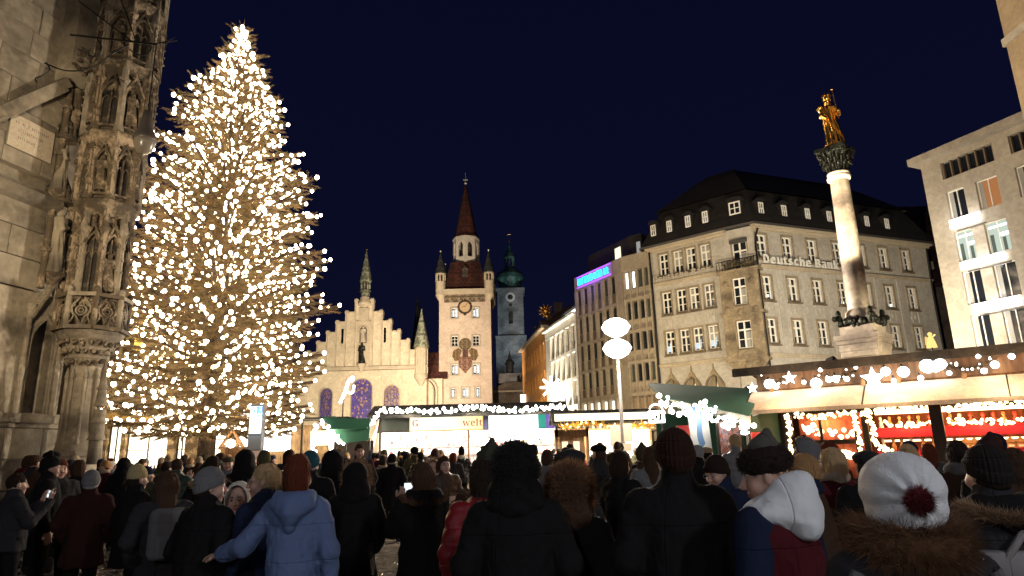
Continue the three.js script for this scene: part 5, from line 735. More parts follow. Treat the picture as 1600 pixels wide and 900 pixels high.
// ---------------------------------------------------------------- column with the gilded madonna
{
  const root = thing('monument_column', 'tall pale marble column with bronze capital on a stepped pedestal, right of centre', 'column', [11.9, 0, -22], 0.72);
  const P = (n, g, m, x = 0, y = 0, o = 0) => put(mesh(n, g, m, root), x, y, o);
  P('pedestal', [box(1.55, 2.9, 1.55, 0, 3.0, 0), box(1.9, 0.3, 1.9, 0, 1.7, 0), box(1.72, 0.2, 1.72, 0, 4.55, 0), box(1.95, 0.14, 1.95, 0, 4.95, 0), box(2.1, 0.16, 2.1, 0, 5.1, 0), box(1.8, 0.24, 1.8, 0, 4.76, 0), box(1.6, 0.3, 1.6, 0, 5.33, 0)].map((q) => q.scale(0.68, 1, 0.68)), M.marble);
  P('pedestal_base', [rbox(3.2, 0.5, 3.2, 0.04, 0, 0.25, 0), rbox(2.7, 0.5, 2.7, 0.04, 0, 0.75, 0), rbox(2.2, 0.6, 2.2, 0.04, 0, 1.28, 0)].map((q) => q.scale(0.75, 1, 0.75)), M.marbleRed);
  P('relief_panel', [ring(rectPts(-0.5, 0.5, 2.2, 4.0), 0.08, 0.06, 0.775), slab(-0.6, 0.6, 4.2, 4.36, 0.775, 0.84)].map((q) => q.scale(0.68, 1, 0.68)), M.marble); P('relief_panel', [ring(rectPts(-0.5, 0.5, 2.2, 4.0), 0.08, 0.06, 0.775).rotateY(-Math.PI / 2)].map((q) => q.scale(0.68, 1, 0.68)), M.marble);
  { const g = [], r = rng(19); for (let i = 0; i < 60; i++) { const a = i / 60 * 6.283, q = rr(0.55, 0.95, r); g.push(tr(new THREE.IcosahedronGeometry(rr(0.08, 0.19, r), 1).scale(1.2, 0.8, 1), q * Math.cos(a), 5.5 + rr(0, 0.24, r), q * Math.sin(a))); } for (const [x, z] of [[-0.78, 0.78], [0.78, 0.78], [0.78, -0.78], [-0.78, -0.78]]) g.push(ball(0.13, x, 5.95, z, 2), tr(new THREE.IcosahedronGeometry(0.2, 1).scale(1, 1.2, 1), x, 5.7, z), tr(new THREE.IcosahedronGeometry(0.16, 1).scale(1.6, 0.6, 0.7), x * 1.2, 5.78, z * 1.2)); P('bronze_wreath', join(g).scale(0.66, 1, 0.66), M.bronze); }
  P('shaft', [lathe([[0.52, 5.48], [0.52, 5.62], [0.45, 5.7], [0.43, 5.8], [0.48, 5.88], [0.46, 5.98], [0.36, 6.1]], 28), lathe([[0.355, 6.1], [0.355, 7.5], [0.335, 9.2], [0.305, 10.85]], 28)], M.marble);
  P('shaft_collar', [lathe([[0.3, 10.82], [0.38, 10.86], [0.4, 10.95], [0.35, 11.0], [0.375, 11.06], [0.375, 11.12], [0.3, 11.14]], 28)], mat([0.75, 0.66, 0.52], 0.5));
  { const g = [lathe([[0.36, 11.12], [0.4, 11.4], [0.52, 11.8], [0.6, 11.95]], 20)]; for (let k = 0; k < 3; k++) for (let i = 0; i < 12; i++) { const a = (i + k * 0.5) / 12 * 6.283, h = 11.25 + k * 0.22, q = 0.4 + k * 0.06; g.push(tube([V(q * Math.cos(a), h - 0.15, q * Math.sin(a)), V((q + 0.05) * Math.cos(a), h + 0.1, (q + 0.05) * Math.sin(a)), V((q + 0.19) * Math.cos(a), h + 0.22, (q + 0.19) * Math.sin(a)), V((q + 0.22) * Math.cos(a), h + 0.12, (q + 0.22) * Math.sin(a))], 0.055, 6, 4)); } for (let i = 0; i < 4; i++) { const a = i * Math.PI / 2 + 0.785; g.push(tr(new THREE.TorusGeometry(0.13, 0.055, 5, 10).rotateY(-a), 0.68 * Math.cos(a), 11.82, 0.68 * Math.sin(a))); } const ab = poly([...Array(4)].flatMap((_, i) => { const a = i * Math.PI / 2 + 0.785; return [[0.92 * Math.cos(a - 0.07), 0.92 * Math.sin(a - 0.07)], [0.92 * Math.cos(a + 0.07), 0.92 * Math.sin(a + 0.07)], [0.56 * Math.cos(a + 0.785), 0.56 * Math.sin(a + 0.785)]]; })); g.push(ext(ab, 0.14, 0).rotateX(-Math.PI / 2).translate(0, 11.92, 0), cyl(0.5, 0.42, 0.12, 12, 0, 12.05, 0)); P('capital', join(g).scale(0.78, 1, 0.78), M.bronze); }
  const s = thing('gilded_statue', 'gilded crowned madonna statue holding a child on top of the marble column', 'statue', [11.9, 12.12, -22], -0.35);
  const b = mesh('figure', robedFigure(0.022, 0.7, { child: true }), M.gold, s); b.scale.set(1.12, 1.1, 1.12);
  mesh('crown', [lathe([[0.1, 1.92], [0.135, 1.93], [0.15, 2.1], [0.13, 2.12]], 12), ...[...Array(6)].map((_, i) => cone(0.035, 0.13, 4, 0.14 * Math.cos(i * 1.047), 2.08, 0.01 + 0.14 * Math.sin(i * 1.047)))], M.gold, s);
  mesh('sceptre', [bar(V(0.26, 1.0, 0.3), V(0.2, 2.25, 0.12), 0.02), ball(0.045, 0.2, 2.27, 0.12)], M.gold, s);
  mesh('crescent', [tr(new THREE.TorusGeometry(0.3, 0.05, 6, 16, Math.PI).rotateX(Math.PI / 2), 0, 0.06, 0.05)], M.gold, s);
}
// ---------------------------------------------------------------- floodlights: fittings on posts behind and on the stall roofs
function floodlight(name, label, p, to, c, I, o = {}) {
  const t = thing(name, label, 'floodlight', p), d = V(...to).sub(V(...p)).normalize(), q = new THREE.Quaternion().setFromUnitVectors(V(0, 0, 1), d);
  const h = mesh('housing', [rbox(0.34, 0.26, 0.16, 0.03, 0, 0, 0), slab(-0.02, 0.02, -0.3, 0, -0.06, -0.02)], M.iron, t); h.quaternion.copy(q); const g = mesh('lens', [slab(-0.14, 0.14, -0.1, 0.1, 0.081, 0.086)], glow(c, 1.5), t); g.quaternion.copy(q);
  mesh('stand', bar(V(0, -p[1] + (o.foot ?? 0), 0), V(0, -0.2, 0), 0.035), M.iron, t);
  lamp('spot', p[0] + d.x * 0.16, p[1] + d.y * 0.16, p[2] + d.z * 0.16, new THREE.Color().setRGB(...c), I, { to, angle: o.angle ?? 0.6, penumbra: o.pen ?? 0.5, radius: 6 }); return t;
}
const FG = 'floodlights aimed at the house fronts';
floodlight('floodlight', 'floodlight on a mast behind the white stall aimed at the clock tower', [-6, 5.2, -84], [-8.8, 25, -120], [1, 0.78, 0.58], 3900, { angle: 0.62 });
floodlight('floodlight', 'floodlight on a mast behind the white stall aimed at the stepped gable', [-22, 5.2, -84], [-27, 17, -118], [1, 0.84, 0.62], 5000, { angle: 0.75 });
floodlight('floodlight', 'floodlight on a mast aimed at the church dome', [4.5, 13, -150], [-0.5, 46, -180], [0.8, 0.95, 1], 1700, { angle: 0.6 });
floodlight('floodlight', 'floodlight on the stall roofs aimed at the bank corner', [11, 4.2, -31], [16, 13, -53], [1, 0.85, 0.62], 950, { angle: 0.95, pen: 0.8 });
floodlight('floodlight', 'floodlight on the stall roofs aimed at the right wing of the bank', [22, 4.4, -34], [29, 12, -54], [1, 0.88, 0.7], 700, { angle: 0.95, pen: 0.8 });
floodlight('floodlight', 'floodlight on the stall roofs aimed at the concrete office', [4, 4.0, -44], [9, 11, -61], [1, 0.78, 0.46], 430, { angle: 0.9, pen: 0.8 });
floodlight('floodlight', 'floodlight on a mast aimed at the orange house', [-1.5, 4.0, -74], [2.5, 10, -86], [1, 0.8, 0.5], 330, { angle: 0.8, pen: 0.8 });
floodlight('floodlight', 'floodlight behind the red stall aimed at the beige office', [17, 4.2, -24], [29, 13, -36], [1, 0.85, 0.62], 330, { angle: 0.9, pen: 0.8 });
floodlight('floodlight', 'narrow floodlight on the red stall roof aimed up at the column', [8.6, 3.78, -17.6], [11.9, 11.5, -22], [1, 0.84, 0.6], 950, { angle: 0.31, pen: 0.12, foot: 3.5 });
floodlight('floodlight', 'small floodlight behind the red stall aimed at the column pedestal', [13.4, 3.9, -18.4], [12.3, 4.9, -21.4], [1, 0.86, 0.6], 60, { angle: 0.5, foot: 3.4 });

floodlight('floodlight', 'floodlight on a mast at the left aimed at the gothic corner', [-9.5, 6.5, -5], [-14.9, 8.8, -18.8], [1, 0.8, 0.53], 560, { angle: 0.52, pen: 0.8 });

// ---------------------------------------------------------------- street lamp with two glowing lens-shaped heads
{
  const t = thing('street_lamp', 'street lamp with two glowing lens-shaped lights one above the other, centre right', 'street lamp', [4.15, 0, -26]);
  mesh('post', [cyl(0.09, 0.07, 5.0, 12), cyl(0.14, 0.1, 0.6, 12), cyl(0.05, 0.05, 1.6, 8, 0, 5.0)], mat([0.14, 0.13, 0.12], 0.5, { metal: 0.4 }), t);
  const head = (y) => { const g = mesh('lamp_head', lathe([[0.001, -0.4], [0.22, -0.38], [0.44, -0.24], [0.585, 0], [0.44, 0.22], [0.22, 0.34], [0.001, 0.36]], 24, 0, 0, 0), glow([1, 0.96, 0.88], 4.5), t); g.position.y = y; };
  head(6.42); head(5.56);
  mesh('sign_plate', [slab(-0.5, -0.1, 1.75, 2.55, 0.08, 0.12), slab(0.02, 0.36, 1.9, 2.6, 0.1, 0.13), slab(-0.4, 0.3, 1.55, 1.85, 0.13, 0.15)], mat([0.4, 0.34, 0.26], 0.7), t);
  for (const y of [6.42, 5.56]) lamp('point', 4.15, y - 0.02, -26 + 0.75, 0xfff0dc, 320, { radius: 12 });
}
// the same lamps stand behind the photographer
for (const [x, z, k] of [[-3.5, 9, 'left'], [7, 5.5, 'right']]) {
  const t = scene.getObjectByName('street_lamp').clone(); t.name = numbered('street_lamp'); t.position.set(x, 0, z); scene.add(t);
  t.userData = { label: `street lamp with two lens-shaped lights behind the crowd to the ${k} of the viewer`, category: 'street lamp' };
  for (const y of [6.42, 5.56]) lamp('point', x, y, z - 0.75, 0xeef2ff, k === 'left' ? 26 : 34, { radius: 12 });
}
// ---------------------------------------------------------------- white lit stall in the middle
{
  const x0 = -7.0, x1 = 2.2, z = -34, t = thing('white_stall', 'brightly white lit market stall with lettered yellow fascia in the centre', 'market stall', [-2.4, 0, z]);
  const P = (n, g, m, l) => put(mesh(n, g, m, t, l), 2.4, 0, 0), white = mat([0.8, 0.79, 0.76], 0.7);
  P('back_wall', [slab(x0, x1, 0, 3.0, -2.5, -2.4)], white); P('side_wall', [slab(x0 - 0.08, x0, 0, 2.9, -2.5, -0.4)], white); P('side_wall', [slab(x1, x1 + 0.08, 0, 2.9, -2.5, -0.4)], white);
  P('roof', [ext(poly([[0.5, 3.55], [-1.2, 4.15], [-2.9, 3.4], [-2.9, 3.25], [-1.2, 4.0], [0.5, 3.4]]), x1 - x0 + 1.0, 0).rotateY(-Math.PI / 2).translate(x1 + 0.5, 0, 0)], M.roofFelt); P('ceiling', [slab(x0, x1, 2.72, 2.76, -2.4, 0.0)], white);
  for (const x of [x0 + 0.1, -2.4, x1 - 0.1]) P('post', [slab(x - 0.06, x + 0.06, 0, 2.75, -0.12, 0)], x < -3 ? M.woodDark : M.woodPale);
  P('counter', [slab(x0, x1, 0, 1.0, -0.6, -0.5), slab(x0 - 0.05, x1 + 0.05, 1.0, 1.06, -0.9, -0.2)], white);
  P('fascia', [slab(x0 - 0.1, x1 + 0.1, 2.7, 3.52, -0.02, 0.06)], M.woodDark);
  const c = document.createElement('canvas'); c.width = 1024; c.height = 210; const q = c.getContext('2d'), gr = q.createLinearGradient(0, 0, 1024, 0); gr.addColorStop(0, '#fffdf2'); gr.addColorStop(0.6, '#fffae0'); gr.addColorStop(1, '#f0dfa0'); q.fillStyle = gr; q.fillRect(0, 0, 1024, 210); q.strokeStyle = '#d8b25a'; q.lineWidth = 10; q.strokeRect(8, 8, 1008, 194);
  q.fillStyle = '#8a2f14'; q.font = 'bold 128px serif'; q.textBaseline = 'middle'; q.fillText('welt', 735, 108); q.fillText('G', 30, 100);
  const tx = new THREE.CanvasTexture(c); tx.colorSpace = THREE.SRGBColorSpace; const sm0 = mat([0.03, 0.03, 0.03], 0.6); sm0.emissive = lin(1, 0.95, 0.8); sm0.emissiveMap = tx; sm0.emissiveIntensity = 1.15;
  P('lettered_sign', new THREE.PlaneGeometry(3.75, 0.76).translate(-3.52, 3.12, 0.075), sm0);
  P('glowing_sign', [slab(-1.35, 1.15, 2.75, 3.45, 0.062, 0.1)], glow([0.96, 1, 1], 2.6)); P('sign_divider', [slab(-1.6, -1.4, 2.72, 3.5, 0.062, 0.12)], mat([0.06, 0.06, 0.16], 0.6)); P('coloured_sign_end', [slab(1.16, 1.55, 2.75, 3.45, 0.062, 0.09)], glow([0.05, 0.6, 0.45], 0.5)); P('coloured_sign_end', [slab(1.56, 2.05, 2.75, 3.45, 0.062, 0.09)], glow([0.28, 0.16, 0.65], 0.6)); P('dark_fascia_panel', [slab(-6.8, -5.5, 2.8, 3.4, 0.062, 0.08)], mat([0.03, 0.035, 0.03], 0.4));
  for (let i = 0; i < 6; i++) { P('light_tube', [slab(-6.6 + i * 1.5, -5.4 + i * 1.5, 2.62, 2.7, -0.5, -0.4)], glow([1, 1, 0.97], 6)); lamp('point', -6 + i * 1.5, 2.45, z - 0.6, 0xffffff, 40, { radius: 15 }); }
  const r = rng(70); for (let k = 0; k < 4; k++) { P('shelf', [slab(x0 + 0.1, x1 - 0.1, 1.15 + k * 0.4, 1.18 + k * 0.4, -2.4, -2.0)], M.woodPale); }
  const cols = ['#e8d8b0', '#d04a3a', '#f4f0e8', '#c89a50', '#5a8ac0'].map((h) => mat(h, 0.6)), gs = [join([rbox(0.14, 0.26, 0.14, 0.02, 0, 0.13)]), join([lathe([[0.001, 0], [0.07, 0], [0.08, 0.16], [0.03, 0.22], [0.03, 0.3], [0.001, 0.3]], 8)]), join([rbox(0.22, 0.18, 0.16, 0.02, 0, 0.09)])];
  const wares = thing('stall_wares', 'boxes and bottles crowded on the shelves of the white lit stall', 'wares', [-2.4, 0, z]); wares.userData.kind = 'stuff';
  for (let m = 0; m < 3; m++) { const L = []; for (let k = 0; k < 4; k++) for (let x = x0 + 0.3; x < x1 - 0.3; x += 0.26) if ((Math.floor(x * 9 + k * 5) % 3 + 3) % 3 === m && r() < 0.8) L.push(E(x + 2.4 + rr(-0.05, 0.05, r), 1.18 + k * 0.4, -2.2, 0, r(), 0)); instanced(['box', 'bottle', 'package'][m], gs[m], cols[m], L, wares, L.map(() => new THREE.Color(pick(['#ffffff', '#d8c0a0', '#ffb0a0', '#c0d8ff'], r)))); }
  for (let i = 0; i < 7; i++) { const a = thing('hanging_star', `small pale star hanging under the white stall roof, number ${['one', 'two', 'three', 'four', 'five', 'six', 'seven'][i]} from the left`, 'ornament', [-6.3 + i * 1.25, 2.2 + (i % 3) * 0.12, z - 0.1], 0, 'stars hanging under the white stall roof'); a.userData.label = `${ORD[i]} from the left of the small ornaments hanging under the white stall roof`; mesh('star', [ext(poly([...Array(10)].map((_, k) => { const q2 = k % 2 ? 0.05 : 0.12, an = k * 0.628; return [q2 * Math.sin(an), q2 * Math.cos(an)]; })), 0.03, 0)], i % 2 ? M.redPaint : M.woodDark, a); mesh('cord', bar(V(0, 0.1, 0.015), V(0, 0.5, 0.015), 0.006), M.iron, a); }
  garland('garland', 'thick glowing garland along the roof edge of the white stall', [[-6.75, 3.86, -33.3], [-4.5, 3.7, -33.3], [-2.3, 3.82, -33.3], [0, 3.68, -33.3], [2.5, 3.78, -33.3]], { seed: 8, size: 0.07, gap: 0.075, r: 0.13, I: 9 });
  garland('garland', 'glowing garland sloping down the left end of the white stall', [[-6.75, 3.8, -33.3], [-7.3, 3.1, -33.2], [-7.9, 2.35, -33.1]], { seed: 18, size: 0.065, gap: 0.055, r: 0.11, I: 8 });
  P('side_canvas', [beam(V(-7.0, 3.5, -0.2), V(-7.75, 1.2, 0.2), 0.35, 0.04), beam(V(-6.95, 3.4, 0.2), V(-7.45, 0.6, 0.3), 0.08, 0.08)], M.canvasCream);
  const a = thing('lit_roof_figure', 'glowing white light figure standing on the left roof edge of the white stall', 'light figure', [-9.05 + 0.0, 3.6, -34.2]); a.position.set(-9.4 * 0.99, 4.0, -34.6);
  mesh('body', [tube([V(-0.25, 0, 0), V(0, 0.6, 0), V(0.15, 1.1, 0), V(0.4, 1.35, 0)], 0.08, 14), tube([V(0, 0.6, 0), V(0.35, 0.5, 0), V(0.45, 0.9, 0)], 0.06, 10), ball(0.14, 0.3, 1.2, 0)], M.bulbCool, a); mesh('stand', bar(V(-0.1, -0.9, 0), V(-0.1, 0.2, 0), 0.03), M.iron, a);
  a.position.set(-8.85, 4.3, -34.4);
}
// green tent roof left of the white stall
{
  const t = thing('green_roof_stall', 'small market stall with dark green roof and lit edge beside the white stall', 'market stall', [-7.8, 0, -31.5]);
  mesh('roof', [ext(poly([[-1.35, 3.4], [-0.7, 3.4], [-0.7, 3.46], [-1.4, 3.46]]), 0.1, -0.05), beam(V(-0.1, 2.85, -0.2), V(-0.1, 2.85, 0.8), 2.1, 0.06), ext(poly([[-1.15, 3.36], [1.05, 3.3], [1.0, 2.3], [-0.1, 2.2], [-0.45, 2.5]]), 0.06, 0.5)], M.canvasGreen, t); mesh('post', [cyl(0.05, 0.05, 2.4, 6, -0.1, 0, 0.4), cyl(0.05, 0.05, 2.4, 6, 1.0, 0, 0.4)], M.woodDark, t); mesh('back_wall', [slab(-0.9, 1.0, 0, 2.3, -0.6, -0.5)], M.woodDark, t);
  garland('garland', 'short glowing garland on the left roof edge of the small green stall', [[-9.05, 3.2, -30.9], [-8.5, 2.7, -30.9], [-7.98, 2.12, -30.9]], { seed: 5, size: 0.06, gap: 0.06, r: 0.09, I: 5 });
}
// stalls under the tree
{
  const t = thing('timber_hut', 'small dark timber gabled hut glowing inside, in front of the tree trunk', 'hut', [-14.0, 0, -33]);
  mesh('gable', [beam(V(-0.62, 2.1, 0), V(0, 3.0, 0), 0.1, 0.12), beam(V(0.62, 2.1, 0), V(0, 3.0, 0), 0.1, 0.12), slab(-0.5, 0.5, 2.2, 2.3, -0.04, 0.04)], M.wood, t); mesh('wall', [slab(-0.55, 0.55, 0, 2.2, -0.9, -0.8), slab(-0.55, -0.5, 0, 2.2, -0.8, 0), slab(0.5, 0.55, 0, 2.2, -0.8, 0)], M.wood, t); mesh('roof', [beam(V(-0.4, 2.58, -0.5), V(-0.4, 2.58, 0.1), 0.9, 0.05)], M.woodDark, t);
  mesh('lantern', ball(0.2, 0, 2.35, 0.1, 2), M.bulb, t); lamp('point', -14, 2.35, -32.6, 0xffdca0, 6);
}
{
  const t = thing('tree_stall', 'long bright market stall glowing behind the foot of the tree', 'market stall', [-15.5, 0, -41.5]);
  mesh('roof', [beam(V(-3.4, 3.9, -0.6), V(5.2, 3.9, -0.6), 2.6, 0.1)], M.roofFelt, t); mesh('back_wall', [slab(-3.2, 5, 0, 3.6, -2.0, -1.9)], M.woodPale, t); mesh('counter', [slab(-3.2, 5, 0, 1.0, 0.2, 0.3)], M.wood, t); for (const x of [-3.2, -0.4, 2.3, 5]) mesh('post', [slab(x - 0.06, x + 0.06, 0, 3.8, 0.2, 0.3)], M.woodDark, t);
  mesh('light_panel', [slab(-2.4, 0.9, 2.0, 3.4, -1.88, -1.84)], M.panelWhite, t); mesh('light_panel', [slab(2.2, 4.6, 2.3, 3.2, -1.88, -1.84)], glow([1, 0.9, 0.66], 2.4), t); mesh('fascia_sign', [slab(-1.2, 1.2, 3.75, 4.1, 0.3, 0.34)], M.panelWhite, t);
  for (const x of [-2, 0.5, 3.5]) lamp('point', -15.5 + x, 2.9, -41.9, 0xffedc8, 16, { radius: 10 });
  for (const [x, k] of [[3.3, 'left'], [4.4, 'right']]) { const s = thing('light_column', `glowing vertical string of lights on the ${k} post right of the tree`, 'light column', [-15.5 + x, 0, -40.6]); mesh('pole', bar(V(0, 0, 0), V(0, 3.4, 0), 0.04), M.iron, s); const q = rng(k.length); for (let i = 0; i < 22; i++) { const b = mesh('bulb', bulbGeo, M.bulbCool, s); b.position.set(rr(-0.14, 0.14, q), 1.9 + i * 0.075, 0.1); b.scale.setScalar(0.1); } }
}
{
  const t = thing('advertising_pillar', 'illuminated blue white advertising pillar standing right of the tree trunk', 'advertising pillar', [-11.65, 0, -30]);
  mesh('pillar', [rbox(0.62, 4.0, 0.4, 0.04, 0, 2.0, 0)], mat([0.12, 0.12, 0.13], 0.4), t);
  const c = document.createElement('canvas'); c.width = 64; c.height = 160; const q = c.getContext('2d'), r = rng(2); q.fillStyle = '#f4fbff'; q.fillRect(0, 0, 64, 160); for (let i = 0; i < 26; i++) { q.fillStyle = pick(['#5ab4e8', '#bfe6ff', '#2a7fc0', '#ffffff'], r); q.fillRect(r() * 64, r() * 70, 3 + r() * 10, 10 + r() * 40); } const tx = new THREE.CanvasTexture(c); tx.colorSpace = THREE.SRGBColorSpace; const m = mat([0.1, 0.1, 0.1], 0.3); m.emissive = lin(1, 1, 1); m.emissiveMap = tx; m.emissiveIntensity = 1.8;
  mesh('lit_poster', new THREE.PlaneGeometry(0.54, 1.2).translate(0, 3.3, 0.206), m, t); mesh('lower_panel', [slab(-0.27, 0.27, 1.2, 1.95, 0.2, 0.21)], mat([0.6, 0.42, 0.36], 0.6), t); mesh('middle_panel', [slab(-0.27, 0.27, 2.0, 2.6, 0.2, 0.21)], mat([0.2, 0.2, 0.2], 0.4), t); lamp('point', -11.65, 3.3, -29.5, 0xd8f0ff, 3, { radius: 8 });
}
// ---------------------------------------------------------------- warm lit stall behind the street lamp
{
  const t = thing('golden_stall', 'warm bright market stall with golden tinsel eaves behind the street lamp', 'market stall', [4.0, 0, -29.5]), P = (n, g, m) => mesh(n, g, m, t);
  P('back_wall', [slab(-2.2, 2.4, 0, 2.6, -2.2, -2.1)], M.woodPale); P('roof', [ext(poly([[0.7, 2.75], [-1.0, 3.4], [-2.6, 2.9], [-2.6, 2.8], [-1.0, 3.3], [0.7, 2.65]]), 4.9, 0).rotateY(-Math.PI / 2).translate(2.5, 0, 0)], M.roofFelt); P('door', [slab(-2.1, -1.0, 0.2, 2.2, 0.02, 0.08), slab(-2.3, -0.8, 2.2, 2.5, 0, 0.1)], M.wood); for (const x of [-1.85, -1.35]) P('door_pane', [slab(x - 0.13, x + 0.13, 1.1, 2.0, 0.08, 0.1)], glow([1, 0.8, 0.45], 1.2)); for (const x of [-2.2, -0.85, 0.3, 2.4]) P('post', [slab(x - 0.06, x + 0.06, 0, 2.7, 0, 0.1)], M.wood);
  P('counter', [slab(-0.9, 2.4, 0, 1.0, -0.1, 0)], M.wood); P('fascia', [slab(-2.3, 2.5, 2.86, 3.16, 0.71, 0.76)], glow([1, 0.9, 0.62], 1.8)); P('light_panel', [slab(-0.6, 2.3, 1.2, 2.5, -2.08, -2.04)], glow([1, 0.9, 0.65], 2.6));
  for (const x of [0, 1.6]) lamp('point', 4 + x, 2.3, -30.2, 0xffe2b0, 40, { radius: 10 }); for (const x of [-1.5, 1.2]) lamp('point', 4 + x, 3.0, -28.4, 0xffd890, 5, { radius: 10 });
  garland('tinsel_garland', 'golden tinsel garland hanging along the eaves of the warm stall', [[1.9, 2.62, -28.75], [3.2, 2.72, -28.75], [4.6, 2.6, -28.75], [6.4, 2.66, -28.75]], { seed: 31, mat: mat([0.7, 0.42, 0.06], 0.35, { metal: 0.6, side: THREE.DoubleSide }), bulb: M.bulbWarm, size: 0.035, gap: 0.16, r: 0.15, dense: 4, I: 0 });
  { const s = thing('star_ornament', 'glowing white snowflake star on a pole in front of the white framed building', 'light ornament', [2.15, 3.2, -38.5]); const g = []; for (let i = 0; i < 8; i++) { const a = i * 0.785; g.push(bar(V(0, 2, 0), V(0.65 * Math.cos(a), 2 + 0.65 * Math.sin(a), 0), 0.1, 0.06, 5)); } mesh('star', g, M.bulbCool, s); mesh('pole', bar(V(0, -3.2, 0), V(0, 2, -0.05), 0.05), M.iron, s); const q = rng(4); for (let i = 0; i < 26; i++) { const b = mesh('bulb', bulbGeo, M.bulbCool, s); b.position.set(rr(-0.2, 0.3, q), 0.4 + i * 0.06, 0.05); b.scale.setScalar(0.07); } }
}
// ---------------------------------------------------------------- green awning tent
{
  const t = thing('green_tent_stall', 'market tent with green tarpaulin roof, banners and a framed pink poster', 'market stall', [4.6, 0, -16.8]), O = t.position, w = (x, y, z) => V(x - O.x, y, z - O.z);
  const quadSheet = (a, b, c, d, th = 0.04) => { const g = new THREE.BufferGeometry(), N = V().crossVectors(V().subVectors(b, a), V().subVectors(d, a)).normalize().multiplyScalar(th), P = []; const p = [a, b, c, d], q = p.map((v) => v.clone().sub(N)); const f = (i, j, k, l) => P.push(...i.toArray(), ...j.toArray(), ...k.toArray(), ...i.toArray(), ...k.toArray(), ...l.toArray()); f(p[0], p[1], p[2], p[3]); f(q[3], q[2], q[1], q[0]); for (let i = 0; i < 4; i++) f(p[i], q[i], q[(i + 1) % 4], p[(i + 1) % 4]); g.setAttribute('position', new THREE.Float32BufferAttribute(P, 3)); g.computeVertexNormals(); return uvBox(g); };
  mesh('roof_sheet', [quadSheet(w(3.85, 3.0, -17.6), w(5.42, 2.35, -15.4), w(6.35, 3.08, -17.0), w(3.86, 3.5, -19))], M.canvasGreen, t); mesh('valance', [quadSheet(w(3.86, 2.78, -17.58), w(5.42, 2.16, -15.39), w(5.42, 2.33, -15.39), w(3.86, 2.97, -17.58), 0.02)], M.canvasCream, t);
  mesh('post', [bar(w(5.42, 0, -15.5), w(5.42, 2.35, -15.5), 0.04)], M.woodDark, t); mesh('post', [bar(w(3.9, 0, -17.7), w(3.9, 3.0, -17.7), 0.04)], M.woodDark, t); mesh('back_cloth', [slab(-0.6, 1.9, 0, 2.6, -2.2, -2.15)], M.canvasGreen, t);
  const c = document.createElement('canvas'); c.width = 128; c.height = 512; const q = c.getContext('2d'); q.fillStyle = '#c9cdd2'; q.fillRect(0, 0, 128, 512); q.fillStyle = '#5b7fb0'; q.beginPath(); q.moveTo(30, 0); q.bezierCurveTo(70, 90, 20, 160, 60, 230); q.lineTo(90, 200); q.bezierCurveTo(60, 120, 110, 70, 80, 0); q.fill(); q.fillStyle = '#d8a898'; q.fillRect(60, 220, 34, 60); for (let i = 0; i < 9; i++) { q.fillStyle = 'rgba(120,120,125,0.25)'; q.fillRect(0, 250 + i * 28, 128, 3); } const tx = new THREE.CanvasTexture(c); tx.colorSpace = THREE.SRGBColorSpace;
  const ban = mesh('banner', new THREE.BoxGeometry(0.5, 2.3, 0.03), mat([1, 1, 1], 0.7, { map: tx }), t); ban.position.copy(w(4.52, 1.5, -16.35)); ban.rotation.y = 0.1; ban.rotation.z = 0.05; mesh('red_banner', [slab(-0.16, 0.16, 0.2, 2.2, 0, 0.03)], M.redPaint, t).position.copy(w(4.16, 0, -16.6));
  const c2 = document.createElement('canvas'); c2.width = 96; c2.height = 160; const p2 = c2.getContext('2d'), r = rng(14); p2.fillStyle = '#8a5a50'; p2.fillRect(0, 0, 96, 160); for (let i = 0; i < 420; i++) { p2.fillStyle = pick(['#b87868', '#6a3f38', '#c89888', '#904838', '#7888a8'], r); p2.globalAlpha = 0.6; p2.fillRect(r() * 96, r() * 160, 2 + r() * 6, 4 + r() * 16); } const tx2 = new THREE.CanvasTexture(c2); tx2.colorSpace = THREE.SRGBColorSpace;
  const fr = mesh('poster_frame', [rbox(0.62, 1.2, 0.05, 0.01)], M.woodDark, t); fr.position.copy(w(5.1, 1.72, -15.98)); mesh('poster', new THREE.PlaneGeometry(0.5, 1.06).translate(0, 0, 0.028), mat([1, 1, 1], 0.6, { map: tx2 }), fr);
  mesh('side_curtain', [quadSheet(w(5.5, 0, -15.6), w(6.5, 0, -16.4), w(6.5, 2.6, -16.4), w(5.5, 2.3, -15.6))], mat([0.03, 0.07, 0.045], 0.85), t); mesh('hanging_coat', [rbox(0.4, 0.5, 0.08, 0.03)], M.redPaint, t).position.copy(w(5.62, 1.72, -15.45));
  garland('garland', 'glowing garland sagging along the green tent edge with white lights', [[3.85, 2.95, -17.4], [4.15, 2.62, -16.9], [4.55, 2.62, -16.35], [4.95, 2.3, -15.8], [5.35, 2.05, -15.3]], { seed: 41, size: 0.05, gap: 0.035, r: 0.16, dense: 3, I: 3 });
  const b = thing('lit_basket', 'glowing wire basket ornament with handle hanging at the left end of the green tent', 'light ornament', [3.65, 2.3, -17.2]); mesh('basket', [slab(-0.2, 0.2, 0, 0.06, -0.05, 0.05), slab(-0.2, 0.2, 0.24, 0.3, -0.05, 0.05), slab(-0.2, -0.15, 0.06, 0.24, -0.05, 0.05), slab(0.15, 0.2, 0.06, 0.24, -0.05, 0.05), tr(new THREE.TorusGeometry(0.06, 0.02, 5, 12), 0, 0.15, 0)], M.bulbCool, b); mesh('handle', tr(new THREE.TorusGeometry(0.17, 0.018, 5, 16, Math.PI * 0.9), 0, 0.3, 0), M.bulbCool, b);
}
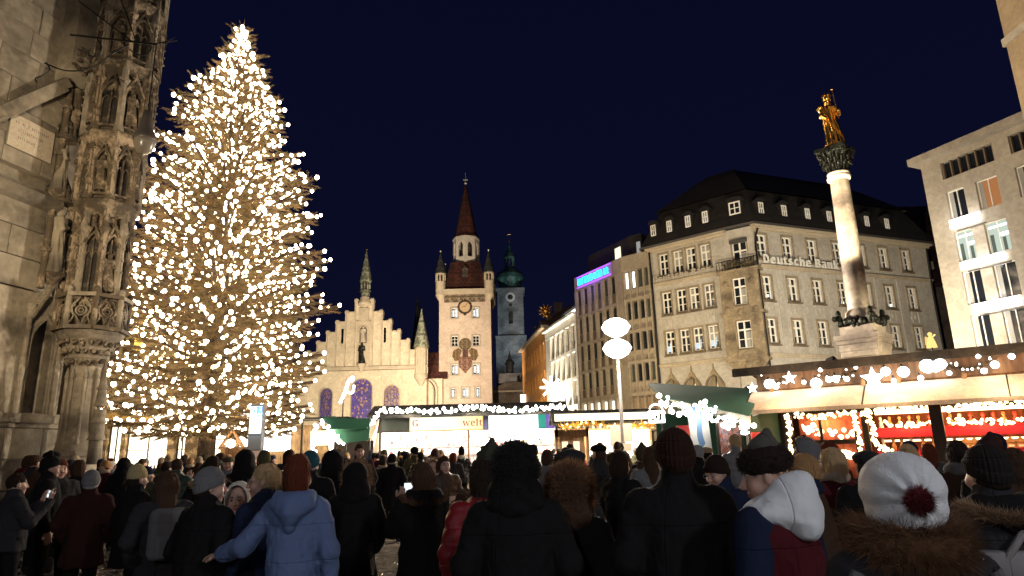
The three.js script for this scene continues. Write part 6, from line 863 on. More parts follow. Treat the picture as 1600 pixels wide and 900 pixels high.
// ---------------------------------------------------------------- big red lit stall at right
{
  const a = [5.47, -16], b = [11.2, -11.667], t = thing('red_stall', 'big market stall at right with cream awning, red shelves and decorated dark roof', 'market stall', [5.47, 0, -16]);
  const F = facade(t, a, b), P = (n, g, m, u = 0, h = 0, o = 0, l) => F.add(n, g, m, u, h, o, l), W = F.len, r = rng(61);
  const prof = (pts, u0, u1) => ext(poly(pts), u1 - u0, 0).rotateY(-Math.PI / 2).translate(u1, 0, 0); // profile in (out, h)
  P('awning', [prof([[0.0, 2.43], [0.0, 2.49], [-0.85, 3.02], [-0.85, 2.95]], 0.0, W), slab(0, W, 2.4, 2.48, -0.02, 0.02)], M.canvasCream); for (const u of [0.02, 2.6, 5.2]) P('awning_seam', [beam(V(0, 2.5, 0.0), V(0, 3.03, -0.85), 0.025, 0.02)], M.woodDark, u);
  P('fascia', [prof([[-0.86, 2.9], [-0.7, 3.0], [-0.72, 3.45], [-0.86, 3.5]], 0.2, W)], M.wood); P('roof', [prof([[-0.5, 3.42], [-0.5, 3.54], [-2.0, 3.62], [-3.6, 3.3], [-3.6, 3.2], [-2.0, 3.5]], -0.3, W), slab(-0.32, W, 3.36, 3.56, -0.56, -0.49)], M.roofFelt);
  P('back_wall', [slab(0.6, W, 0, 3.0, -3.0, -2.9)], mat([0.62, 0.2, 0.09], 0.7, { map: rep(T.wood, 0.7) })); P('side_wall', [slab(0.55, 0.65, 0, 3.0, -2.9, -0.9)], M.woodDark); P('ceiling', [slab(0.6, W, 2.62, 2.68, -2.9, -0.92)], M.redWood);
  for (const u of [0.72, 2.45]) P('post', [slab(u - 0.06, u + 0.06, 0, 2.7, -0.96, -0.84)], M.woodDark); P('post', [slab(3.78, 4.0, 0, 2.5, -0.5, -0.3)], M.woodDark);
  // window at the left of the stall
  P('window_frame', [slab(0.78, 0.86, 0.9, 2.5, -0.98, -0.9), slab(1.46, 1.52, 0.9, 2.5, -0.97, -0.91), slab(2.2, 2.3, 0.9, 2.5, -0.98, -0.9), slab(0.86, 2.2, 1.66, 1.76, -0.975, -0.905), slab(0.78, 2.3, 0.8, 0.9, -0.98, -0.86)], M.woodDark); P('parapet', [slab(0.7, 2.4, 0, 0.8, -0.98, -0.9)], M.redWood); P('inner_panel', [slab(0.86, 2.3, 0.9, 2.5, -1.6, -1.55)], mat([0.6, 0.15, 0.08], 0.7, { map: rep(T.wood, 0.9) }));
  P('mouth_beam', [slab(0.6, W, 2.36, 2.5, -0.98, -0.86)], M.woodDark);
  // counter and shelves
  P('counter', [slab(2.5, W, 0, 1.0, -1.0, -0.9), slab(2.45, W, 1.0, 1.06, -1.3, -0.8)], M.redWood); for (const h of [1.5, 2.0]) P('shelf', [slab(2.5, W, h - 0.22, h - 0.02, -1.72, -1.68), slab(2.5, W, h - 0.04, h, -2.0, -1.68)], mat([0.42, 0.008, 0.025], 0.5)); P('shelf_light', [slab(2.6, W, 2.3, 2.36, -1.5, -1.42)], glow([1, 0.78, 0.45], 5)); P('shelf_light', [slab(2.6, W, 1.68, 1.72, -1.98, -1.94)], glow([1, 0.78, 0.45], 4)); P('window_light', [[1.15, 2.0, 0.24], [1.85, 2.0, 0.3], [1.2, 1.15, 0.3], [1.9, 1.4, 0.14]].flatMap(([x, y, w]) => [...Array(16)].map(() => ball(rr(0.025, 0.06, r), x + rr(-1, 1, r) * w, y + rr(-0.6, 0.6, r) * w, -1.45 + rr(-0.05, 0.08, r)))), glow([1, 0.8, 0.5], 4));
  for (const [u, o, h, I] of [[1.5, -1.25, 2.2, 2.6], [3.2, -1.2, 2.25, 4], [4.6, -1.2, 2.25, 4], [6.2, -1.2, 2.25, 4]]) { const p = F.at(u, h, o); lamp('point', t.position.x + p.x, h, t.position.z + p.z, 0xffc27a, I, { radius: 8 }); }
  for (const u of [1.2, 3.2, 5.2]) { const p = F.at(u, 3.12, 0.25); lamp('point', t.position.x + p.x, 3.12, t.position.z + p.z, 0xffd0a0, 5.5, { radius: 8 }); }
  // wares: gingerbread houses and figures
  const gb = mat([0.4, 0.2, 0.08], 0.8), ice = mat([0.8, 0.75, 0.65], 0.6); const house = join([slab(-0.08, 0.08, 0, 0.12, -0.06, 0.06), ext(poly([[-0.11, 0.11], [0.11, 0.11], [0, 0.24]]), 0.15, -0.075)]), fig = join([lathe([[0.001, 0], [0.06, 0], [0.045, 0.12], [0.02, 0.16], [0.04, 0.2], [0.03, 0.25], [0.001, 0.26]], 8)]);
  let n = 0, kk = 0, kf = 0; for (const h of [1.5, 2.0]) for (let u = (kf = 0, 2.62); u < W - 0.1; u += 0.2) { const big = (u > 4.1 && h === 1.5), p = F.at(u + rr(-0.02, 0.02, r), h, -1.8); const w = new THREE.Group(); const o = mesh(big ? 'roof_body' : 'body', big ? house : fig, pick([gb, gb, ice, M.redPaint], r), w); w.name = numbered(big ? 'gingerbread_house' : 'carved_figure'); w.position.set(t.position.x + p.x, h, t.position.z + p.z); w.rotation.y = F.ang; scene.add(w); tag(w, big ? `${ORD[kk++]} gingerbread house from the left on the lower shelf of the red stall` : `${ORD[kf++]} carved figure from the left on the ${h === 1.5 ? 'lower' : 'upper'} shelf of the red stall`, big ? 'gingerbread house' : 'figurine', big ? 'gingerbread houses on the red stall shelf' : 'figurines on the red stall shelves'); if (big) mesh('icing', [slab(-0.05, 0.05, 0.02, 0.06, 0.061, 0.07)], ice, w); n++; }
  // decoration on the fascia
  const pt = (u, h, o) => { const p = F.at(u, h, o); return [t.position.x + p.x, h, t.position.z + p.z]; };
  const starShape = poly([...Array(10)].map((_, k) => { const q = k % 2 ? 0.4 : 1, an = k * 0.628; return [q * Math.sin(an), q * Math.cos(an)]; }));
  const star = (u, h, s, i, l) => { const g = thing('star_lamp', l, 'star lamp', pt(u, h, -0.48), F.ang + 0.1); const m = mesh('star', [ext(starShape, 0.3, -0.15, 1, 0.06)], M.bulbCool, g); m.scale.set(s, s, s); mesh('bracket', bar(V(0, 0, -0.05), V(0, 0.05, -0.25), 0.01), M.iron, g); };
  star(2.82, 3.06, 0.24, 0, 'largest glowing five-pointed star on the red stall fascia'); star(0.15, 3.05, 0.12, 1, 'small glowing star at the far left end of the red stall fascia'); star(1.05, 3.22, 0.15, 2, 'glowing star above the left end of the cream awning');
  const lampAt = (u, h, s, l, m = M.bulbCool) => { const g = thing('fascia_lamp', l, 'lamp', pt(u, h, -0.52)); const q = mesh('globe', bulbGeo, m, g); q.scale.setScalar(s); mesh('socket', bar(V(0, s * 0.9, 0), V(0, s + 0.06, -0.05), 0.02), M.iron, g); };
  [[0.55, 3.12, 0.12], [0.7, 3.05, 0.07], [1.35, 3.1, 0.05], [1.62, 3.05, 0.13], [1.9, 3.12, 0.07], [2.05, 3.12, 0.08], [2.28, 3.1, 0.06], [3.08, 3.2, 0.1], [3.22, 2.98, 0.06], [3.42, 3.16, 0.12], [3.72, 3.0, 0.06], [3.88, 3.24, 0.15], [4.02, 3.22, 0.12], [4.12, 3.26, 0.12], [4.25, 3.06, 0.05], [4.85, 3.05, 0.06], [5.05, 3.16, 0.08], [5.35, 3.3, 0.06], [2.5, 3.34, 0.04], [1.75, 3.36, 0.05], [4.8, 3.36, 0.05]].sort((a, b) => a[0] - b[0]).forEach(([u, h, s], i) => lampAt(u, h, s, `${ORD[i]} from the left of the round glowing lamps on the red stall fascia`));
  [[0.7, 0.6], [2.1, 0.7], [4.6, 1.0]].forEach(([u, w], i) => garland('fascia_garland', ['bushy dark garland at the left end of the red stall fascia', 'bushy dark garland left of the large star on the red stall', 'bushy dark garland at the right of the red stall fascia'][i], [pt(u - w / 2, 3.26, -0.5), pt(u, 3.14, -0.48), pt(u + w / 2, 3.28, -0.5)], { seed: 90 + i, size: 0.02, gap: 0.07, r: 0.1, dense: 5, mat: mat([0.07, 0.05, 0.025], 0.8, { side: THREE.DoubleSide }) }));
  let kt = 0; for (const u of [0.6, 1.7, 2.6, 3.3, 4.5]) { const g = thing('hanging_tag', `${ORD[kt++]} from the left of the pale wooden tags under the red stall fascia`, 'ornament', pt(u, 2.98, -0.5), F.ang, 'wooden tags under the red stall fascia'); mesh('tag', [ext(poly([[-0.04, -0.06], [0.04, -0.06], [0.05, 0.04], [0, 0.09], [-0.05, 0.04]]), 0.02, 0)], M.woodPale, g); }
  // light chains round the window and along the mouth beam
  const chain = (pts, l, sd, gap = 0.024) => garland('light_chain', l, pts, { seed: sd, bare: true, bulb: M.bulbWarm, size: 0.028, gap, r: 0.06, I: 0 });
  chain([pt(0.78, 2.4, -0.86), pt(0.8, 1.7, -0.86), pt(0.78, 1.0, -0.86)], 'warm light chain down the left side of the red stall window', 71, 0.017); chain([pt(2.25, 2.4, -0.86), pt(2.28, 1.7, -0.86), pt(2.24, 1.05, -0.86)], 'warm light chain down the right side of the red stall window', 72, 0.02); chain([pt(0.9, 2.38, -0.86), pt(1.5, 2.3, -0.86), pt(2.2, 2.4, -0.86)], 'warm light chain along the top of the red stall window', 73, 0.03); chain([pt(2.5, 2.4, -0.84), pt(2.6, 2.0, -0.84), pt(2.62, 1.6, -0.84), pt(2.9, 1.5, -0.84)], 'warm light chain hanging right of the red stall window', 74, 0.018);
  chain([pt(2.4, 2.32, -0.84), pt(3.0, 2.4, -0.84), pt(3.8, 2.38, -0.84)], 'warm light chain under the awning left of the dark post', 75, 0.02); chain([pt(4.0, 2.34, -0.84), pt(4.8, 2.4, -0.84), pt(6.2, 2.36, -0.84)], 'warm light chain under the awning right of the dark post', 76, 0.024); chain([pt(2.75, 2.1, -1.4), pt(3.3, 2.05, -1.4), pt(3.8, 2.1, -1.4)], 'light chain along the upper shelf left of the dark post', 77, 0.03); chain([pt(4.0, 2.1, -1.4), pt(4.8, 2.05, -1.4), pt(6.0, 2.1, -1.4)], 'light chain along the upper shelf right of the dark post', 78, 0.03);
  const an = thing('lit_angel', 'small golden glowing angel figure on the red stall roof', 'light figure', [11.0, 4.05, -17.1]); an.scale.setScalar(0.66); mesh('robe', [lathe([[0.2, 0], [0.16, 0.2], [0.09, 0.42], [0.05, 0.46]], 10), ball(0.085, 0, 0.54, 0, 1)], glow([1, 0.62, 0.2], 1.1), an); mesh('trumpet', [bar(V(0.05, 0.4, 0), V(0.2, 0.52, 0), 0.015, 0.035)], glow([1, 0.62, 0.2], 1.4), an); mesh('wing', [ext(poly([[-0.05, 0.4], [-0.17, 0.46], [-0.2, 0.12], [-0.1, 0.08]]), 0.03, -0.08)], glow([1, 0.62, 0.2], 0.8), an); mesh('stand', bar(V(0, -0.6, 0), V(0, 0, 0), 0.03), M.iron, an);
}
// ---------------------------------------------------------------- people
const CAMQ = new THREE.Quaternion().setFromEuler(new THREE.Euler(13.9 * Math.PI / 180, 0, -1.45 * Math.PI / 180, 'YXZ'));
function spot(px, py, z) { const d = V((px - 800) / 1020, (450 - py) / 1020, -1).applyQuaternion(CAMQ); const t = z / -d.z; return V(d.x * t, EYE + d.y * t, -z); } // where a sight line meets the depth z, used to lay out the crowd in metres
const memo = new Map(), cached = (k, f) => { if (!memo.has(k)) memo.set(k, f()); return memo.get(k); };
// arm poses: shoulder, elbow, wrist for the left (+x) arm and the right (-x) arm; finger direction and palm normal
const ARMS = {
  hang: { l: [[0.27, 1.13, -0.02], [0.27, 0.9, 0.06], [0, -1, 0.15], [-1, 0, 0]], r: [[-0.27, 1.13, -0.02], [-0.27, 0.9, 0.06], [0, -1, 0.15], [1, 0, 0]] },
  pockets: { l: [[0.3, 1.14, -0.06], [0.215, 0.95, 0.09], [-0.5, -0.8, 0.3], [-1, 0, 0]], r: [[-0.3, 1.14, -0.06], [-0.215, 0.95, 0.09], [0.5, -0.8, 0.3], [1, 0, 0]], hide: 1 },
  walk: { l: [[0.27, 1.14, 0.06], [0.26, 0.97, 0.2], [0, -0.8, 0.6], [-1, 0, 0]], r: [[-0.27, 1.14, -0.1], [-0.28, 0.91, -0.1], [0, -1, 0.1], [1, 0, 0]] },
  phone: { l: [[0.26, 1.16, 0.1], [0.13, 1.36, 0.32], [-0.4, 0.9, 0.1], [0, 0, 1]], r: [[-0.26, 1.16, 0.1], [-0.1, 1.38, 0.34], [0.3, 0.9, 0.1], [0, 0, 1]] },
  cup: { l: [[0.3, 1.14, -0.06], [0.215, 0.95, 0.09], [-0.5, -0.8, 0.3], [-1, 0, 0]], r: [[-0.27, 1.13, 0.02], [-0.16, 1.15, 0.26], [0.6, 0.2, 0.8], [0.7, 0, -0.7]] },
  reach: { r: [[-0.28, 1.13, -0.04], [-0.29, 0.9, 0.02], [0, -1, 0.15], [1, 0, 0]], l: [[0.4, 1.17, 0.0], [0.6, 1.11, 0.12], [0.85, -0.15, 0.5], [0, -1, 0]] },
  fold: { l: [[0.28, 1.14, 0.02], [0.06, 1.1, 0.2], [-1, 0.1, 0.1], [0, 0, -1]], r: [[-0.28, 1.14, 0.02], [-0.06, 1.14, 0.22], [1, 0, 0.1], [0, 0, -1]] },
};
for (const k in ARMS) if (k !== 'reach') for (const s of ['l', 'r']) { ARMS[k][s][0][0] *= 0.92; ARMS[k][s][1][0] *= 0.94; }
const SH = [0.18, 1.385, -0.01];
const HEM = { short: 0.84, mid: 0.66, long: 0.44, puff: 0.82, puffmid: 0.66 };
function coatGeo(type, arm, cell, fit = 1) {
  return cached(`coat ${type} ${arm} ${cell} ${fit}`, () => {
    const A = ARMS[arm], hem = HEM[type], puff = type.startsWith('puff'), sl = (s, P) => [[[s * SH[0], SH[1], SH[2]], P[0], 0.078, 0.066, 0.05], [P[0], P[1], 0.066, 0.053, 0.03]];
    const arms = limbs([...sl(1, A.l), ...sl(-1, A.r)]), w = fit, seed = type.length * 7 + arm.length;
    const f = (x, y, z) => {
      const t = clamp((y - hem) / (1.36 - hem), 0, 1), sk = hem < 0.6 ? 0.055 : 0.02, a = Math.atan2(z, x);
      let rx = (0.185 + sk * (1 - t) + 0.012 * Math.cos(t * 6.283)) * w, rz = (0.132 + 0.04 * Math.sin(Math.min(1, (1 - t) * 1.6) * 1.57) + sk * 0.6 * (1 - t)) * w;
      if (y > 1.3) { const k = (y - 1.3) / 0.17; rx *= 1 - 0.55 * k * k; rz *= 1 - 0.4 * k * k; }
      const fold = hem < 0.7 ? 0.012 * (1 - t) * (1 - t) * Math.sin(a * 8 + seed) : 0;
      let d = (Math.hypot(x / rx, (z + 0.01) / rz) - 1) * Math.min(rx, rz) * 0.92 - fold;
      d = smax(d, y - 1.47, 0.06);
      d = smin(d, caps(x, y, z, [-0.14, 1.385, -0.01], [0.14, 1.385, -0.01], 0.075, 0.075), 0.07);
      d = smin(d, caps(x, y, z, [0, 1.4, -0.015], [0, 1.525, -0.012], 0.1, 0.077), 0.05);
      d = smin(d, arms(x, y, z), 0.03);
      { const q = noise3(x * 9 + seed, y * 7 + x * 5, z * 9), q2 = noise3(x * 22, y * 11 - x * 9 + seed, z * 22); d -= 0.012 * (0.5 - Math.abs(q)) + 0.007 * (0.5 - Math.abs(q2)) + 0.003 * noise3(x * 55, y * 40, z * 55); }
      if (puff) d -= 0.011 * (Math.abs(Math.sin((y + 0.02 * Math.abs(x)) * 31)) - 0.6);
      else d -= 0.006 * Math.max(0, Math.sin(y * 40 + a * 2 + noise3(x * 6, y * 6, z * 6) * 4)) * sm(0.2, 0.32, Math.abs(x));
      return smax(d, hem + 0.008 * Math.sin(a * 5 + seed) - y, 0.02);
    };
    return netMesh(f, [-0.5, hem - 0.04, -0.34, 0.72, 1.64, 0.52], cell);
  });
}
function legGeo(stance, cell) {
  return cached(`legs ${stance} ${cell}`, () => {
    const L = stance === 'walk' ? [[0.1, 0.52, 0.14], [0.1, 0.1, 0.2], [-0.1, 0.5, -0.02], [-0.1, 0.12, -0.26]] : stance === 'wide' ? [[0.13, 0.5, 0.02], [0.17, 0.09, 0], [-0.13, 0.5, 0.02], [-0.17, 0.09, -0.02]] : [[0.095, 0.5, 0.02], [0.1, 0.09, 0], [-0.095, 0.5, 0.03], [-0.11, 0.09, 0.03]];
    const f0 = limbs([[[0.085, 0.95, 0], L[0], 0.1, 0.068, 0.03], [L[0], L[1], 0.068, 0.06, 0.02], [[-0.085, 0.95, 0], L[2], 0.1, 0.068, 0.03], [L[2], L[3], 0.068, 0.06, 0.02], [[-0.08, 0.98, 0], [0.08, 0.98, 0], 0.12, 0.12, 0.05]]);
    const f = (x, y, z) => f0(x, y, z) - 0.005 * noise3(x * 12, y * 18, z * 12) - 0.004 * Math.max(0, Math.sin(y * 60 + x * 20)) * sm(0.3, 0.1, y);
    const fb = limbs([L[1], L[3]].flatMap((a) => { const lift = Math.max(0, a[1] - 0.1) * 1.2; return [[[a[0], a[1] + 0.06, a[2]], [a[0], 0.06 + lift, a[2]], 0.062, 0.055, 0.02], [[a[0], 0.05 + lift, a[2] - 0.04], [a[0] * 1.12, 0.04, a[2] + 0.15], 0.05, 0.042, 0.02]]; }));
    return { legs: netMesh(f, [-0.3, 0.05, -0.36, 0.3, 1.12, 0.34], cell), boots: [[-0.3, 0], [0, 0.3]].map(([a, b]) => netMesh((x, y, z) => smax(fb(x, y, z), -y, 0.01), [a, -0.02, -0.4, b, 0.24, 0.42], cell)), ankles: L };
  });
}
const SKINS = [[0.5, 0.3, 0.21], [0.44, 0.26, 0.18], [0.55, 0.34, 0.25]];
function headField(x, y, z) { // centred between the ears
  let d = smin(elli(x, y, z, [0, 0.022, -0.012], [0.077, 0.1, 0.097]), elli(x, y, z, [0, -0.045, 0.022], [0.06, 0.082, 0.07]), 0.05);
  d = smin(d, elli(x, y, z, [0, -0.103, 0.062], [0.028, 0.022, 0.024]), 0.03); d = smin(d, caps(x, y, z, [-0.04, 0.024, 0.078], [0.04, 0.024, 0.078], 0.012, 0.012), 0.02);
  for (const s of [-1, 1]) { d = smax(d, -(Math.hypot(x - s * 0.032, y - 0.004, z - 0.104) - 0.02), 0.018); d = smin(d, Math.hypot(x - s * 0.032, y - 0.003, z - 0.077) - 0.0145, 0.004); d = smin(d, elli(x, y, z, [s * 0.042, -0.04, 0.06], [0.026, 0.026, 0.026]), 0.025); d = smin(d, elli(x, y, z, [s * 0.079, -0.006, -0.008], [0.011, 0.031, 0.019]), 0.008); d = smin(d, Math.hypot(x - s * 0.013, y + 0.037, z - 0.103) - 0.01, 0.008); }
  d = smin(d, caps(x, y, z, [0, 0.01, 0.09], [0, -0.034, 0.116], 0.009, 0.0135), 0.012); d = smin(d, elli(x, y, z, [0, -0.066, 0.09], [0.026, 0.008, 0.011]), 0.006); d = smin(d, elli(x, y, z, [0, -0.077, 0.088], [0.021, 0.008, 0.011]), 0.006);
  return smin(d, caps(x, y, z, [0, -0.07, -0.02], [0, -0.2, -0.04], 0.056, 0.06), 0.03);
}
const headGeo = (cell, skin) => cached(`head ${cell} ${skin}`, () => { const S = SKINS[skin]; return netMesh(headField, [-0.11, -0.19, -0.13, 0.11, 0.14, 0.145], cell, (x, y, z) => { const ex = Math.abs(x) - 0.032, e = Math.hypot(ex, y - 0.003); if (z > 0.07 && e < 0.0145 && Math.abs(y - 0.003) < 0.0075) return e < 0.0085 ? [0.03, 0.022, 0.018] : [0.36, 0.3, 0.27]; if (z > 0.07 && e < 0.017) return [S[0] * 0.7, S[1] * 0.6, S[2] * 0.55]; if (z > 0.07 && Math.abs(y + 0.071) < 0.014 && Math.abs(x) < 0.025) return [S[0] * 0.85, S[1] * 0.5, S[2] * 0.5]; if (z > 0.07 && Math.abs(y - 0.03) < 0.006 && Math.abs(Math.abs(x) - 0.034) < 0.02) return [0.1, 0.06, 0.04]; const c = z > 0.05 && y < 0 && Math.abs(Math.abs(x) - 0.04) < 0.03 ? 1.08 : 1; return [S[0] * c, S[1], S[2]]; }); });
function handGeo(cell, curl) { // wrist at the origin, fingers along +y, palm towards +z, thumb on +x
  return cached(`hand ${cell} ${curl}`, () => {
    const B = [], fin = (x, l, w, a) => { let p = [x, 0.085, 0], ang = a; const seg = [l * 0.45, l * 0.32, l * 0.23]; B.push([[x * 0.6, 0.03, 0], p, w * 1.15, w, 0.012]); seg.forEach((s, i) => { const q = [p[0] + x * 0.06, p[1] + s * Math.cos(ang), p[2] + s * Math.sin(ang)]; B.push([p, q, w * (1 - 0.08 * i), w * (0.93 - 0.08 * i), 0.004]); p = q; ang += curl; }); };
    fin(0.03, 0.07, 0.0085, curl * 0.5); fin(0.01, 0.079, 0.009, curl * 0.55); fin(-0.01, 0.073, 0.0085, curl * 0.6); fin(-0.03, 0.058, 0.0075, curl * 0.7);
    B.push([[0.022, 0.025, 0.005], [0.05, 0.052, 0.018], 0.014, 0.011, 0.012], [[0.05, 0.052, 0.018], [0.056, 0.085, 0.028], 0.0105, 0.009, 0.004], [[0, -0.06, 0], [0, 0.01, 0], 0.026, 0.026, 0.02]);
    const f0 = limbs(B); return netMesh((x, y, z) => smin(f0(x, y, z), elli(x, y, z, [0, 0.05, 0], [0.042, 0.048, 0.016]), 0.014), [-0.06, -0.07, -0.06, 0.08, 0.2, 0.11], cell);
  });
}
const paint = (g, c) => { const n = g.attributes.position.count, a = new Float32Array(n * 3); for (let i = 0; i < n; i++) a.set(c, i * 3); g.setAttribute('color', new THREE.BufferAttribute(a, 3)); return g; };
function bodyGeo(arm, stance, cell, skin, yaw, pitch) {
  const A = ARMS[arm], S = SKINS[skin], key = `body ${arm} ${stance} ${cell} ${skin} ${yaw} ${pitch}`;
  return cached(key, () => {
    const inner = cached(`inner ${arm} ${stance} ${skin}`, () => { const L = legGeo(stance, 0.024).ankles, f = limbs([[[0, 1.0, 0], [0, 1.32, 0], 0.1, 0.11, 0.06], [[-0.13, 1.37, -0.01], [0.13, 1.37, -0.01], 0.05, 0.05, 0.06], [[0, 1.35, -0.01], [0, 1.5, -0.02], 0.055, 0.052, 0.04], ...[[1, A.l], [-1, A.r]].flatMap(([s, P]) => [[[s * SH[0], SH[1], SH[2]], P[0], 0.045, 0.038], [P[0], P[1], 0.036, 0.026, 0.02]]), [[0.085, 0.95, 0], L[0], 0.07, 0.05], [L[0], L[1], 0.05, 0.035, 0.02], [[-0.085, 0.95, 0], L[2], 0.07, 0.05], [L[2], L[3], 0.05, 0.035, 0.02]]); return paint(netMesh(f, [-0.4, 0.03, -0.3, 0.68, 1.56, 0.42], 0.026), S); });
    const parts = [inner, headGeo(cell < 0.016 ? 0.0052 : 0.009, skin).clone().applyMatrix4(headM(yaw, pitch))];
    if (!A.hide) for (const [s, P] of [[1, A.l], [-1, A.r]]) {
      const g = paint(handGeo(cell < 0.016 ? 0.004 : 0.007, arm === 'cup' || arm === 'phone' ? 0.55 : 0.25).clone(), S), y = V(...P[2]).normalize(), z0 = V(...P[3]), x = V().crossVectors(y, z0).normalize(), z = V().crossVectors(x, y); if (s < 0) g.scale(-1, 1, 1), g.index.array.reverse();
      const m = new THREE.Matrix4().makeBasis(x, y, z); m.setPosition(P[1][0], P[1][1], P[1][2]); parts.push(g.applyMatrix4(m).translate(y.x * 0.03, y.y * 0.03, y.z * 0.03));
    }
    return mergeGeometries(parts.map((g) => { const h = g.clone(); return h; }));
  });
}
const NECK = V(0, 1.49, -0.02), HC = V(0, 1.605, 0.0); // neck pivot, head centre
function headM(yaw, pitch) { const q = new THREE.Quaternion().setFromEuler(new THREE.Euler(pitch, yaw, 0, 'YXZ')), p = HC.clone().sub(NECK).applyQuaternion(q).add(NECK); return new THREE.Matrix4().compose(p, q, V(1, 1, 1)); }
// headgear, all centred on the head
const HEADGEAR = {
  beanie: (c) => netMesh((x, y, z) => { const a = Math.atan2(x, z), rib = 0.0022 * Math.cos(a * 34); let d = elli(x, y, z, [0, 0.04, -0.012], [0.093, 0.112, 0.111]) - rib; d = smax(d, 0.0 - y + 0.4 * z, 0.012); const band = smax(Math.abs(y - 0.02 - 0.4 * z) - 0.03, elli(x, y, z, [0, 0.03, -0.012], [0.1, 0.16, 0.118]) - rib, 0.012); return smin(d, band, 0.006); }, [-0.13, -0.1, -0.15, 0.13, 0.18, 0.13], c),
  slouch: (c) => netMesh((x, y, z) => { const a = Math.atan2(x, z); let d = smin(elli(x, y, z, [0, 0.045, -0.012], [0.094, 0.11, 0.112]), elli(x, y, z, [0, 0.115, -0.03], [0.055, 0.055, 0.06]), 0.06) - 0.002 * Math.cos(a * 30); return smax(d, 0.008 - y + 0.15 * z, 0.014); }, [-0.13, -0.03, -0.16, 0.13, 0.2, 0.13], c),
  pointed: (c) => netMesh((x, y, z) => { let d = smin(elli(x, y, z, [0, 0.04, -0.02], [0.095, 0.115, 0.115]), caps(x, y, z, [0, 0.1, -0.03], [0, 0.2, -0.07], 0.06, 0.02), 0.08); return smax(d, -0.02 - y + 0.3 * z, 0.02) - 0.003 * noise3(x * 40, y * 40, z * 40); }, [-0.14, -0.08, -0.2, 0.14, 0.25, 0.14], c),
  cap: (c) => netMesh((x, y, z) => { let d = elli(x, y, z, [0, 0.075, 0.0], [0.105, 0.052, 0.13]); d = smin(d, smax(elli(x, y, z, [0, 0.05, 0.1], [0.075, 0.012, 0.06]), 0.06 - z, 0.01), 0.01); return smax(smin(d, smax(elli(x, y, z, [0, 0.03, -0.012], [0.09, 0.1, 0.106]), 0.03 - y, 0.01), 0.02), 0.025 - y, 0.01); }, [-0.14, 0.0, -0.16, 0.14, 0.16, 0.2], c),
  furhat: (c) => netMesh((x, y, z) => elli(x, y, z, [0, 0.07, -0.015], [0.115, 0.085, 0.13]) - 0.004 * noise3(x * 40, y * 40, z * 40), [-0.16, -0.04, -0.18, 0.16, 0.2, 0.16], c),
  short: (c) => netMesh((x, y, z) => { let d = elli(x, y, z, [0, 0.03, -0.018], [0.084, 0.108, 0.104]) - 0.006 * noise3(x * 50, y * 30, z * 50) - 0.004 * noise3(x * 110, y * 40, z * 110); return smax(d, smax(0.0 + 0.9 * (z - 0.0) - y * 1.0 - 0.035, -0.09 - y, 0.02), 0.02); }, [-0.12, -0.12, -0.15, 0.12, 0.17, 0.13], c),
  bob: (c) => netMesh((x, y, z) => { const w = 0.006 * noise3(x * 45, y * 9, z * 45) + 0.004 * noise3(x * 120, y * 18, z * 120) - 0.006 * Math.exp(-(((x - 0.02) / 0.008) ** 2)) * sm(0.05, 0.12, y); let d = smin(elli(x, y, z, [0, 0.03, -0.02], [0.094, 0.114, 0.112]), elli(x, y, z, [0, -0.05, -0.035], [0.1, 0.1, 0.095]), 0.05) - w; return smax(d, smax(z * 1.0 - 0.055 - Math.max(0, y - 0.03) * 1.2, -0.13 - y, 0.01), 0.015); }, [-0.14, -0.17, -0.17, 0.14, 0.17, 0.14], c),
  long: (c) => netMesh((x, y, z) => { const w = 0.007 * noise3(x * 40, y * 6, z * 40) + 0.004 * noise3(x * 110, y * 9, z * 110); let d = smin(elli(x, y, z, [0, 0.03, -0.02], [0.092, 0.113, 0.11]), caps(x * 0.75, y, z, [0, -0.02, -0.055], [0, -0.3, -0.095], 0.075, 0.06), 0.06) - w; return smax(d, z * 1.0 - 0.05 - Math.max(0, y - 0.03) * 1.2, 0.015); }, [-0.17, -0.42, -0.2, 0.17, 0.17, 0.14], c),
  hood: (c) => netMesh((x, y, z) => { const o = smin(elli(x, y, z, [0, 0.025, -0.025], [0.128, 0.15, 0.145]), elli(x, y, z, [0, -0.155, -0.03], [0.165, 0.11, 0.13]), 0.1) - 0.006 * noise3(x * 14, y * 14, z * 14) - 0.004 * Math.sin(y * 60 + Math.abs(x) * 40) * sm(0, -0.1, y) + 0.005 * Math.exp(-((x / 0.005) ** 2)), i = elli(x, y, z, [0, 0.01, 0.02], [0.1, 0.13, 0.17]); return smax(smax(o, -i, 0.012), z - 0.085 - 0.2 * Math.max(0, y), 0.015); }, [-0.2, -0.3, -0.2, 0.2, 0.2, 0.16], c),
};
const hoodDown = (c) => netMesh((x, y, z) => { let d = elli(x, y, z, [0, 1.43, -0.12], [0.175, 0.085, 0.075]); d = smin(d, caps(x, y, z, [-0.12, 1.47, -0.06], [-0.09, 1.44, 0.07], 0.05, 0.035), 0.05); d = smin(d, caps(x, y, z, [0.12, 1.47, -0.06], [0.09, 1.44, 0.07], 0.05, 0.035), 0.05); d = smin(d, caps(x, y, z, [0, 1.37, -0.15], [0, 1.3, -0.15], 0.09, 0.05), 0.06); return d - 0.007 * noise3(x * 15, y * 15, z * 15); }, [-0.26, 1.2, -0.27, 0.26, 1.58, 0.14], c);
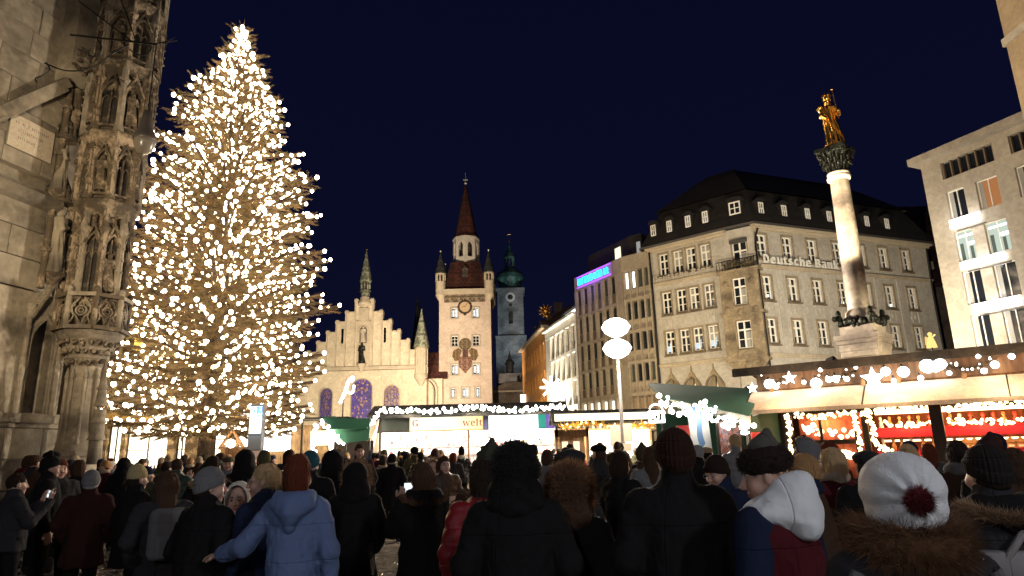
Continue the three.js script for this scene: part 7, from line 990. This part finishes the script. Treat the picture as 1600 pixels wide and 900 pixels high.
// fur: tapered three-sided hairs over a ring of points
const hairGeo = (() => { const g = new THREE.ConeGeometry(0.5, 1, 3, 1, true); g.translate(0, 0.5, 0); return g; })();
function furRing(parent, pts, n, len, w, m, r, spread = 0.7) { // pts: [pos, outward, radius]
  const L = [], T0 = [], up = V(0, 1, 0);
  for (let i = 0; i < n; i++) { const q = pts[Math.floor(r() * pts.length)], d = q[1].clone().add(V(rr(-1, 1, r), rr(-1, 1, r), rr(-1, 1, r)).multiplyScalar(spread)).normalize(), p = q[0].clone().add(V(rr(-1, 1, r), rr(-1, 1, r), rr(-1, 1, r)).multiplyScalar(q[2])), l = len * rr(0.6, 1.3, r); L.push(new THREE.Matrix4().compose(p, new THREE.Quaternion().setFromUnitVectors(up, d), V(w, l, w))); const k = rr(0.45, 1.5, r); T0.push(lin(k, k * 0.95, k * 0.88)); }
  return instanced('fur', hairGeo, m, L, parent, T0);
}
const ringPts = (f, n, rad) => [...Array(n)].map((_, i) => { const [p, o] = f(i / n * Math.PI * 2); return [p, o, rad]; });
const furTrimHood = (n = 40) => ringPts((a) => { const p = V(0.128 * Math.sin(a), 0.005 + 0.158 * Math.cos(a), 0.07 + 0.02 * Math.cos(a)); return [p, V(Math.sin(a), Math.cos(a), 0.15)]; }, n, 0.014);
const furTrimDown = (n = 40) => [...Array(n)].map((_, i) => { const a = Math.PI * (0.02 + 0.96 * i / (n - 1)), p = V(-0.185 * Math.cos(a), 1.45 - 0.06 * Math.sin(a), -0.03 - 0.17 * Math.sin(a)); return [p, V(-Math.cos(a), 0.5, -Math.sin(a)), 0.02]; });

const CL = {}, cloth1 = (() => { const t = T.cloth.clone(); t.offset.set(0.5, 0); t.needsUpdate = true; return t; })(); const cloth = (c, rough = 0.9) => { const k = c.join() + rough; if (!CL[k]) { const m = CL[k] = new THREE.MeshPhysicalMaterial({ color: lin(...c), roughness: rough, specularIntensity: rough < 0.7 ? 0.6 : 0.15 }); m.bumpMap = cloth1; m.bumpScale = 0.014; } return CL[k]; };
const COL = { black: [0.012, 0.011, 0.011], navy: [0.016, 0.022, 0.045], charcoal: [0.03, 0.029, 0.03], brown: [0.06, 0.033, 0.02], maroon: [0.07, 0.011, 0.014], green: [0.03, 0.045, 0.03], grey: [0.16, 0.155, 0.15], beige: [0.36, 0.28, 0.19], red: [0.3, 0.012, 0.014], blue: [0.12, 0.165, 0.29], cream: [0.6, 0.55, 0.45], white: [0.74, 0.74, 0.72], teal: [0.02, 0.08, 0.1], tan: [0.34, 0.19, 0.08], pink: [0.45, 0.2, 0.2], olive: [0.08, 0.075, 0.04], ginger: [0.11, 0.028, 0.014], blond: [0.42, 0.28, 0.14], darkhair: [0.025, 0.016, 0.011], greyhair: [0.3, 0.29, 0.27] };
const skinMat = mat([1, 1, 1], 0.55, { vc: true }), FUR = { brown: mat([0.17, 0.085, 0.04], 0.9), grey: mat([0.27, 0.22, 0.17], 0.9), dark: mat([0.05, 0.032, 0.02], 0.9), black: mat([0.016, 0.014, 0.013], 0.95), tan: mat([0.32, 0.2, 0.11], 0.9), gold: mat([0.3, 0.16, 0.06], 0.9) };
const ALL = [], pr = rng(404);
// p: px, top (photo height of the crown), z, face (0 towards us, PI away), coat, cc, arm, head, hc, ...
function person(p) {
  const near = p.z < 7.2, cell = p.cell || (near ? 0.0135 : 0.022), q = spot(p.px, p.top, p.z), gear = p.head || 'short', extra = { beanie: 0.03, slouch: 0.045, pointed: 0.1, cap: 0.0, furhat: 0.025, short: 0.015, bob: 0.02, long: 0.02, hood: 0.05 }[gear];
  const h = p.h || clamp(q.y, 1.0, 1.98), s = h / (1.725 + extra);
  const t = thing('person', p.label || '', 'person', [q.x, 0, q.z], p.face + (p.jit ? 0 : 0)); t.scale.setScalar(s); t.scale.x *= p.wide || 1; t.userData.group = p.group;
  const arm = p.arm || 'pockets', st = p.stance || 'stand', yaw = p.yaw || 0, pitch = p.pitch || 0, hm = headM(yaw, pitch), cc = COL[p.cc] || p.cc, rough = (p.coat || '').startsWith('puff') ? 0.5 : 0.92;
  mesh('body', bodyGeo(arm, st, cell, p.skin ?? Math.floor(pr() * 3), yaw, pitch), skinMat, t);
  mesh('coat', coatGeo(p.coat || 'short', arm, cell, p.fit || 1), cloth(cc, rough), t);
  const lg = legGeo(st, near ? 0.016 : 0.024); mesh('trousers', lg.legs, cloth(COL[p.tc || 'black']), t); for (const g of lg.boots) mesh('boot', g, cloth(COL.black, 0.6), t);
  const onHead = (n, g, m) => { const o = mesh(n, g, m, t); o.applyMatrix4(hm); return o; }, gg = (k) => cached(`gear ${k} ${near}`, () => HEADGEAR[k](near ? 0.0065 : 0.011));
  const nm = { beanie: 'beanie', slouch: 'beanie', pointed: 'knit_hat', cap: 'flat_cap', furhat: 'fur_hat', short: 'hair', bob: 'hair', long: 'hair', hood: 'hood' }[gear];
  onHead(nm, gg(gear), cloth(COL[p.hc] || p.hc || COL.darkhair, 0.9));
  if (!p.hair && (gear === 'beanie' || gear === 'cap' || gear === 'slouch')) onHead('hair', cached(`nape ${near}`, () => netMesh((x, y, z) => smax(smax(elli(x, y, z, [0, -0.01, -0.022], [0.082, 0.105, 0.098]) - 0.004 * noise3(x * 70, y * 30, z * 70), z - 0.008 - 0.4 * y, 0.01), -0.055 - y + 0.3 * z, 0.02), [-0.11, -0.13, -0.14, 0.11, 0.12, 0.08], near ? 0.0065 : 0.012)), cloth(COL[p.napec || ['darkhair', 'brown', 'greyhair', 'darkhair'][ALL.length % 4]], 0.8));
  if (p.hair) onHead('hair', gg(p.hair), cloth(COL[p.hairc || 'darkhair'], 0.7));
  if (p.pom) { const g = onHead('pompom', ball(0.035, 0, 0.175, -0.02, 2), cloth(COL[p.pom])); void g; }
  if (p.hoodDown) mesh('hood', cached('hooddown' + near, () => hoodDown(near ? 0.0125 : 0.022)), cloth(COL[p.hoodDown] || cc, 0.9), t);
  if (p.fur) { if (gear === 'hood') { const f = furRing(t, furTrimHood(), p.furN || (near ? 900 : 220), p.furL || 0.045, near ? 0.004 : 0.009, FUR[p.fur], pr); f.applyMatrix4(hm); } else furRing(t, furTrimDown(), p.furN || (near ? 1200 : 260), p.furL || 0.05, near ? 0.004 : 0.009, FUR[p.fur], pr); }
  if (p.z < 6.4 && ['bob', 'long', 'short'].includes(gear)) { const len = gear === 'short' ? 0.03 : 0.07, f = furRing(t, [...Array(260)].map((_, i) => { const y = 1 - (i + 0.5) / 150, q = Math.sqrt(Math.max(0, 1 - y * y)), a = i * 2.4, d = V(q * Math.cos(a), y, q * Math.sin(a)); return [V(0.086 * d.x, 0.025 + 0.106 * d.y - (gear !== 'short' && d.y < -0.2 ? 0.08 : 0), -0.02 + 0.104 * d.z), V(d.x * 0.35, -1 + 0.3 * Math.max(0, d.y), d.z * 0.35), 0.008]; }).filter((q) => q[0].z < 0.045 + Math.max(0, q[0].y - 0.04)), 1500, len, 0.0024, mat(COL[p.hc] || p.hc, 0.6), pr, 0.22); f.name = 'hair_strands'; f.applyMatrix4(hm); }
  if (p.furAll) { const f = furRing(t, [...Array(300)].map((_, i) => { const y = 1 - (i + 0.5) / 165, q = Math.sqrt(Math.max(0, 1 - y * y)), a = i * 2.4, d = V(q * Math.cos(a), y, q * Math.sin(a)); return [V(0.122 * d.x, 0.02 + 0.15 * d.y - (d.y < -0.3 ? 0.05 : 0), -0.03 + 0.135 * d.z), d, 0.012]; }).filter((q) => q[0].z < 0.09), p.furAll[0], p.furAll[1], 0.0032, FUR[p.furAll[2]], pr, 0.8); f.applyMatrix4(hm); }
  if (p.scarf) mesh('scarf', cached('scarf', () => netMesh((x, y, z) => { const a = Math.atan2(z, x), rr0 = Math.hypot(x, z + 0.01) - 0.088; return Math.hypot(rr0, (y - 1.5) * 0.7) - 0.034 - 0.006 * Math.sin(a * 3 + y * 60); }, [-0.17, 1.42, -0.18, 0.17, 1.58, 0.16], 0.012)), cloth(COL[p.scarf]), t);
  if (p.glasses) { const g = onHead('glasses', [tr(new THREE.TorusGeometry(0.021, 0.002, 4, 16), 0.032, 0.002, 0.108), tr(new THREE.TorusGeometry(0.021, 0.002, 4, 16), -0.032, 0.002, 0.108), bar(V(-0.011, 0.004, 0.109), V(0.011, 0.004, 0.109), 0.0018), bar(V(0.053, 0.004, 0.106), V(0.08, 0.004, 0.0), 0.0018), bar(V(-0.053, 0.004, 0.106), V(-0.08, 0.004, 0.0), 0.0018)], M.steel); void g; }
  if (p.bag) { mesh('bag', [rbox(0.14, 0.3, 0.32, 0.04, -0.3, 0.72, 0.02), tr(new THREE.TorusGeometry(0.12, 0.01, 5, 14, Math.PI).rotateY(Math.PI / 2), -0.3, 0.86, 0.02)], cloth(COL[p.bag]), t); }
  if (p.pack) { mesh('backpack', [rbox(0.32, 0.44, 0.17, 0.06, 0, 1.2, -0.24), rbox(0.24, 0.2, 0.07, 0.03, 0, 1.1, -0.34)], cloth(COL[p.pack], 0.7), t); }
  p.obj = t; p.q = q; ALL.push(p);
  return t;
}
function heldPhone(p, lit, label) { const A = ARMS.phone, s = p.obj.scale.y, m = V((A.l[1][0] + A.r[1][0]) / 2, 1.47, 0.37).multiplyScalar(s).applyAxisAngle(V(0, 1, 0), p.face).add(p.obj.position); const t = thing('phone', label, 'phone', m.toArray(), p.face); mesh('case', rbox(0.16, 0.085, 0.01, 0.008), M.frameDark, t); mesh('screen', slab(-0.074, 0.074, -0.037, 0.037, -0.0065, -0.0055), lit ? glow([0.75, 0.88, 1], 1.3) : M.glass, t); t.rotation.z = p.upright ? Math.PI / 2 : 0; return t; }
const PI = Math.PI;
// ----- the people one can single out
const near = [
  { px: 1050, top: 668, z: 3.5, face: PI, coat: 'mid', cc: 'black', head: 'beanie', hc: [0.03, 0.014, 0.01], arm: 'pockets', wide: 1.02, fit: 1.12, label: 'tall person in plain black coat and dark brown beanie seen from behind' },
  { px: 803, top: 690, z: 3.7, face: PI, coat: 'mid', cc: 'black', head: 'hood', hc: 'black', arm: 'pockets', fit: 1.06, yaw: 0.1, furAll: [5200, 0.024, 'black'], label: 'person in black coat with bulky fuzzy black hood up, seen from behind' },
  { px: 886, top: 727, z: 3.95, face: PI - 0.35, coat: 'mid', cc: 'black', head: 'hood', hc: 'brown', arm: 'hang', fur: 'gold', furN: 2000, furL: 0.06, furAll: [5200, 0.045, 'brown'], label: 'person in black coat with brown fur trimmed hood, right of the fuzzy black hood' },
  { px: 890, top: 704, z: 5.2, face: PI + 0.9, coat: 'short', cc: 'charcoal', head: 'cap', hc: 'charcoal', label: 'person in dark flat cap just behind the brown fur hood' },
  { px: 765, top: 684, z: 4.9, face: PI + 0.3, coat: 'short', cc: 'brown', head: 'pointed', hc: [0.05, 0.05, 0.035], fur: 'tan', label: 'person in olive pointed hood behind the fuzzy black hood' },
  { px: 752, top: 718, z: 4.6, face: PI + 0.5, coat: 'puff', cc: [0.2, 0.01, 0.012], head: 'bob', hc: 'darkhair', label: 'person in bright red jacket half hidden behind the fuzzy black hood' },
  { px: 468, top: 709, z: 4.5, wide: 0.84, face: PI + 0.06, coat: 'long', cc: 'blue', head: 'bob', hc: 'ginger', arm: 'reach', hoodDown: 'blue', yaw: -0.3, label: 'woman with auburn hair in light blue coat reaching her arm out to the left' },
  { px: 415, top: 724, z: 5.0, face: -1.9, coat: 'mid', cc: 'navy', head: 'short', hc: 'blond', glasses: 1, yaw: 0.5, arm: 'pockets', label: 'person with short fair hair and glasses in dark navy coat, left of the blue coat' },
  { px: 331, top: 729, z: 4.9, face: PI - 0.5, coat: 'mid', cc: 'black', head: 'beanie', hc: 'grey', arm: 'pockets', fit: 1.08, yaw: -0.5, label: 'person in grey knitted beanie and black coat, left of the blue coat' },
  { px: 375, top: 735, z: 5.6, face: 0.1, coat: 'puff', cc: 'beige', head: 'hood', hc: 'cream', h: 1.52, label: 'child with cream hood up facing the viewer between grown-ups' },
  { px: 557, top: 722, z: 6.3, face: PI + 0.05, coat: 'mid', cc: 'black', head: 'hood', hc: 'black', arm: 'pockets', fur: 'tan', furN: 1200, furL: 0.06, tc: 'charcoal', label: 'person in black parka with pale fur rimmed hood, right of the blue coat' },
  { px: 659, top: 722, z: 5.8, face: PI + 0.45, coat: 'mid', cc: 'black', head: 'long', hc: 'brown', arm: 'phone', fur: 'brown', furN: 1200, hoodDown: 'black', upright: 1, yaw: 0.2, label: 'woman with brown hair in black coat holding up a glowing phone' },
  { px: 694, top: 712, z: 9.6, face: 0.5, coat: 'puff', cc: 'brown', head: 'long', hc: 'brown', arm: 'fold', stance: 'walk', label: 'person in quilted brown jacket facing the viewer beside the open paving' },
  { px: 676, top: 716, z: 10.2, face: 0.2, coat: 'short', cc: 'black', head: 'hood', hc: 'beige', fur: 'tan', label: 'person in pale fur hood and black jacket left of the quilted brown jacket' },
  { px: 613, top: 708, z: 13.8, face: PI, coat: 'mid', cc: 'black', head: 'beanie', hc: 'black', stance: 'wide', label: 'dark figure in black coat standing alone against the white stall light' },
  { px: 1122, top: 709, z: 5.5, face: -0.75, coat: 'short', cc: 'navy', head: 'beanie', hc: [0.025, 0.015, 0.012], glasses: 1, arm: 'pockets', yaw: -0.35, pitch: 0.25, skin: 0, fit: 1.1, label: 'man with glasses and dark beanie in navy jacket looking down' },
  { px: 1197, top: 694, z: 3.2, face: -2.5, coat: 'short', cc: 'maroon', head: 'furhat', hc: [0.025, 0.016, 0.013], arm: 'hang', hoodDown: 'white', fit: 1.1, yaw: 0.6, pitch: 0.15, cell: 0.0125, skin: 0, label: 'man in dark fur brimmed hat with grey crown and white hood over maroon jacket' },
  { px: 1252, top: 708, z: 5.0, face: -2.2, coat: 'short', cc: 'brown', head: 'beanie', hc: 'tan', scarf: 'navy', label: 'person in mustard tan beanie looking toward the red stall window' },
  { px: 1296, top: 700, z: 5.6, face: PI + 0.5, coat: 'short', cc: 'maroon', head: 'short', hc: 'blond', hair: 'bob', hairc: 'blond', scarf: 'beige', label: 'fair haired person with pale scarf before the red stall window' },
  { px: 1352, top: 706, z: 5.2, face: PI - 0.2, coat: 'short', cc: 'black', head: 'cap', hc: 'charcoal', label: 'person in dark flat cap left behind the white bobble hat' },
  { px: 1492, top: 688, z: 5.8, face: PI - 0.4, coat: 'short', cc: 'brown', head: 'short', hc: 'darkhair', scarf: 'grey', label: 'dark haired person standing at the dark post of the red stall' },
  { px: 1537, top: 674, z: 5.4, face: PI, coat: 'short', cc: 'black', head: 'pointed', hc: [0.04, 0.02, 0.016], label: 'person in pointed brown hat at the red stall shelves' },
  { px: 1415, top: 694, z: 6.6, face: PI, coat: 'short', cc: 'beige', head: 'short', hc: 'blond', label: 'fair haired person at the counter behind the white bobble hat' },
  { px: 1578, top: 700, z: 5.2, face: PI, coat: 'short', cc: 'brown', head: 'bob', hc: 'brown', label: 'brown haired person at the far right before the red stall' },
  { px: 968, top: 706, z: 6.9, face: PI - 0.9, coat: 'mid', cc: 'black', head: 'bob', hc: 'darkhair', arm: 'hang', bag: 'maroon', stance: 'walk', label: 'woman in long black coat carrying a dark red bag, left of the tall beanie' },
  { px: 935, top: 695, z: 9.5, face: PI + 0.6, coat: 'short', cc: 'charcoal', head: 'cap', hc: 'black', stance: 'wide', arm: 'hang', label: 'man in black cap and charcoal jacket beside the street lamp post' },
  { px: 1003, top: 690, z: 9.0, face: PI - 0.3, coat: 'mid', cc: 'brown', head: 'pointed', hc: [0.06, 0.045, 0.03], label: 'person in tall brown pointed hood before the golden stall' },
  { px: 1015, top: 697, z: 8.2, face: PI, coat: 'short', cc: 'grey', head: 'long', hc: 'brown', label: 'long haired person in grey jacket before the golden stall' },
  { px: 82, top: 711, z: 8.6, face: PI - 1.0, coat: 'short', cc: 'black', head: 'beanie', hc: 'black', pom: 'black', arm: 'hang', stance: 'wide', label: 'man in black bobble hat and black jacket at the far left' },
  { px: 96, top: 717, z: 9.2, face: 0.9, coat: 'short', cc: 'charcoal', head: 'bob', hc: 'ginger', stance: 'wide', label: 'red haired person facing right at the far left' },
  { px: 145, top: 732, z: 7.5, face: PI + 0.4, coat: 'mid', cc: [0.035, 0.012, 0.01], head: 'beanie', hc: 'grey', arm: 'pockets', h: 1.62, label: 'person in dark russet coat and pale grey beanie in the left crowd' },
  { px: 218, top: 726, z: 7.4, face: PI - 0.6, coat: 'mid', cc: 'black', head: 'slouch', hc: [0.42, 0.33, 0.16], arm: 'pockets', stance: 'walk', label: 'person in pale yellow slouch beanie in the left crowd' },
  { px: 262, top: 735, z: 5.9, face: PI + 0.7, coat: 'mid', cc: 'charcoal', head: 'long', hc: 'brown', pack: 'grey', label: 'brown haired person with grey rucksack left of the grey beanie' },
  { px: 126, top: 718, z: 10.5, face: PI, coat: 'short', cc: 'black', head: 'bob', hc: 'brown', label: 'brown haired person in black jacket behind the russet coat' },
  { px: 30, top: 738, z: 7.6, face: 2.5, coat: 'short', cc: 'charcoal', head: 'short', hc: 'darkhair', h: 1.6, arm: 'phone', label: 'person holding a small lit phone at the left edge' },
  { px: 334, top: 712, z: 7.8, face: PI, coat: 'short', cc: 'black', head: 'short', hc: 'darkhair', fur: 'tan', label: 'dark haired person with pale collar behind the grey beanie' },
  { px: 385, top: 702, z: 9.4, face: PI, coat: 'mid', cc: 'black', head: 'hood', hc: 'black', label: 'tall person in plain black hood behind the child' },
  { px: 562, top: 688, z: 13, face: 0.35, coat: 'short', cc: 'black', head: 'short', hc: 'brown', h: 1.9, label: 'tall brown haired man facing the viewer beside the small green stall' },
  { px: 486, top: 703, z: 7.4, face: PI, coat: 'short', cc: 'black', head: 'beanie', hc: 'teal', label: 'person in teal beanie right behind the auburn haired woman' },
  { px: 522, top: 703, z: 8.4, face: PI - 0.3, coat: 'short', cc: 'black', head: 'hood', hc: 'black', fur: 'tan', furL: 0.07, label: 'person in black hood with white fluffy rim, right of the teal beanie' },
  { px: 830, top: 694, z: 12, face: PI + 1.3, coat: 'short', cc: 'black', head: 'short', hc: 'darkhair', label: 'dark haired man in profile before the white stall, right of the fuzzy hood' },
  { px: 856, top: 702, z: 11, face: PI - 0.7, coat: 'short', cc: 'grey', head: 'bob', hc: 'brown', label: 'person with brown bob and grey jacket before the right end of the white stall' },
];
for (const p of near) person(p);
{ const m = near[16], t = m.obj, r = rng(5), f = furRing(t, [...Array(160)].map((_, i) => { const y = 1 - (i + 0.5) / 85, q = Math.sqrt(Math.max(0, 1 - y * y)), a = i * 2.4, d = V(q * Math.cos(a), y, q * Math.sin(a)); return [V(0.108 * d.x, 0.07 + 0.08 * d.y, -0.015 + 0.122 * d.z), d, 0.008]; }), 5200, 0.014, 0.0028, mat([0.035, 0.022, 0.018], 0.95), r, 0.6); f.applyMatrix4(headM(m.yaw, m.pitch)); const cr = mesh('hat_crown', netMesh((x, y, z) => smin(elli(x, y, z, [0, 0.1, -0.02], [0.085, 0.07, 0.09]), caps(x, y, z, [0, 0.14, -0.03], [0, 0.2, -0.06], 0.05, 0.02), 0.06), [-0.12, 0, -0.16, 0.12, 0.26, 0.1], 0.007), cloth([0.09, 0.08, 0.065]), t); cr.applyMatrix4(headM(m.yaw, m.pitch)); const h = t.children.find((c) => c.name === 'hood'); h.geometry = netMesh((x, y, z) => { let d = smin(elli(x, y, z, [0, 1.44, -0.04], [0.225, 0.075, 0.145]), caps(x, y, z, [0, 1.5, -0.11], [0.02, 1.39, -0.17], 0.1, 0.06), 0.1); d = smin(d, caps(x, y, z, [0, 1.53, -0.11], [-0.02, 1.585, -0.15], 0.07, 0.035), 0.06); const q = noise3(x * 8, y * 7, z * 8), q2 = noise3(x * 20 + 5, y * 16, z * 20); return d - 0.016 * (0.4 - Math.abs(q)) - 0.007 * (0.4 - Math.abs(q2)); }, [-0.3, 1.2, -0.3, 0.3, 1.68, 0.16], 0.011); const A = ARMS.hang; for (const [s, P] of [[1, A.l], [-1, A.r]]) mesh('sleeve', netMesh(limbs([[[s * SH[0], SH[1], SH[2]], P[0], 0.094, 0.078, 0.05], [P[0], P[1], 0.078, 0.063, 0.03]]), [s > 0 ? 0.05 : -0.4, 0.78, -0.2, s > 0 ? 0.4 : -0.05, 1.56, 0.24], 0.013), cloth(COL.navy), t); }
heldPhone(near[11], true, 'glowing phone held up by the woman with brown hair'); heldPhone(near.find((p) => p.px === 30), true, 'small lit phone in the hands of the person at the left edge');
// ----- three people right in front
{
  // white knitted hat with dark red pompom, big fur collar
  const p = { px: 1393, top: 708, z: 2.12, face: PI - 0.05, coat: 'short', cc: 'charcoal', head: 'bob', hc: 'darkhair', arm: 'hang', fit: 1.12, cell: 0.0125, h: 1.66, label: 'woman in white knitted hat with dark red pompom and brown fur collar' };
  const t = person(p), r = rng(88), hat = netMesh((x, y, z) => { const px = x - 0.02, py = y - 0.024, pz = z + 0.145, a = Math.atan2(px, py), g = Math.hypot(px, py, pz), gath = 0.008 * Math.cos(a * 9 + 2 * noise3(x * 9, y * 9, z * 9)) * Math.exp(-g * 10) + 0.0007 * Math.cos(Math.atan2(x, z) * 110) + 0.003 * noise3(x * 22, y * 22, z * 22) + 0.001 * noise3(x * 90, y * 90, z * 90); const d = smin(elli(x, y, z, [0, 0.045, -0.025], [0.124, 0.122, 0.128]), elli(x, y, z, [0, -0.03, -0.03], [0.103, 0.07, 0.112]), 0.04) - gath; return smax(d, -0.075 - y + 0.55 * z, 0.02); }, [-0.16, -0.16, -0.19, 0.16, 0.2, 0.14], 0.0055);
  const hm = headM(0, 0); const o = mesh('knit_hat', hat, mat([0.76, 0.75, 0.72], 0.95, { bump: rep(T.weave, 14), bs: 0.004 }), t); o.applyMatrix4(hm);
  const pm = mesh('pompom', ball(0.034, 0.02, 0.024, -0.16, 2), cloth([0.09, 0.01, 0.012]), t); pm.applyMatrix4(hm); const pf = furRing(t, [...Array(60)].map((_, i) => { const y = 1 - (i + 0.5) / 30, q = Math.sqrt(1 - y * y), a = i * 2.4, d = V(q * Math.cos(a), y, q * Math.sin(a)); return [V(0.02, 0.024, -0.16).addScaledVector(d, 0.024), d, 0.008]; }), 2200, 0.022, 0.0022, mat([0.13, 0.012, 0.015], 0.95), r, 0.35); pf.applyMatrix4(hm);
  mesh('fur_collar', cached('bigcollar', () => netMesh((x, y, z) => { let d = 9; for (let i = 0; i < 10; i++) { const a = PI * (-0.15 + 1.3 * i / 9); d = smin(d, Math.hypot(x + 0.128 * Math.cos(a), y - 1.5 + 0.015 * Math.sin(a), z + 0.01 + 0.115 * Math.sin(a)) - 0.05, 0.05); } return d - 0.006 * noise3(x * 40, y * 40, z * 40); }, [-0.3, 1.36, -0.26, 0.3, 1.58, 0.14], 0.01)), cloth([0.1, 0.05, 0.024]), t);
  furRing(t, [...Array(70)].map((_, i) => { const a = PI * (-0.15 + 1.3 * (i % 35) / 34), e = i < 35 ? 0.6 : -0.5; return [V(-0.128 * Math.cos(a), 1.5 - 0.015 * Math.sin(a) + e * 0.035, -0.01 - 0.115 * Math.sin(a)), V(-Math.cos(a), e - 0.25, -Math.sin(a)), 0.042]; }), 13000, 0.06, 0.0016, FUR.brown, r, 0.75);
  for (const s of [-1, 1]) mesh('sleeve_stripe', tube([V(s * 0.2, 1.42, -0.09), V(s * 0.26, 1.3, -0.09), V(s * 0.29, 1.14, -0.09)], 0.02, 10), cloth(COL.grey), t);
}
{
  const p = { px: 1533, top: 694, z: 3.4, face: PI + 0.12, coat: 'short', cc: 'charcoal', head: 'beanie', hc: [0.02, 0.015, 0.014], arm: 'hang', fit: 1.12, wide: 1.05, hoodDown: 'black', fur: 'tan', furN: 6000, furL: 0.06, cell: 0.0125, label: 'person in dark knit hat with tan fur rimmed hood down at the right edge' };
  const t = person(p); mesh('bag_strap', tube([V(-0.17, 1.5, -0.1), V(0.0, 1.38, -0.19), V(0.14, 1.24, -0.2), V(0.2, 1.1, -0.12)], 0.018, 14), cloth([0.3, 0.27, 0.25]), t); mesh('shoulder_yoke', cached('yoke', () => netMesh((x, y, z) => smax(elli(x, y, z, [0.08, 1.2, -0.1], [0.2, 0.14, 0.12]), y - 1.26, 0.02), [-0.2, 1.0, -0.28, 0.34, 1.34, 0.1], 0.014)), cloth([0.25, 0.23, 0.22]), t);
}
// ----- the crowd behind: individuals with their own clothes, laid out on the square
{
  const r = rng(2024), taken = ALL.map((p) => [p.q.x, -p.q.z]), hcs = ['black', 'charcoal', 'navy', 'grey', 'brown', 'maroon', 'beige', 'olive', 'black', 'tan', 'charcoal', 'cream'], ccs = ['black', 'black', 'charcoal', 'navy', 'brown', 'black', 'olive', 'maroon', 'charcoal', 'grey', 'green'], heads = ['beanie', 'beanie', 'short', 'bob', 'hood', 'long', 'slouch', 'cap', 'pointed', 'short'], hairs = ['darkhair', 'brown', 'blond', 'ginger', 'greyhair', 'brown'];
  const zones = [[40, 540, 10.5, 17, 30, 'in the left crowd before the tree'], [150, 560, 17, 30, 34, 'far back under the lit tree'], [575, 760, 15.5, 23, 16, 'before the white stall'], [570, 900, 23, 32, 28, 'at the counter of the white stall'], [880, 1035, 11, 27, 16, 'before the golden stall'], [1000, 1180, 8, 14, 5, 'beside the green tent'], [1230, 1580, 6.2, 10.5, 9, 'close to the red stall']];
  for (const [a, b, z0, z1, n, where] of zones) {
    let made = 0, tries = 0;
    while (made < n && tries++ < 900) {
      const z = mix(z0, z1, r()), px = rr(a, b, r), q = spot(px, 706, z);
      if (taken.some(([x, zz]) => (x - q.x) ** 2 + (zz - z) ** 2 < 0.42)) continue;
      if (z < 13.2 && px > 585 && px < 745) continue;
      taken.push([q.x, z]); made++;
      const hat = pick(heads, r), hair = ['short', 'bob', 'long'].includes(hat), hc = hair ? pick(hairs, r) : hat === 'hood' ? null : pick(hcs, r), cc = pick(ccs, r), coat = pick(['short', 'mid', 'puff', 'short', 'long', 'puffmid'], r), kid = r() < 0.08, h = kid ? rr(1.25, 1.45, r) : rr(1.58, 1.88, r), away = r() < 0.82;
      const e = { px, top: 700, z, face: (away ? PI : 0) + rr(-0.9, 0.9, r), coat, cc, head: hat, hc: hc || cc, arm: pick(['pockets', 'pockets', 'hang', 'walk', 'cup', 'fold', 'phone'], r), stance: pick(['stand', 'stand', 'wide', 'walk'], r), h, yaw: pick([-0.5, 0, 0, 0.5], r), fur: hat === 'hood' && r() < 0.6 ? pick(['tan', 'brown', 'grey'], r) : undefined, scarf: r() < 0.25 ? pick(['beige', 'grey', 'red', 'cream', 'navy'], r) : undefined, hoodDown: !hair && hat !== 'hood' ? undefined : r() < 0.3 ? cc : undefined, pack: away && r() < 0.14 ? pick(['black', 'grey', 'maroon', 'navy'], r) : undefined };
      person(e);
      const hcName = { darkhair: 'dark', brown: 'brown', blond: 'fair', ginger: 'ginger', greyhair: 'grey' }[hc] || hc, hn = { beanie: `${hcName} beanie`, slouch: `${hcName} slouch hat`, pointed: `${hcName} pointed hat`, cap: `${hcName} flat cap`, short: `short ${hcName} hair`, bob: `${hcName} bobbed hair`, long: `long ${hcName} hair`, hood: `${e.fur ? 'fur trimmed ' : ''}hood up` }[hat], cn = { short: 'jacket', mid: 'coat', long: 'long coat', puff: 'puffer jacket', puffmid: 'puffer coat' }[coat];
      e.base = `${kid ? 'child' : 'person'} in ${cc} ${cn} with ${hn}${e.pack ? ` and ${e.pack} backpack` : e.scarf ? ` and ${e.scarf} scarf` : ''}`; e.where = where; e.group = 'people in the market crowd';
    }
  }
  const ord = ['leftmost', 'second from left', 'third from left', 'fourth from left'];
  const by = new Map(); for (const p of ALL) if (p.base) { const k = p.base + ' ' + p.where; by.set(k, [...(by.get(k) || []), p]); }
  for (const [k, L] of by) { L.sort((a, b) => a.px - b.px); L.forEach((p, i) => { p.obj.userData.label = (L.length > 1 ? `${ord[i]} ${p.base}` : p.base) + ' ' + p.where; p.obj.userData.group = p.group; if (p.obj.userData.label.split(' ').length > 15) p.obj.userData.label = p.obj.userData.label.replace(/ and \w+ (scarf|backpack)/, '').replace('fur trimmed hood up', 'furry hood').replace('puffer jacket', 'puffer'); }); }
  console.log('people', ALL.length);
}
renderer.render(scene, camera);
